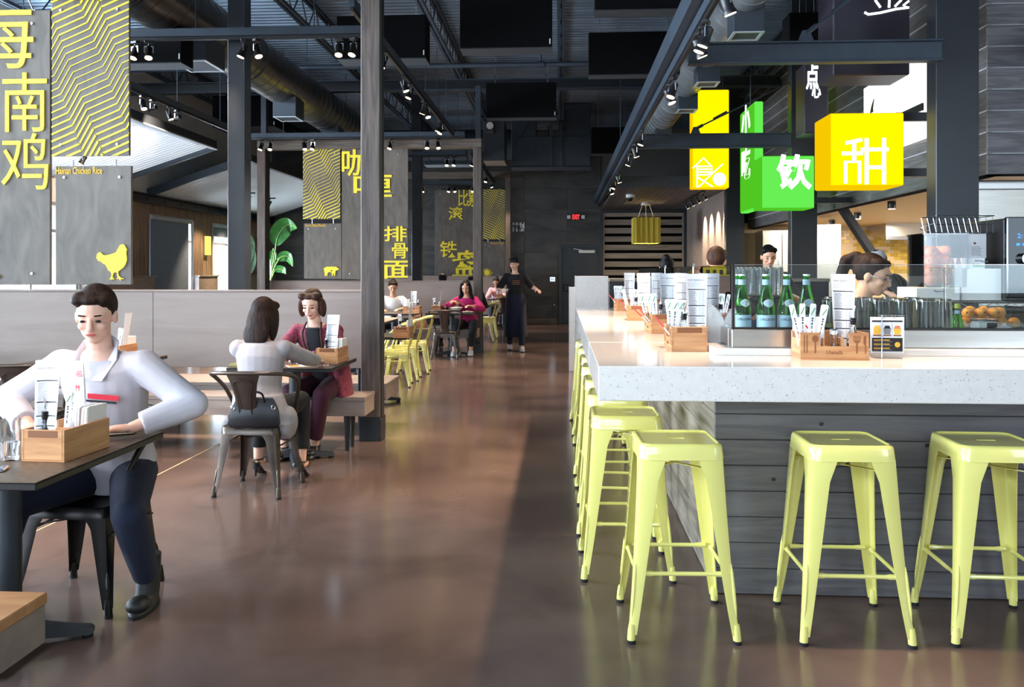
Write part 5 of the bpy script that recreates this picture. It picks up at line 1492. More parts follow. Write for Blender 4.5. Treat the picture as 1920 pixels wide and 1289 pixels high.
M['mango'] = pm('mango_print', (240, 190, 60), .5); M['peach'] = pm('peach_print', (240, 130, 90), .5)
for k, (m1, m2) in enumerate((('mango', 'mango'), ('paper', 'blk'), ('peach', 'mango'))):
    x = -.043 + .043 * k
    pr([(x - .013, .083), (x + .013, .083), (x + .016, .108), (x - .016, .108)], m2 if k != 1 else 'ink_grey', 'dessert_picture')
    pr([(x - .015, .1085), (x + .015, .1085), (x + .008, .122), (x - .008, .122)], m1 if k != 1 else 'blk', 'dessert_topping')
    pr([(x - .016, .076), (x + .016, .076), (x + .018, .0815), (x - .018, .0815)], 'bamboo_dark', 'dessert_tray')
    if k: pr(bx(x - .0225, x - .0215, .074, .136), 'ink_grey', 'rule')
for z in (.056, .038, .02):
    MB().prism(bx(-.057, .01, z, z + .004), .0005, facing((0, -.0022, 0))).build('text_line', M['mango'], t)
    MB().prism(bx(-.057, .02, z - .006, z - .004), .0005, facing((0, -.0022, 0))).build('text_line', M['ink_grey'], t)
MB().prism([(.043 + .012 * math.cos(R(a)), .038 + .012 * math.sin(R(a))) for a in range(0, 360, 20)], .0005, facing((0, -.0022, 0))).build('price_disc', M['mango'], t)

# ================================================================== BEHIND THE GLASS
ZB = 1.135
t = thing('back_bar_shelf', 'steel bar shelf with bottles and glasses behind the glass guard', 'shelf', (2.0, 4.4, ZB), world=True)
MB().box(.9, 3.2, 4.08, 4.75, ZB - .03, ZB, .003).build('shelf_top', M['stainless'], t)
MB().box(.98, 3.2, 4.6, 4.74, 0, ZB - .03).build('shelf_front', M['stainless'], t)
def water_bottle():
    t = thing('water_bottle', '', 'bottle')
    o = [(0, 0), (.040, 0), (.0435, .006), (.0435, .115), (.042, .14), (.035, .175), (.024, .22), (.0165, .255), (.0155, .285), (.017, .288), (.017, .297)]
    i = [(.0135, .297), (.0125, .255), (.021, .22), (.032, .175), (.039, .14), (.0405, .115), (.0405, .01), (0, .009)]
    MB().lathe(o + i, n=22).build('glass_body', M['green_glass'], t, 50)
    lb = MB().lathe([(.0441, .012), (.0444, .012), (.0444, .108), (.0441, .108)], n=26).build('label', M['blue_label'], t, 40)
    vs, fs, ww = text_mesh('S.PELLEGRINO', 1, .0, .02)
    q = MB(); q.add(wrap([((x / ww - .5) * .088, .082 + y * .011, .0448 - .0444) for x, y, z in vs], .0444), fs); q.build('lettering', M['navy_ink'], lb)
    st = []
    for k in range(10):
        rr = .009 if k % 2 == 0 else .0036; a = R(90 + 36 * k); st.append((rr * math.cos(a), .035 + rr * math.sin(a)))
    MB().add(wrap([(x, y, .0004) for x, y in st] + [(0, .035, .0004)], .0444), [(k, (k + 1) % 10, 10) for k in range(10)]).build('red_star', M['red'], lb)
    ln = MB()
    for z in (.068, .06, .02): ln.add(wrap([(-.036, z, .0004), (.036, z, .0004), (.036, z + .002, .0004), (-.036, z + .002, .0004)], .0444), [(0, 1, 2, 3)])
    ln.build('label_rule', M['navy_ink'], lb)
    MB().lathe([(.0172, .252), (.0176, .252), (.0172, .278), (.0168, .278)], n=20).build('neck_label', M['blue_label'], t, 40)
    def patch(s):
        pts = []
        for k in range(24):
            a = R(15 * k); x = s * .026 * math.cos(a); z = .165 + s * .017 * math.sin(a) * (1.15 - .3 * abs(math.cos(a)))
            r = float(np.interp(z, [.115, .14, .175, .22], [.0435, .042, .035, .024])) + .0008 + (.0004 if s < 1 else 0)
            pts.append((r * math.sin(x / r), -r * math.cos(x / r), z))
        r = .0378; pts.append((0, -r - .0006, .165))
        return MB().add(pts, [(k, (k + 1) % 24, 24) for k in range(24)])
    ov = patch(1).build('oval_label', M['white_plastic'], t); patch(.82).build('oval_center', M['blue_label'], ov)
    MB().cyl((0, 0, .295), (0, 0, .303), .0172, n=14).build('cap', M['chrome'], t, 40)
    return t
BG = 'green water bottles behind the glass'
for i, (x, y, lab) in enumerate(((1391, 4.17, 'front left green water bottle behind the glass'), (1436, 4.15, 'second green water bottle from the left behind the glass'), (1475, 4.15, 'third green water bottle from the left behind the glass'), (1512, 4.2, 'green water bottle partly hidden behind the chopstick packets'),
                                 (1381, 4.3, 'green water bottle standing behind the front left bottle'), (1376, 4.44, 'rearmost green water bottle at the left corner of the glass'))):
    q = P(x, 560, Y=y); put('wbottle', water_bottle, (q.x, y, ZB), R(random.uniform(-12, 12) + 8), lab, BG)
def tall_glass():
    t = thing('upturned_glass', '', 'glass')
    mb = MB(); tumbler(mb, .038, .046, .185, flip=True); mb.build('glass_wall', M['glass'], t, 40)
    return t
k = 0
for y, xs in ((4.2, (1557, 1648, 1692, 1737, 1768)), (4.36, (1600, 1640, 1685, 1725, 1752)), (4.52, (1560, 1622, 1668, 1710))):
    for i_, x in enumerate(xs):
        q = P(x, 560, Y=y)
        put('tglass', tall_glass, (q.x, y, ZB), 0, {4.2: 'front', 4.36: 'middle', 4.52: 'back'}[y] + ' row upturned clear glass on the bar shelf, ' + ORD[i_] + ' from the left', 'upturned glasses on the bar shelf'); k += 1
# wire shelf with a second rack of glasses behind the bottles
def wire_shelf(x0, x1, y0, y1, z, label, legs=None):
    t = thing('wire_shelf', label, 'shelf', ((x0 + x1) / 2, (y0 + y1) / 2, z), world=True)
    mb = MB()
    for y in (y0, y1):
        for zz in (z - .004, z - .03): mb.tube([(x0, y, zz), (x1, y, zz)], .004, 6)
        n = int((x1 - x0) / .05)
        mb.tube([(x0 + (x1 - x0) * q / n, y, z - .004 - (.026 if q % 2 else 0)) for q in range(n + 1)], .0025, 5)
    for q in range(int((x1 - x0) / .028)): mb.tube([(x0 + q * .028, y0, z - .003), (x0 + q * .028, y1, z - .003)], .002, 4)
    mb.build('wire_grid', M['chrome'], t)
    for x in (x0, x1):
        for y in (y0, y1): MB().cyl((x, y, legs or 0), (x, y, z + .02), .012, n=8).build('post', M['chrome'], t, 40)
    return t
a, b = P(1384, 552, Y=5.0).x, P(1470, 552, Y=5.0).x
wire_shelf(a, b, 4.95, 5.3, 1.315, 'wire shelf holding tall glasses behind the green bottles')
for y in (5.0, 5.1, 5.2):
    for q in range(5):
        put('tglass', tall_glass, (a + .03 + q * .052, y, 1.318), 0, 'tall clear glass packed on the wire shelf behind the bottles', 'glasses on the wire shelf').scale = (.52, .52, .86)
a, b = .995, P(1385, 600, Y=6.0).x
wire_shelf(a, b, 5.9, 6.3, 1.17, 'wire shelf with rows of glasses behind the side glass')
for y in (5.95, 6.07, 6.19):
    for q in range(4):
        put('tglass', tall_glass, (a + .035 + q * .066, y, 1.173), 0, 'tall clear glass on the rack behind the side glass', 'glasses on the side rack').scale = (.66, .66, 1.1)
# right: wire shelf with boxes, bins, fruit, microwave
YW = 5.55
xa = P(1787, 560, Y=5.3).x
wire_shelf(P(1700, 560, Y=5.3).x, 3.6, 5.3, 5.95, 1.268, 'wire shelf under the fruit bin and the black oven')
def carton(x0, x1, y0, y1, z0, z1, label, lines=()):
    t = thing('carton', label, 'box', ((x0 + x1) / 2, (y0 + y1) / 2, z0), world=True)
    MB().box(x0, x1, y0, y1, z0, z1, .003).build('carton_body', M['white_box'], t)
    for s, fx, fz, h, w, m in lines:
        mb = MB(); letters(mb, s, h, .0006, facing((x0 + fx * (x1 - x0), y0 - .0006, z0 + fz * (z1 - z0))), .01, width=w); mb.build('lettering', M[m], t)
    return t
q0, q1 = P(1718, 540, Y=5.4).x, P(1800, 540, Y=5.4).x
carton(q0, q1, 5.4, 5.7, 1.272, 1.352, 'white carton under the clear fruit bin', (('Sysco', .4, .6, .018, .07, 'navy_ink'),))
carton(q1 + .02, q1 + .42, 5.42, 5.7, 1.272, 1.47, 'white carton half hidden by the reflection in the glass')
q2, q3 = P(1773, 495, Y=5.36).x, P(1858, 495, Y=5.36).x
carton(q1 + .03, q3, 5.43, 5.69, 1.471, 1.536, 'white glove carton with green lettering under the fruit label', (('Reliance', .46, .12, .022, .075, 'green_ink'), ('Sysco', .54, .64, .013, .042, 'navy_ink'), ('Guantes', .8, .6, .011, .045, 'ink_grey')))
M['bin'] = thin_glass('clear_plastic', (.95, .96, .96, 1), 1.2)
def clear_bin(x0, x1, y0, y1, z0, z1, label):
    t = thing('clear_bin', label, 'bin', ((x0 + x1) / 2, (y0 + y1) / 2, z0), world=True); w = .003
    mb = MB().box(x0, x1, y0, y1, z0, z0 + w).box(x0, x1, y0, y0 + w, z0 + w, z1).box(x0, x1, y1 - w, y1, z0 + w, z1).box(x0, x0 + w, y0 + w, y1 - w, z0 + w, z1).box(x1 - w, x1, y0 + w, y1 - w, z0 + w, z1)
    mb.build('bin_walls', M['bin'], t)
    MB().box(x0 - .008, x1 + .008, y0 - .008, y0, z1 - .01, z1).box(x0 - .008, x0, y0, y1, z1 - .01, z1).box(x1, x1 + .008, y0, y1, z1 - .01, z1).build('rim', M['bin'], t)
    return t
b0, b1 = P(1731, 490, Y=5.43).x, P(1815, 490, Y=5.43).x
clear_bin(b0, b1 - .01, 5.42, 5.68, 1.353, 1.69, 'clear plastic bin of peeled orange fruit by the broad column')
def fruit(r, mat, name, navel=True):
    t = thing(name, '', 'fruit')
    MB().ell((0, 0, r), (r, r, r * .94)).build('flesh', M[mat], t, 60)
    MB().ell((0, -r * .93, r * 1.1), (r * .16, r * .1, r * .16), n=8, m=6).build('navel', M['bamboo_dark'], t, 60)
    return t
k = 0
for zz, row in ((1.356, 3), (1.415, 3), (1.475, 3), (1.535, 3)):
    for q in range(row):
        x = b0 + .048 + q * .082 + (.02 if int(zz * 100) % 2 else 0); 
        if x > b1 - .055: continue
        for yy in (5.47, 5.56):
            put('grapefruit', lambda: fruit(.041, 'grapefruit', 'orange_fruit'), (x, yy + .008 * (q % 2), zz), R(random.uniform(-60, 60)), 'peeled orange fruit in the clear bin by the column', 'orange fruit in the clear bin')
t = flat_item('bin_label', 'white printed card on the front of the clear container beside the fruit bin', 'label', 0, 0, 0, .001, .001, .001, 0, 'paper') if False else None
a, b = P(1813, 470, Y=5.45).x, P(1857, 470, Y=5.45).x
t = thing('label_card', 'white printed card with an orange dot standing on the glove carton', 'card', ((a + b) / 2, 5.5, 1.536), world=True)
MB().box(a, b, 5.5, 5.506, 1.536, 1.69, .001).build('card', M['paper'], t)
MB().prism([((a + b) / 2 + .008 * math.cos(R(q)), 1.63 + .008 * math.sin(R(q))) for q in range(0, 360, 30)], .0005, facing((0, 5.4995, 0))).build('dot', M['bamboo_dark'], t)
mb = MB()
for q in range(6): mb.prism(bx(a + .05, b - .03 - .01 * (q % 2), 1.555 + q * .01, 1.558 + q * .01), .0005, facing((0, 5.4995, 0)))
mb.build('print_lines', M['ink_grey'], t)
# wire baskets stacked on the bin
t = thing('wire_basket', 'chrome wire basket lying on top of the clear fruit bin', 'basket', ((b0 + b1) / 2, 5.55, 1.69), world=True)
mb = MB(); x0, x1 = P(1752, 420, Y=5.5).x, P(1856, 420, Y=5.5).x
z0, z1, y0, y1 = 1.694, 1.80, 5.44, 5.66
for k in range(10):
    x = x0 + (x1 - x0) * k / 9
    mb.tube([(x - .015, y0, z1), (x, y0 + .02, z0), (x, y1 - .02, z0), (x - .015, y1, z1)], .0014, 5)
for (y, z) in ((y0, z1), (y0 + .01, (z0 + z1) / 2), (y1, z1), (y0 + .03, z0 + .002), (y1 - .03, z0 + .002)): mb.tube([(x0 - .015, y, z), (x1, y, z)], .0028, 5)
mb.tube([(x0 - .015, y0, z1), (x0 - .015, y1, z1)], .0028, 5); mb.tube([(x1, y0, z1), (x1, y1, z1)], .0028, 5)
mb.build('wire_grid', M['chrome'], t)
MB().tube(cat_path([(x0, 5.5, 1.76), (x0 - .07, 5.47, 1.735), (x0 - .085, 5.5, 1.72), (x0 - .02, 5.52, 1.71)], 5), .004, 6).build('handle', M['chrome'], t, 60)
# oven at the right edge
x0 = P(1852, 470, Y=5.9).x
t = thing('oven', 'black countertop oven with blue digits at the right edge', 'oven', (x0 + .35, 5.7, 1.27), world=True)
x0 = P(1888, 470, Y=5.35).x
MB().box(x0, x0 + .6, 5.38, 5.9, 1.27, 1.78, .01).build('oven_body', M['blk'], t)
MB().box(x0 - .004, x0 + .6, 5.34, 5.379, 1.29, 1.785, .006).build('front_panel', M['blk_gloss'], t)
mb = MB(); letters(mb, '2:10', .03, .001, facing((x0 + .055, 5.339, 1.655)), .02, width=.075); mb.build('blue_digits', M['led_blue'], t)
MB().cyl((x0 + .1, 5.34, 1.53), (x0 + .1, 5.30, 1.53), .035, n=18).build('knob', M['chrome'], t, 40)
for k in range(3): MB().box(x0 + .05 + k * .035, x0 + .07 + k * .035, 5.336, 5.34, 1.61, 1.625).build('button', M['led_blue'], t)
# fruit bin below the wire shelf
x0 = P(1783, 600, Y=4.95).x
clear_bin(x0, x0 + .42, 4.85, 5.2, ZB - .01, 1.25, 'low clear bin of oranges under the wire shelf')
MB().box(0, 0, 0, 0, 0, 0)
t = thing('under_counter', 'low steel work counter carrying the bin of oranges', 'counter', (2.4, 5.05, 0), world=True)
MB().box(1.9, 3.3, 4.80, 5.26, ZB - .05, ZB - .011, .003).build('work_top', M['stainless'], t)
MB().box(1.95, 3.3, 4.84, 5.24, 0, ZB - .05).build('cabinet', M['stainless'], t)
spots = [(.05, .05, 0), (.12, .05, 0), (.19, .05, 0), (.26, .05, 0), (.08, .06, .055), (.15, .06, .055), (.22, .06, .055), (.12, .12, 0), (.2, .12, 0), (.05, .12, 0), (.29, .12, .0), (.12, .12, .06), (.2, .13, .06), (.27, .1, .055), (.33, .06, 0)]
for i, (a, b, c_) in enumerate(spots):
    put('orange', lambda: fruit(.034, 'orange', 'orange_fruit'), (x0 + a, 4.86 + b, ZB - .006 + c_), R(random.uniform(-70, 70)), 'orange in the low clear bin under the wire shelf', 'oranges in the low bin')
q = P(1795, 600, Y=4.3)
t = thing('small_bottle', 'small green bottle with a lime cap beside the oranges', 'bottle', (q.x, 4.3, ZB))
MB().lathe([(0, 0), (.028, 0), (.03, .004), (.03, .05), (.022, .085), (.012, .11), (.011, .135), (.0, .135)], n=18).build('bottle_body', M['green_glass'], t, 40)
MB().lathe([(.0125, .105), (.0128, .105), (.0122, .125), (.0118, .125)], n=14).build('neck_label', M['blue_label'], t, 40)
MB().lathe([(0, .135), (.014, .135), (.013, .158), (0, .158)], n=14).build('lime_cap', pm('lime_plastic', (190, 200, 70), .4), t, 40)
q = P(1845, 610, Y=4.45)
t = thing('spice_tub', 'white tub with a black label behind the glass', 'tub', (q.x, 4.45, ZB))
MB().box(-.055, .055, -.04, .04, 0, .065, .012).build('tub', M['white_plastic'], t)
MB().box(-.005, .046, -.0408, -.04, .006, .058).build('black_label', M['blk'], t)
MB().box(-.057, .057, -.042, .042, .065, .075, .004).build('lid', M['bin'], t)
q = P(1883, 612, Y=4.35)
t = thing('cream_tub', 'small white domed container right of the spice tub', 'tub', (q.x, 4.35, ZB))
MB().box(-.04, .04, -.03, .03, 0, .035, .004).build('tub', M['white_plastic'], t)
MB().lathe([(.038, .035), (.03, .042), (.01, .05), (.008, .06), (0, .061)], n=16).build('dome_lid', M['white_plastic'], t, 40)
# kitchen: downlights, brace, steel cabinets, added fill lights
for i, (x, y, Yk) in enumerate(((1560, 418, 0), (1608, 405, 0), (1672, 385, 0))):
    q = P(x, y, Z=2.37); Yk = q.y
    t = thing('downlight', ORD[i] + ' black can downlight under the kitchen ceiling from the left', 'lamp', (q.x, Yk, 2.42), group='kitchen downlights')
    MB().cyl((0, 0, -.1), (0, 0, 0), .055, n=16).build('can', M['blk'], t, 40)
    MB().cyl((0, 0, -.104), (0, 0, -.1), .045, n=16).build('lens', M['lamp'], t, 40)
for i, (x, y, pw_) in enumerate(((5.6, 11.5, 130), (6.8, 16.0, 150), (5.4, 14.0, 110), (4.8, 17.0, 70))):
    l = bpy.data.lights.new('kitchen_fill', 'AREA'); l.energy = pw_; l.size = .5; l.color = (1, .86, .68)  # added area light with no fixture, brightens the kitchen
    o = bpy.data.objects.new('kitchen_fill', l); o.location = (x, y, 2.38); COL.objects.link(o)
a, b = P(1580, 392, Y=13.0), P(1645, 490, Y=13.0); b = a + (b - a) * (a.z / (a.z - b.z))
o = MB().bar(a, b, .18, .1, .005).build('diagonal_brace', M['steel_black']); tag(o, 'black diagonal steel brace in the kitchen behind the bending woman', 'brace')
a, b = P(1519, 500, Y=15.0).x, P(1577, 500, Y=15.0).x
t = thing('steel_cabinet', 'tall brushed steel cabinet in the kitchen between two black columns', 'cabinet', ((a + b) / 2, 15.2, 0), world=True)
MB().box(a, b, 15.0, 15.5, .05, 2.28, .006).build('cabinet_body', M['stainless'], t)
for x in (a + .03, b - .03): MB().cyl((x, 15.03, 0), (x, 15.03, .05), .015, n=8).cyl((x, 15.47, 0), (x, 15.47, .05), .015, n=8).build('foot', M['blk'], t, 40)
MB().box(b - .06, b - .045, 14.97, 15.0, 1.3, 1.7, .004).build('handle', M['chrome'], t)
a, b = P(1393, 500, Y=16.0).x, P(1464, 500, Y=16.0).x
t = thing('steel_hood', 'pale steel refrigerator behind the cook between the black columns', 'cabinet', (4.5, 17.9, 0), world=True)
MB().box(4.12, 4.95, 17.6, 18.3, .05, 2.3, .006).build('cabinet_body', M['stainless'], t)
MB().box(4.5, 4.515, 17.59, 17.6, .1, 2.25).build('door_gap', M['blk'], t)
MB().box(4.42, 4.44, 17.56, 17.6, 1.2, 1.7, .004).build('handle', M['chrome'], t)
MB().box(4.16, 4.2, 17.65, 17.7, 0, .05).box(4.86, 4.9, 17.65, 17.7, 0, .05).box(4.16, 4.2, 18.2, 18.25, 0, .05).box(4.86, 4.9, 18.2, 18.25, 0, .05).build('feet', M['blk'], t)
a, b = P(1600, 420, Y=14.6), P(1715, 395, Y=14.6)
t = thing('exhaust_hood', 'steel exhaust hood above the yellow tiled wall', 'hood', (7.3, 18, 1.95), world=True)
mb = MB(); mb.rings([[(6.5, 17.4, 2.42), (8.4, 17.4, 2.42), (8.4, 17.4, 2.12), (6.5, 17.4, 2.12)], [(6.5, 18.48, 2.42), (8.4, 18.48, 2.42), (8.4, 18.48, 2.22), (6.5, 18.48, 2.22)]])
mb.build('hood_body', M['stainless'], t)
MB().box(6.5, 8.4, 17.37, 17.4, 2.09, 2.16, .004).build('hood_lip', M['chrome'], t)
t = thing('kitchen_line', 'steel kitchen line along the inside of the pass', 'counter', (5.5, 12.5, 0), world=True)
MB().box(4.3, 5.0, 9.4, 12.8, .9, .94, .003).build('work_top', M['stainless'], t)
MB().box(4.34, 4.96, 9.45, 12.75, .0, .9).build('cabinet', M['stainless'], t)

# ================================================================== SIGNS AND PENDANT
def sign_box(x0, x1, y0, y1, z0, z1, face, side, label, hang=True, cat='sign'):
    t = thing('lit_sign' if 'dark' not in label else 'dark_sign', label, cat, ((x0 + x1) / 2, (y0 + y1) / 2, z0), world=True)
    MB().box(x0, x1, y0, y1, z0, z1, .012).build('box_body', M[side], t)
    MB().box(x0 + .008, x1 - .008, y0 - .006, y0 + .0, z0 + .008, z1 - .008, .004).build('front_face', M[face], t)
    if hang:
        for x in (x0 + .08, x1 - .08): MB().tube([(x, (y0 + y1) / 2, z1), (x, (y0 + y1) / 2, hang if hang is not True else ZC)], .008, 6).build('hanger_rod', M['steel_blue'], t)
    return t
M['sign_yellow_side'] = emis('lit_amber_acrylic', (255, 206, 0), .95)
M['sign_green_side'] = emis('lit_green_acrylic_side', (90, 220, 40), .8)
def neon(t, paths, c, s, Y, r=.012, name='neon_stroke', mat='sign_white'):
    for p in paths: MB().tube([(c[0] + x * s, Y, c[1] + z * s) for x, z in p], r, 6).build(name, M[mat], t, 60)
# yellow cube with the character
a = rect(1556, 211, 1695, 349, 8.35)
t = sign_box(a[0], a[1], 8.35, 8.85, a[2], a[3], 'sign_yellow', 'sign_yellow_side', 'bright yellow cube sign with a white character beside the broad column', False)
for z in (2.43, 2.98): MB().box(a[1], SX - .034, 8.55, 8.62, z - .04, z + .04, .003).build('wall_arm', M['steel_black'], t)
b = rect(1578, 278, 1668, 346, 8.34)
w, h = b[1] - b[0], b[3] - b[2]
neon(t, [[(.08, .88), (.42, .95)], [(0, .66), (.44, .66)], [(.26, .92), (.26, .5)], [(.08, .02), (.08, .48), (.37, .48), (.37, .02)], [(.52, 0), (.52, .98)], [(.88, 0), (.88, .98)], [(.4, .74), (.97, .74)], [(.52, .36), (.88, .36)]], (b[0], b[2]), w, 8.338, .02)
# green cube
a = rect(1428, 292, 1527, 391, 11.6)
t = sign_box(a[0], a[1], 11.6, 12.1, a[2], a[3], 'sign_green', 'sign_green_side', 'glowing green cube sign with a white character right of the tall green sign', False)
for z in (2.43, 2.9): MB().box(a[1], SX - .034, 11.82, 11.89, z - .04, z + .04, .003).build('wall_arm', M['steel_black'], t)
b = rect(1456, 289, 1522, 356, 11.59)
glyph(t, '饮', b[0], b[2], b[1] - b[0], b[3] - b[2], 11.592, bold=.03, mat='sign_white')
# tall yellow sign
a = rect(1298, 168, 1367, 353, 14.4)
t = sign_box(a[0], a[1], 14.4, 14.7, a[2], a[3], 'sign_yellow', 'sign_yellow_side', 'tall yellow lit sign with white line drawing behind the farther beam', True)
b = rect(1299, 296, 1366, 352, 14.39); w = b[1] - b[0]
neon(t, [[(.0, .55), (.3, .84), (.52, .6)], [(.1, .6), (.54, .6), (.54, .44), (.12, .44)], [(.1, .52), (.54, .52)], [(.12, .6), (.12, .0)], [(.12, .3), (.56, .02)], [(.33, .2), (.84, .66)], [(.16, .02), (.3, .14)], [(.1, .36), (.4, .36), (.54, .44)]], (b[0], b[2]), w, 14.388, .013)
q = P(1349, 336, Y=14.39); MB().cyl((q.x, 14.394, q.z), (q.x, 14.384, q.z), .11, n=24).build('white_disc', M['sign_white'], t)
# tall green sign, its lettered face toward the aisle
z0, z1 = P(1430, 394, Y=12.0).z, P(1430, 190, Y=12.8).z
a = rect(1415, 190, 1431, 392, 12.75)
t = thing('lit_sign', 'tall narrow green lit sign showing its lettered side to the aisle', 'sign', (a[0], 13, a[2]), world=True)
MB().box(a[0], a[1], 12.75, 13.75, a[2], a[3], .012).build('box_body', M['sign_green'], t)
MB().box(a[0] - .006, a[0], 12.76, 13.74, a[2] + .02, a[3] - .02, .003).build('side_face', M['sign_green_side'], t)
Mx = Matrix.Translation((a[0] - .008, 13.6, a[2] + 1.15)) @ Matrix.Rotation(R(-90), 4, 'Z') @ Matrix.Rotation(R(90), 4, 'X')
mb = MB(); letters(mb, '小', .5, .008, Mx, .02, width=.6); mb.build('character', M['sign_white'], t)
mb = MB(); letters(mb, '吃', .5, .008, Matrix.Translation((0, 0, -.65)) @ Mx, .02, width=.6); mb.build('character', M['sign_white'], t)
MB().tube([((a[0] + a[1]) / 2, 13.3, a[3]), ((a[0] + a[1]) / 2, 13.3, ZC)], .01, 6).build('hanger_rod', M['steel_blue'], t)
# dark signs with white strokes
a = rect(1562, -60, 1706, 142, 8.6)
t = sign_box(a[0], a[1], 8.6, 9.1, a[2], a[3], 'sign_dark', 'sign_dark', 'big dark plum sign with white brush strokes above the yellow cube', ZC)
P2 = lambda l, Y: [(P(x, y, Y=Y).x, P(x, y, Y=Y).z) for x, y in l]
for l in ([(1621, 23), (1628, 27), (1650, 24), (1680, 17), (1704, 14)], [(1641, 0), (1651, 14)], [(1668, -6), (1667, 14)], [(1690, 0), (1678, 12)], [(1704, 2), (1694, 10), (1700, 14)], [(1652, -30), (1660, -12)]):
    neon(t, [P2(l, 8.59)], (0, 0), 1, 8.592, .012, mat='neon')
a = rect(1508, 118, 1553, 250, 11.0)
t = sign_box(a[0], a[1], 11.0, 11.4, a[2], a[3], 'sign_dark', 'sign_dark', 'narrow dark sign with two white brushed characters behind the near beam', ZC)
b = rect(1511, 118, 1535, 168, 10.99); glyph(t, '点', b[0], b[2], b[1] - b[0], b[3] - b[2], 10.992, bold=.02, mat='neon')
b = rect(1522, 158, 1539, 184, 10.99); glyph(t, '心', b[0], b[2], b[1] - b[0], b[3] - b[2], 10.992, bold=.02, mat='neon')
# white lit panel on the siding
t = thing('light_box', 'large white lit panel on the siding behind the yellow cube', 'sign', (SX - .06, 10.4, 2.92), world=True)
MB().box(SX - .08, SX - .032, 9.4, 11.25, 2.9, 3.83, .006).build('panel_body', M['sign_white'], t)
MB().box(SX - .1, SX - .08, 9.42, 11.0, 3.2, 3.28).build('dark_bar', M['blk'], t)
MB().prism([(0, 0), (.1, 0), (.09, .05), (.13, .16), (.05, .08)], .01, Matrix.Translation((SX - .081, 11.0, 3.46)) @ Matrix.Rotation(R(-90), 4, 'Z') @ Matrix.Rotation(R(90), 4, 'X')).build('black_mark', M['blk'], t)
# pendant with a pleated felt shade
q = P(1211, 432, Y=21.6)
t = thing('pendant_lamp', 'olive yellow pleated pendant lamp over the far end of the bar', 'lamp', (q.x, 21.6, 2.13), world=True)
z0, z1 = P(1211, 457, Y=21.6).z, P(1211, 409, Y=21.6).z
n = 40; ring = []
hw = .34
for k in range(n):
    s = k / n * 4; e = int(s); f = s - e
    x, y = ((-hw + 2 * hw * f, -hw), (hw, -hw + 2 * hw * f), (hw - 2 * hw * f, hw), (-hw, hw - 2 * hw * f))[e]
    d = 1 if k % 2 else .82
    ring.append((q.x + x * d, 21.6 + y * d))
mb = MB(); rr = [[(x, y, z0) for x, y in ring], [(x, y, z1) for x, y in ring], [(q.x + (x - q.x) * .95, 21.6 + (y - 21.6) * .95, z1) for x, y in ring], [(q.x + (x - q.x) * .95, 21.6 + (y - 21.6) * .95, z0) for x, y in ring]]
rr.append(rr[0]); mb.rings(rr, True, False); mb.build('pleated_shade', M['pend'], t)
MB().lathe([(.001, 0), (.06, .01), (.075, .12), (.03, .2), (.03, .26), (.001, .27)], (q.x, 21.6, z0 + .15), 14).build('bulb', M['lamp_soft'], t, 40)
l = bpy.data.lights.new('bulb_light', 'POINT'); l.energy = 60; l.color = (1, .8, .5); l.shadow_soft_size = .08
lo_ = bpy.data.objects.new('bulb_light', l); lo_.location = (0, 0, z0 + .02 - t.location.z); lo_.parent = t; COL.objects.link(lo_)
MB().cyl((q.x, 21.6, 3.14), (q.x, 21.6, 3.2), .13, .1, 18).build('canopy_cup', M['white_plastic'], t, 40)
for dx, dy in ((-.09, 0), (.09, 0), (0, 0)): MB().tube([(q.x + dx, 21.6, 3.15), (q.x + dx * 2.2, 21.6, z1 if dx else z0 + .4)], .006, 5).build('cord', M['white_plastic'], t)
for s in (1, -1): MB().bar((q.x - hw * .9, 21.6 - s * hw * .9, z1 - .02), (q.x + hw * .9, 21.6 + s * hw * .9, z1 - .02), .02, .02).build('cross_bar', M['white_plastic'], t)
q = P(1182, 366, Z=3.19)
t = thing('security_camera', 'white dome camera under the dark soffit', 'camera', (q.x, q.y, 3.12), world=True)
MB().cyl((q.x, q.y, 3.13), (q.x, q.y, 3.2), .1, n=16).build('mount', M['white_plastic'], t, 40)
MB().ell((q.x, q.y, 3.12), (.075, .075, .075)).build('dome', M['blk_gloss'], t, 60)
# banana plant at the left back
q = P(520, 560, Y=21.0)
t = thing('banana_plant', 'tall green banana plant in the back left corner', 'plant', (q.x, 21.0, 0), world=True)
MB().lathe([(0, 0), (.2, 0), (.26, .5), (.24, .5), (.22, .46), (0, .45)], (q.x, 21, 0), 20).build('planter', M['pot'], t, 40)
def leaf(pts, w, droop=.0, fold=.25):
    pth = cat_path(pts, 5); n = len(pth)
    L, Rr = [], []
    vs, fs = [], []
    for i, p in enumerate(pth):
        d = (pth[min(i + 1, n - 1)] - pth[max(i - 1, 0)]).normalized()
        s = d.cross(V((0, 1, .35))).normalized(); u = s.cross(d).normalized()
        f = math.sin(math.pi * (i / (n - 1)) ** .75) ** .7 * w if 0 < i < n - 1 else .004
        vs += [p - s * f + u * (-fold * f), p - s * f * .5 + u * (-fold * .3 * f), p, p + s * f * .5 + u * (-fold * .3 * f), p + s * f + u * (-fold * f)]
    for i in range(n - 1):
        for k in range(4): fs.append((i * 5 + k, i * 5 + k + 1, (i + 1) * 5 + k + 1, (i + 1) * 5 + k))
    m = len(vs); vs2 = [(v[0], v[1] + .006, v[2]) for v in vs]
    lf = MB().add(vs, fs).add(vs2, [tuple(reversed(f)) for f in fs]).build('leaf', M['leaf'], t, 60)
    MB().tube([(p.x, p.y - .004, p.z) for p in pth], .012, 6).build('midrib', M['stem'], lf, 60)
g = lambda x, y, dy=0: tuple(P(x, y, Y=21.0 + dy))
base = (q.x, 21.0, .45)
for st_, lf, w in ((g(517, 456), [(517, 456), (528, 432), (540, 422), (556, 425)], .0), ):
    pass
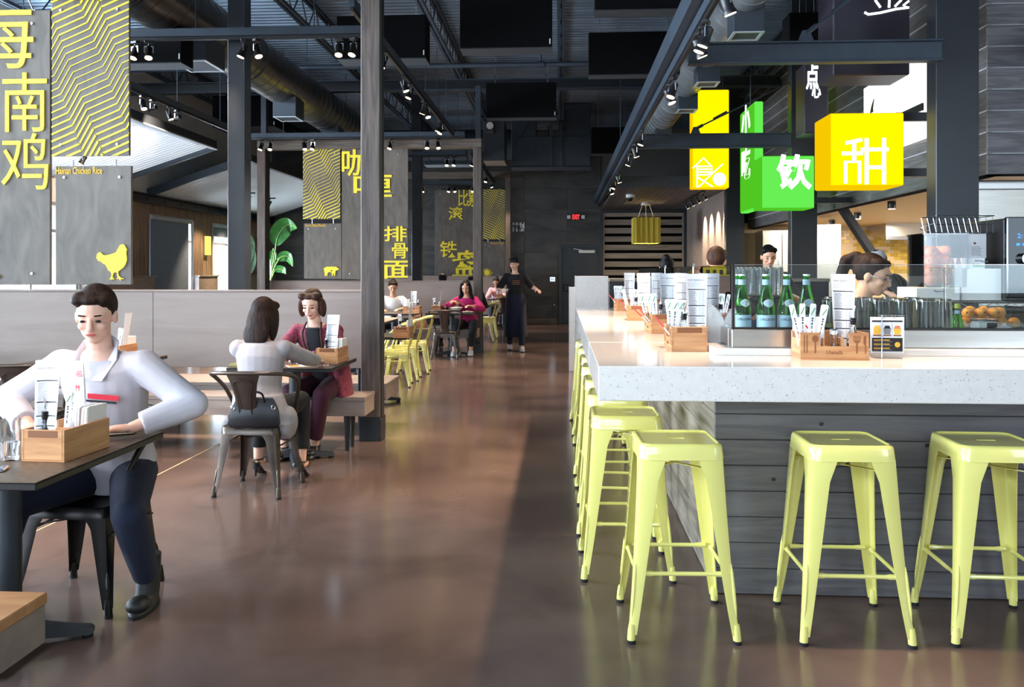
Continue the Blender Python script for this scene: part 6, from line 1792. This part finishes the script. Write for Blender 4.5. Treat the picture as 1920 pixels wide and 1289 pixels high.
def stalk(pts): MB().loft([(p, .035 - .02 * i / 12) for i, p in enumerate(cat_path(pts, 4))], 8).build('stalk', M['stem'], t, 60)
stalk([base, g(508, 530), g(513, 490), g(518, 458)]); leaf([g(517, 462), g(522, 442), g(534, 425), g(546, 422), g(557, 428, -.2)], .24)
stalk([base, g(506, 535), g(516, 500), g(524, 486)]); leaf([g(519, 487), g(534, 480), g(544, 485), g(549, 500, -.2)], .14)
stalk([base, g(505, 540), g(512, 515), g(516, 508)]); leaf([g(513, 508), g(524, 504), g(533, 507), g(536, 514, -.1)], .1)
stalk([base, g(502, 535), g(499, 500), g(492, 470)]); leaf([g(504, 520), g(501, 495), g(496, 478), g(491, 462, .2)], .11)
leaf([g(507, 510, .2), g(509, 490, .3), g(512, 475, .3), g(513, 466, .3)], .11)
for x_, y_, lab in ((447, 450, 0),):
    q2 = P(452, 545, Y=19.6)
    t = thing('banana_plant', 'tall green banana plant between the black column and the timber frame', 'plant', (q2.x, 19.6, 0), world=True)
    MB().lathe([(0, 0), (.2, 0), (.26, .5), (.24, .5), (.22, .46), (0, .45)], (q2.x, 19.6, 0), 20).build('planter', M['pot'], t, 40)
    g2 = lambda x, y, dy=0: tuple(P(x, y, Y=19.6 + dy)); base = (q2.x, 19.6, .45)
    stalk([base, g2(458, 520), g2(461, 490), g2(463, 470)]); leaf([g2(463, 500), g2(466, 470), g2(467, 450), g2(463, 436)], .16)
    stalk([base, g2(464, 520), g2(467, 490)]); leaf([g2(463, 520), g2(470, 492), g2(470, 470), g2(466, 456)], .14)
    stalk([base, g2(446, 520), g2(442, 490)]); leaf([g2(445, 520), g2(441, 490), g2(437, 465), g2(444, 448)], .14)
# ================================================================== PEOPLE
def remesh(mb, name, mat, parent, voxel=.007, smooth=5, fac=.5):
    me = mb.mesh(name, mat)
    o = bpy.data.objects.new(name, me); COL.objects.link(o)
    m = o.modifiers.new('r', 'REMESH'); m.mode = 'VOXEL'; m.voxel_size = voxel; m.use_smooth_shade = True
    s = o.modifiers.new('s', 'SMOOTH'); s.factor = fac; s.iterations = smooth
    dg = bpy.context.evaluated_depsgraph_get(); dg.update()
    new = bpy.data.meshes.new_from_object(o.evaluated_get(dg))
    bpy.data.objects.remove(o); bpy.data.meshes.remove(me)
    new.materials.clear(); new.materials.append(mat); new.name = name
    new.polygons.foreach_set('use_smooth', [True] * len(new.polygons))
    off = worg(parent); co = np.empty(len(new.vertices) * 3); new.vertices.foreach_get('co', co)
    co = co.reshape(-1, 3) - np.array(off); new.vertices.foreach_set('co', co.ravel()); new.update()
    o = bpy.data.objects.new(name, new); COL.objects.link(o); o.parent = parent; o['_w'] = 1
    return o
def limb(mb, pts, n=14):
    """rounded tapering limb through (point, radius)"""
    mb.loft(pts, n)
    for p, r in pts: mb.ell(p, r, n=n, m=8)
def oval(mb, rings, n=20):
    """rings: (centre, side vector, front vector)"""
    mb.rings([[c + s * math.cos(2 * math.pi * k / n) + f * math.sin(2 * math.pi * k / n) for k in range(n)] for c, s, f in rings])
def ik(a, b, l1, l2, pole):
    d = b - a; L = min(d.length, (l1 + l2) * .995); d.normalize()
    b = a + d * L
    x = (l1 * l1 - l2 * l2 + L * L) / (2 * L); h = math.sqrt(max(0, l1 * l1 - x * x))
    p = V(pole); p = p - d * p.dot(d); p.normalize()
    return a + d * x + p * h, b
def oriented(f, s, u): return Matrix((s, f, u)).transposed().to_4x4()
def hand(mb, w, hd, side, pn, s=1.0, curl=25, spread=1.0):
    """w wrist, hd hand direction, side toward the thumb, pn palm normal (palm side)"""
    hd = hd.normalized(); side = (side - hd * side.dot(hd)).normalized(); pn = (pn - hd * pn.dot(hd) - side * pn.dot(side)).normalized()
    Mo = oriented(hd, side, pn)
    mb.ell(w + hd * .045 * s, (.037 * s, .05 * s, .015 * s), Mo, 12, 8)
    mb.ell(w + hd * .07 * s, (.038 * s, .03 * s, .012 * s), Mo, 12, 8)
    for i, (o, L) in enumerate(((.029, .068), (.010, .076), (-.010, .071), (-.028, .056))):
        p = w + hd * .078 * s + side * o * s; d = (hd + side * o * 2.2 * spread).normalized()
        pts = [(w + hd * .05 * s + side * o * .8 * s, .009 * s), (p, .0088 * s)]
        for j, q in enumerate((.45, .32, .23)):
            a = R(curl * (.8 + .2 * i) * (1 if j else .7)); d = (d * math.cos(a) + pn * math.sin(a)).normalized()
            p = p + d * L * q * s; pts.append((p, (.0084, .0078, .007)[j] * s))
        limb(mb, pts, 8)
    p = w + hd * .022 * s + side * .028 * s; pts = [(w + hd * .03 * s, .012 * s), (p, .0125 * s)]
    d = (side * .75 + hd * .6 + pn * .3).normalized()
    for j, L in enumerate((.034, .03, .024)):
        p = p + d * L * s; pts.append((p, (.0108, .0098, .0085)[j] * s)); d = (d + hd * .35).normalized()
    limb(mb, pts, 8)
def person(label, face, hip, neck, look, hands, feet, top, bottom, hair, haircol='hair_dark', skin='skin', s=1.0, woman=True, voxel=.0075,
           sleeve=1.0, shoe='blk', heel=False, skirt=None, hem=.0, pole_arm=None, curl=(25, 25), inflate=.012, extra=None, glasses=False, toe=None, legs=True, hat=None, group=None, open_coat=None, palm=None, hdir=None, knee_pole=None, leg_end=1.0):
    hip, neck = V(hip), V(neck)
    F = V((-math.sin(R(face)), math.cos(R(face)), 0)); S = V((F.y, -F.x, 0))      # S = the person's right
    root = thing('person', label, 'person', (hip.x, hip.y, 0), world=True, group=group)
    up = (neck - hip).normalized(); fr = S.cross(up) * -1
    if fr.dot(F) < 0: fr = -fr
    T = (neck - hip).length
    sw = (.158 if woman else .182) * s
    body, shirt, pants = MB(), MB(), MB()
    tors = [(-.16, .120, .085, 0), (-.06, .150, .105, -.01), (.06, .160, .112, -.012), (.30, .128, .094, 0), (.52, .134, .100, -.008), (.72, .150, .108, -.01), (.88, .140, .092, -.006), (.96, .090, .066, 0), (1.02, .056, .052, .004)]
    if not woman: tors = [(t, a * (1.1 if t > .25 else .98), b * 1.08, c) for t, a, b, c in tors]
    def torso(mb, e, t0=-1, t1=2):
        oval(mb, [(hip + up * (t * T) + fr * (c * s), S * (a * s + e), fr * (b * s + e)) for t, a, b, c in tors if t0 <= t <= t1])
    torso(body, 0)
    torso(shirt, inflate, -.2 if hem <= 0 else -.2, .985)
    # head
    hf = V(look).normalized(); hs = S if abs(hf.dot(S)) < .9 else V((0, 0, 1)).cross(hf) * -1
    hs = (hs - hf * hs.dot(hf)); 
    hs = V((hf.y, -hf.x, 0)).normalized() if abs(hf.z) < .95 else S
    hu = hs.cross(hf).normalized()
    if hu.z < 0: hu = -hu
    c = neck + up * (.075 * s) + V((0, 0, 1)) * (.06 * s) + hu * (.035 * s) + hf * (.022 * s)
    Mo = oriented(hf, hs, hu)
    h = lambda x, y, z: c + hs * (x * s) + hf * (y * s) + hu * (z * s)
    r3 = lambda a, b, d: (a * s, b * s, d * s)
    limb(body, [(neck - up * .03 * s, .056 * s), (neck + (c - neck) * .45, .05 * s), (h(0, -.012, -.04), .054 * s)])
    body.ell(h(0, -.004, .022), r3(.074, .094, .094), Mo, 18, 12)
    body.ell(h(0, .024, -.045), r3(.058, .062, .066), Mo, 16, 10)
    body.ell(h(0, .052, -.088), r3(.030, .028, .022), Mo, 12, 8)
    body.ell(h(0, .062, .018), r3(.058, .028, .024), Mo, 12, 8)
    for q in (-1, 1):
        body.ell(h(q * .037, .058, -.03), r3(.022, .026, .02), Mo, 10, 8)
        body.ell(h(q * .075, -.008, -.012), r3(.011, .02, .032), Mo, 10, 8)
    limb(body, [(h(0, .088, .008), .0085 * s), (h(0, .100, -.018), .0105 * s), (h(0, .106, -.034), .0135 * s)], 10)
    body.ell(h(0, .083, -.062), r3(.024, .014, .014), Mo, 10, 8)
    # arms
    shoulders, wr = [], []
    for i, q in enumerate((1, -1)):
        sh = hip + up * (T * .865) + S * (q * sw) - fr * .008; shoulders.append(sh)
        if hands is None: continue
        tgt = V(hands[i])
        pole = V(pole_arm[i]) if pole_arm else (S * q * .6 - F * .5 - V((0, 0, .7)))
        el, w = ik(sh, tgt, .285 * s, .25 * s, pole); wr.append((el, w))
        ar = [(neck - up * (.07 * s) + S * (q * .06 * s), .052 * s), (sh, .046 * s if woman else .055 * s), (sh.lerp(el, .5), .042 * s), (el, .037 * s)]
        limb(body, ar); limb(body, [(el, .037 * s), (el.lerp(w, .3), .037 * s), (w, .024 * s)])
        hd = V(hdir[i]) if hdir else (w - el)
        pn = V(palm[i]) if palm else V((0, 0, -1))
        hn = hd.normalized(); thumb = hn.cross(pn.normalized()) * (1 if q < 0 else -1)
        # thumb toward the body midline
        if thumb.dot(-S * q) < 0 and abs(thumb.dot(S)) > .3: thumb = -thumb
        hand(body, w, hd, thumb, pn, s * (.95 if woman else 1.08), curl[i])
        e = inflate
        if sleeve > 0:
            limb(shirt, [(ar[0][0], ar[0][1] + e * .6), (sh, ar[1][1] + e), (sh.lerp(el, min(1, sleeve / .5) * .5), ar[2][1] + e * 1.1), (sh.lerp(el, min(1, sleeve / .5)), (.037 if sleeve >= .5 else .043) * s + e * 1.2)])
            if sleeve > .5:
                k = (sleeve - .5) / .5
                shirt.loft([(el, .038 * s + e * 1.2), (el.lerp(w, .4 * k), .038 * s + e), (el.lerp(w, k * .97), .026 * s + e * 1.1)], 14)
                shirt.ell(el, .038 * s + e * 1.2)
    # legs
    for i, q in enumerate((1, -1)):
        hp = hip + S * (q * .085 * s) - V((0, 0, .02))
        an = V(feet[i]); kp = V(knee_pole[i]) if knee_pole else F + V((0, 0, .8)) + S * q * .15
        kn, an = ik(hp, an, .42 * s, .42 * s, kp)
        limb(body, [(hp, .082 * s), (hp.lerp(kn, .5), .07 * s), (kn, .052 * s)]); limb(body, [(kn, .052 * s), (kn.lerp(an, .3), .052 * s), (an, .033 * s)])
        td = V(toe[i]).normalized() if toe else F
        body.ell(an + td * .045 - V((0, 0, .042)), (.03, .08, .022), oriented(td, V((td.y, -td.x, 0)), V((0, 0, 1))), 12, 8)
        if bottom:
            e = .012
            limb(pants, [(hp, .09 * s + e), (hp.lerp(kn, .5), .074 * s + e), (kn, .056 * s + e)])
            pants.loft([(kn, .056 * s + e), (kn.lerp(an, .35), .054 * s + e), (kn.lerp(an, leg_end * .97), .042 * s + e)], 14); pants.ell(kn, .056 * s + e)
        # shoe
        ss = V((td.y, -td.x, 0)); z0 = an.z - .08
        sh_ = MB(); hz = .055 if heel else 0
        if heel:
            oval(sh_, [(an - td * .035 + V((0, 0, -.03 + .0)), ss * .026, td * .03), (an - td * .03 + V((0, 0, -.06)), ss * .028, td * .034)], 12)
            sh_.rings([[an + td * a + ss * (w_ * math.cos(2 * math.pi * k / 10)) + V((0, 0, zz + hh * math.sin(2 * math.pi * k / 10))) for k in range(10)] for a, w_, zz, hh in ((-.05, .022, -.06, .018), (0, .028, -.07, .014), (.06, .034, -.098 - hz * .4, .012), (.12, .024, -.112 - hz * .4, .01), (.15, .006, -.115 - hz * .4, .004))])
            sh_.loft([(an - td * .045 + V((0, 0, -.06)), .014), (an - td * .05 + V((0, 0, -.125)), .005)], 8)
            sh_.tube([an + ss * .036 * math.cos(R(a)) + td * .036 * math.sin(R(a)) + V((0, 0, -.012)) for a in range(0, 361, 30)], .005, 6)
        else:
            oval(sh_, [(an + V((0, 0, .05)) if not woman else an - V((0, 0, .005)), ss * .046, td * .05), (an - V((0, 0, .03)) + td * .012, ss * .044, td * .066), (an - V((0, 0, .055)) + td * .05, ss * .048, td * .115), (an - V((0, 0, .0765)) + td * .055, ss * .049, td * .125)], 16)
            sh_.ell(an + td * .115 - V((0, 0, .048)), (.042, .05, .03), oriented(td, ss, V((0, 0, 1))), 12, 8)
        if shoe == 'boot':
            oval(sh_, [(an + V((0, 0, .13)) - td * .005, ss * .05, td * .052), (an + V((0, 0, .05)), ss * .048, td * .052), (an - V((0, 0, .03)) + td * .012, ss * .046, td * .068)], 16)
            sh_.ell(an + td * .12 - V((0, 0, .045)), (.05, .06, .036), oriented(td, ss, V((0, 0, 1))), 12, 8)
        so_ = sh_.build('shoe', M[shoe], root, 50, fix=True)
        if not heel:
            q_ = MB(); oval(q_, [(an - V((0, 0, .0775)) + td * .055, ss * .051, td * .128), (an - V((0, 0, .09)) + td * .055, ss * .051, td * .127)], 16); q_.build('sole', M['rubber'], so_, 50, fix=True)
    bd_ = remesh(body, 'body', M[skin], root, voxel if voxel < .0075 else .0075, 3)
    pants.ell(hip - V((0, 0, .0)) + fr * -.01, (.168 * s, .125 * s, .12 * s), oriented(fr, S, up))
    if bottom: remesh(pants, 'trousers' if not skirt else 'skirt_lining', M[bottom], root, voxel * 1.3, 6)
    if skirt:
        z0 = skirt; n = 24; sk = MB(); mid = (V(feet[0]) + V(feet[1])) / 2
        rr = []
        for t, a, b in ((0, .16, .13), (.15, .185, .15), (.5, .2, .17), (1, .215, .19)):
            cc = V((hip.x + (mid.x - hip.x) * t, hip.y + (mid.y - hip.y) * t, hip.z + .12 + (z0 - hip.z - .12) * t))
            rr.append([cc + S * (a + .012 * math.sin(5 * k) * t) * math.cos(2 * math.pi * k / n) + F * (b + .012 * math.cos(7 * k) * t) * math.sin(2 * math.pi * k / n) for k in range(n)])
        sk.rings(rr); sk.build('skirt', M[bottom], root, 60, fix=True)
    if extra: extra(shirt, dict(hip=hip, neck=neck, up=up, fr=fr, S=S, F=F, T=T, s=s))
    remesh(shirt, 'top', M[top], root, voxel * 1.25, 5)
    # face details
    for q in (-1, 1):
        e_ = MB().ell(h(q * .031, .084, -.004), r3(.012, .007, .0058), Mo, 10, 7).build('eye', M['eye'], root, 60)
        MB().bar(h(q * .018, .0905, .021), h(q * .045, .082, .022), .005 * s, .006 * s).build('eyebrow', M[haircol], root)
    MB().ell(h(0, .0945, -.059), r3(.022, .007, .0065), Mo, 12, 8).build('lips', M['lips'], root, 60)
    if glasses:
        g = MB()
        for q in (-1, 1):
            g.tube([h(q * .033 + .021 * math.cos(R(a)), .100, -.006 + .016 * math.sin(R(a))) for a in range(0, 361, 30)], .0016 * s, 6)
            g.tube([h(q * .054, .098, -.002), h(q * .076, .05, 0), h(q * .08, -.01, 0)], .0016 * s, 6)
        g.tube([h(-.012, .101, 0), h(.012, .101, 0)], .0016 * s, 6); g.build('glasses', M['chrome'], root, 60)
    # hair
    H = MB()
    cap = lambda k=1.0: H.ell(h(0, -.022, .035), r3(.084 * k, .096 * k, .096 * k), Mo, 18, 12)
    if hair != 'none':
        cap()
        for q in (-1, 1): H.ell(h(q * .05, .03, .078), r3(.036, .05, .03), Mo, 12, 8)
    if hair in ('short', 'bob', 'long', 'bun', 'ponytail'): H.ell(h(0, .05, .082), r3(.052, .04, .024), Mo, 12, 8)
    if hair == 'long':
        H.ell(h(0, -.06, -.06), r3(.092, .056, .15), Mo, 16, 12)
        H.ell(h(0, -.075, -.14), r3(.098, .04, .1), Mo, 16, 12)
        for q in (-1, 1): H.ell(h(q * .082, .005, -.06), r3(.024, .05, .12), Mo, 12, 10)
    elif hair == 'verylong':
        H.ell(h(0, -.06, -.1), r3(.1, .05, .2), Mo, 16, 12)
        for q in (-1, 1): H.ell(h(q * .085, .025, -.09), r3(.03, .05, .17), Mo, 12, 10); H.ell(h(q * .1, .045, -.2), r3(.04, .04, .1), Mo, 12, 10)
    elif hair == 'bob':
        H.ell(h(0, -.05, -.03), r3(.088, .06, .1), Mo, 16, 12)
        for q in (-1, 1): H.ell(h(q * .086, .0, -.03), r3(.028, .055, .08), Mo, 12, 10); H.ell(h(q * .055, .045, .085), r3(.04, .042, .03), Mo, 12, 8)
    elif hair == 'ponytail':
        H.ell(h(0, -.105, .09), r3(.03, .03, .03), Mo, 12, 8)
        limb(H, [(h(0, -.12, .09), .026 * s), (h(0, -.16, .05), .036 * s), (h(0, -.165, -.04), .034 * s), (h(.01, -.14, -.16), .016 * s)])
    elif hair == 'bun':
        H.ell(h(0, -.10, .09), r3(.045, .045, .042), Mo, 12, 8)
    remesh(H, 'hair', M[haircol], root, .0075 if voxel < .009 else .009, 4) if hair != 'none' else None
    if hat:
        q_ = MB(); q_.ell(h(0, -.012, .052), r3(.09, .105, .078), Mo, 18, 12); q_.ell(h(0, .09, .04), r3(.07, .07, .008), Mo, 14, 6)
        remesh(q_, 'cap', M[hat], root, .008, 3)
    return root, dict(h=h, S=S, F=F, fr=fr, up=up, hip=hip, neck=neck, T=T, wr=wr, Mo=Mo)
NB = .0055
# 1 the man in white at the near table, facing us
def man_extra(sh, k): pass
r_, k_ = person('man in a white shirt sitting at the near table facing us', 180, (-2.03, 3.76, .56), (-2.03, 3.63, 1.10), (.25, -1, -.28),
    [(-2.27, 3.50, .795), (-1.80, 3.47, .795)], [(-2.32, 3.26, .09), (-1.795, 3.60, .09)], 'white_cloth', 'navy', 'short', 'hair_dark', s=1.02, woman=False, voxel=NB, shoe='boot',
    pole_arm=[(-1, .3, -.1), (1, .3, -.1)], sleeve=.94, inflate=.022, hdir=[(.6, -.7, 0), (-.75, -.55, 0)], knee_pole=[(-.2, -1, .6), (.34, -1, .4)], toe=[(-.1, -1, 0), (.12, -1, 0)], leg_end=.9)
mb = MB(); c = k_['hip'] + k_['up'] * (k_['T'] * .72) + k_['fr'] * .138
mb.bar(c - k_['S'] * .0 + V((.0, 0, 0)), c + V((.13, 0.012, -.012)), .004, .022, up=tuple(k_['up'])); mb.build('red_chest_emblem', M['red'], r_)
mb = MB(); mb.bar(c + V((-.01, 0, -.02)), c + V((.12, .012, -.032)), .004, .008, up=tuple(k_['up'])); mb.build('dark_chest_emblem', M['ink'], r_)
for q in (1, -1):
    n0 = k_['neck']; S_, f_ = k_['S'], k_['fr']
    mb = MB(); mb.rings([[p, p + u_, p + u_ * .96 + f_ * .008, p + f_ * .008] for p, u_ in ((n0 - f_ * .055 + V((0, 0, .02)), V((0, 0, .045)) - f_ * .01), (n0 + S_ * q * .068 - f_ * .01 + V((0, 0, .005)), V((0, 0, .04)) + S_ * q * .012), (n0 + S_ * q * .06 + f_ * .05 - V((0, 0, .03)), S_ * q * .045 + V((0, 0, .012))), (n0 + S_ * q * .022 + f_ * .105 - V((0, 0, .09)), S_ * q * .05 + f_ * .004))])
    mb.build('collar', M['white_cloth'], r_, 50, fix=True)
# 2 the woman in grey, seen from behind
def grey_extra(sh, k):
    b = k['hip']
    oval(sh, [(b + V((0, -.02, .10)), k['S'] * .165, k['F'] * .125), (b + V((.02, -.04, -.02)), k['S'] * .195, k['F'] * .13), (b + V((.05, -.05, -.09)), k['S'] * .2, k['F'] * .11)])
    sh.ell(b + V((.19, .0, -.09)), (.06, .12, .11))
hx = P(494, 600, Y=5.62).x
person('woman with long dark hair and a grey sweater seen from behind', 0, (-1.99, 5.50, .545), (hx - .005, 5.60, .995), (.18, 1, -.25),
    [(-1.76, 6.12, .79), (-2.2, 6.14, .79)], [(-1.80, 5.80, .145), (-2.13, 5.86, .145)], 'grey_knit', 'black_cloth', 'long', 'hair_dark', voxel=NB, shoe='blk', heel=True, s=.98, extra=grey_extra,
    pole_arm=[(1, -.35, -.7), (-1, -.35, -.7)], sleeve=.95, leg_end=.86, inflate=.016, knee_pole=[(.1, 1, .5), (-.1, 1, .5)])
# 3 the woman in maroon, facing us
def maroon_extra(sh, k):
    b = k['hip']
    for q in (1, -1):
        oval(sh, [(b + k['S'] * q * .13 + V((0, -.02, .16)), k['S'] * .06, k['F'] * .12), (b + k['S'] * q * .16 + V((0, -.06, .0)), k['S'] * .06, k['F'] * .16), (b + k['S'] * q * .19 + V((0, -.1, -.1)), k['S'] * .055, k['F'] * .15)])
mx = P(588, 575, Y=6.75).x
r_, k_ = person('woman with brown bob in a maroon cardigan sitting on the near booth bench facing us', 180, (mx + .06, 6.91, .545), (mx, 6.79, 1.03), (-.06, -1, -.32),
    [(mx - .08, 6.52, .79), (mx + .03, 6.46, .795)], [(mx - .16, 6.50, .09), (mx + .06, 6.58, .09)], 'maroon', 'wine', 'bob', 'hair_brown', voxel=NB, shoe='blk', extra=maroon_extra,
    pole_arm=[(-1, .2, -.5), (1, .2, -.5)], sleeve=.92, inflate=.018, leg_end=.9, hdir=[(.6, -.6, 0), (-.9, -.35, -.05)])
sp_ = k_['hip'] + k_['up'] * (k_['T'] * .62)
mb = MB(); oval(mb, [(k_['hip'] + k_['up'] * (k_['T'] * t) + k_['fr'] * d, k_['S'] * a, k_['fr'] * .02) for t, a, d in ((.1, .06, .115), (.4, .055, .098), (.7, .06, .112), (.88, .066, .09), (.97, .05, .07))]); mb.build('black_shirt', M['black_cloth'], r_, 60, fix=True)
for q in (1, -1):
    mb = MB(); mb.tube(cat_path([k_['neck'] + k_['S'] * q * .06 + k_['fr'] * .03 + V((0, 0, .02)), k_['neck'] + k_['S'] * q * .075 + k_['fr'] * .1 - V((0, 0, .06)), k_['hip'] + k_['up'] * k_['T'] * .6 + k_['S'] * q * .062 + k_['fr'] * .135, k_['hip'] + k_['up'] * k_['T'] * .42 + k_['S'] * q * .03 + k_['fr'] * .13], 6), .008, 7)
    mb.build('bead_necklace', M['hair_brown'], r_, 60)
# 4 the woman in the white blouse
x4 = P(738, 540, Y=14.95).x
person('woman with a dark ponytail in a white blouse at the second booth', 180, (x4, 14.96, .55), (x4, 14.9, 1.02), (.2, -1, -.35), [(x4 - .15, 14.6, .79), (x4 + .2, 14.6, .80)], [(x4 - .1, 14.5, .09), (x4 + .12, 14.5, .09)],
    'cream_cloth', 'dark_denim', 'bun', 'hair_dark', 'skin2', voxel=.009, pole_arm=[(-1, 0, -.5), (1, 0, -.5)], sleeve=.8, inflate=.022)
# 5 the woman in magenta with her chopsticks
x5 = P(876, 545, Y=14.95).x
person('woman with very long black hair in a magenta sweater eating from the noodle bowl', 180, (x5 + .03, 14.95, .55), (x5, 14.86, 1.02), (-.08, -1, -.4), [(x5 - .22, 14.58, .93), (x5 + .14, 14.5, .86)], [(x5 - .18, 14.5, .09), (x5 + .1, 14.6, .09)],
    'magenta', 'black_cloth', 'verylong', 'hair_black', 'skin2', voxel=.009, shoe='shoe_grey', pole_arm=[(-1, .2, -.7), (1, .3, -.6)], sleeve=.93, inflate=.016, curl=(55, 35), hdir=[(.7, -.3, .1), (-.7, -.3, .1)], leg_end=.85)
o = MB(); o.bar((x5 - .14, 14.52, .95), (x5 + .02, 14.64, .845), .007, .007).bar((x5 - .14, 14.52, .965), (x5 + .03, 14.64, .85), .007, .007)
o = o.build('chopsticks', M['bamboo']); tag(o, 'pair of bamboo chopsticks in the hand of the woman in magenta', 'chopsticks')
# 6 the woman in pink
x6 = P(931, 538, Y=22.85).x
person('woman in a pale pink shirt eating at the far table under the hot pot board', 180, (x6 + .03, 22.98, .56), (x6, 22.88, 1.02), (-.1, -1, -.35), [(x6 - .1, 22.5, .9), (x6 + .16, 22.45, .82)], [(x6 - .15, 22.4, .09), (x6 + .1, 22.4, .09)],
    'pink', 'dark_denim', 'bun', 'hair_black', 'skin2', voxel=.01, sleeve=.6, inflate=.025)
# 7 the walking server
p1, p2 = P(957, 654, Z=.0), P(978, 661, Z=.0)
r_, k_ = person('server in a black shirt, black cap and long navy apron walking down the aisle', 188, ((p1.x + p2.x) / 2, 15.55, .93), ((p1.x + p2.x) / 2 - .01, 15.5, 1.43), (-.35, -1, -.1), [(p1.x - .1, 15.2, 1.12), (p2.x + .28, 15.45, 1.12)], [(p1.x, 15.75, .09), (p2.x, 15.38, .09)],
    'black_cloth', 'navy', 'short', 'hair_black', 'skin', voxel=.009, sleeve=.4, shoe='shoe_grey', skirt=.26, hat='black_cloth', inflate=.022, knee_pole=[(0, -1, .2), (0, -1, .2)], curl=(40, 30))
k = MB()
for i in range(3): k.bar(k_['hip'] + k_['up'] * k_['T'] * (.62 + .06 * i) + k_['fr'] * .148 - k_['S'] * .07, k_['hip'] + k_['up'] * k_['T'] * (.62 + .06 * i) + k_['fr'] * .148 + k_['S'] * .06, .004, .012)
k.build('amber_shirt_print', M['bamboo_dark'], r_)
w = k_['wr'][0][1]
t = thing('small_bowl', 'small white bowl in the right hand of the walking server', 'bowl', (w.x + .06, w.y - .06, w.z - .02)); MB().lathe([(0, 0), (.03, 0), (.07, .045), (.066, .045), (.028, .006), (0, .006)], n=18).build('bowl_body', M['white_plastic'], t, 40)
# 8-12 staff behind the bar
def staff(label, px, py, Y, face, look, haircol, hair, top='black_cloth', lean=0, glasses=False, hat=None, head_z=None, s=1.0, woman=True, skin='skin2', hands=None, hair_=None):
    q = P(px, py, Y=Y); F = V((-math.sin(R(face)), math.cos(R(face)), 0)); S = V((F.y, -F.x, 0))
    neck = V((q.x, q.y, q.z - .165 * s)) - F * .02
    T = .5; hip = neck - V((0, 0, math.cos(R(lean)) * T)) - F * (math.sin(R(lean)) * T)
    hd = hands or [hip + S * .2 + F * .3 + V((0, 0, .25)), hip - S * .2 + F * .3 + V((0, 0, .25))]
    fz = max(.09, hip.z - .88)
    ft = [V((hip.x, hip.y, .09)) + S * .1, V((hip.x, hip.y, .09)) - S * .1]
    return person(label, face, hip, neck, look, hd, ft, top, 'navy', hair, haircol, skin, s, woman, .009, sleeve=.42, glasses=glasses, hat=hat, shoe='blk', knee_pole=[F + V((0, 0, .1))] * 2)
staff('woman with glasses and a dark ponytail bending down behind the bar', 1618, 512, 5.15, -78, (.85, -.5, -.24), 'hair_dark', 'ponytail', lean=34, glasses=True, s=1.02)
staff('young man with short black hair standing in the bar behind the wire shelf of glasses', 1440, 481, 9.4, 172, (0, -1, -.25), 'hair_black', 'short', woman=False)
staff('kitchen worker with a grey cap leaning at the broad black column', 1656, 488, 8.95, 75, (-.8, -.4, -.6), 'hair_black', 'short', lean=35, hat='shoe_grey', woman=False)
staff('person with a black hair bun seen from behind at the far end of the bar', 1249, 502, 9.7, 8, (.2, 1, -.3), 'hair_black', 'bun')
staff('person with brown hair turned away beside the side glass of the bar', 1344, 490, 7.4, -30, (.4, 1, -.2), 'hair_brown', 'short')
# 13-14 two guests behind the magenta booth
for i, (px, py) in enumerate(((829, 527), (884, 530))):
    q = P(px, py, Y=16.0)
    person(('guest with short black hair behind the booth back, left of the two heads', 'guest with short black hair behind the booth back, right of the two heads')[i], 0, (q.x, 15.95, .56), (q.x, 16.03, q.z - .155), (0, 1, -.1), [(q.x + .2, 16.4, .75), (q.x - .2, 16.4, .75)], [(q.x + .1, 16.5, .09), (q.x - .1, 16.5, .09)], 'black_cloth', 'navy', 'short', 'hair_black', 'skin2', woman=False, voxel=.011)
# bags
t = thing('handbag', 'black leather handbag with chrome rings wedged on the bronze chair behind the woman in grey', 'bag', (-1.97, 5.36, .452), R(4))
rr = []
for z, a, b in ((0, .15, .05), (.02, .165, .06), (.1, .15, .052), (.17, .12, .03), (.185, .11, .022)):
    rr.append([(a * max(-1, min(1, 1.25 * math.cos(2 * math.pi * k / 20))), b * math.sin(2 * math.pi * k / 20), z) for k in range(20)])
MB().rings(rr).build('bag_body', M['bag'], t, 50)
MB().tube(cat_path([(-.07, -.03, .16), (-.06, -.06, .22), (0, -.07, .235), (.06, -.06, .22), (.07, -.03, .16)], 6), .007, 8).build('bag_handle', M['bag'], t, 60)
for x in (-.13, .13):
    MB().tube([(x + .012 * math.cos(R(a)), -.045, .13 + .014 * math.sin(R(a))) for a in range(0, 361, 30)], .0025, 6).build('ring', M['chrome'], t, 60)
MB().box(-.11, .11, -.006, .006, .183, .19, .002).build('zip', M['chrome'], t)
t = thing('tan_bag', 'tan handbag lying on the bench behind the noodle table', 'bag', (-2.55, 14.95, .45), R(10))
MB().rings([[(a * math.cos(2 * math.pi * k / 16), b * math.sin(2 * math.pi * k / 16), z) for k in range(16)] for z, a, b in ((0, .16, .08), (.06, .18, .09), (.18, .14, .06), (.24, .1, .03))]).build('bag_body', pm('tan_leather', (204, 160, 128), .5), t, 50)
MB().tube(cat_path([(-.08, -.03, .2), (-.05, -.05, .3), (.05, -.05, .3), (.08, -.03, .2)], 6), .01, 8).build('bag_handle', M['hair_brown'], t, 60)
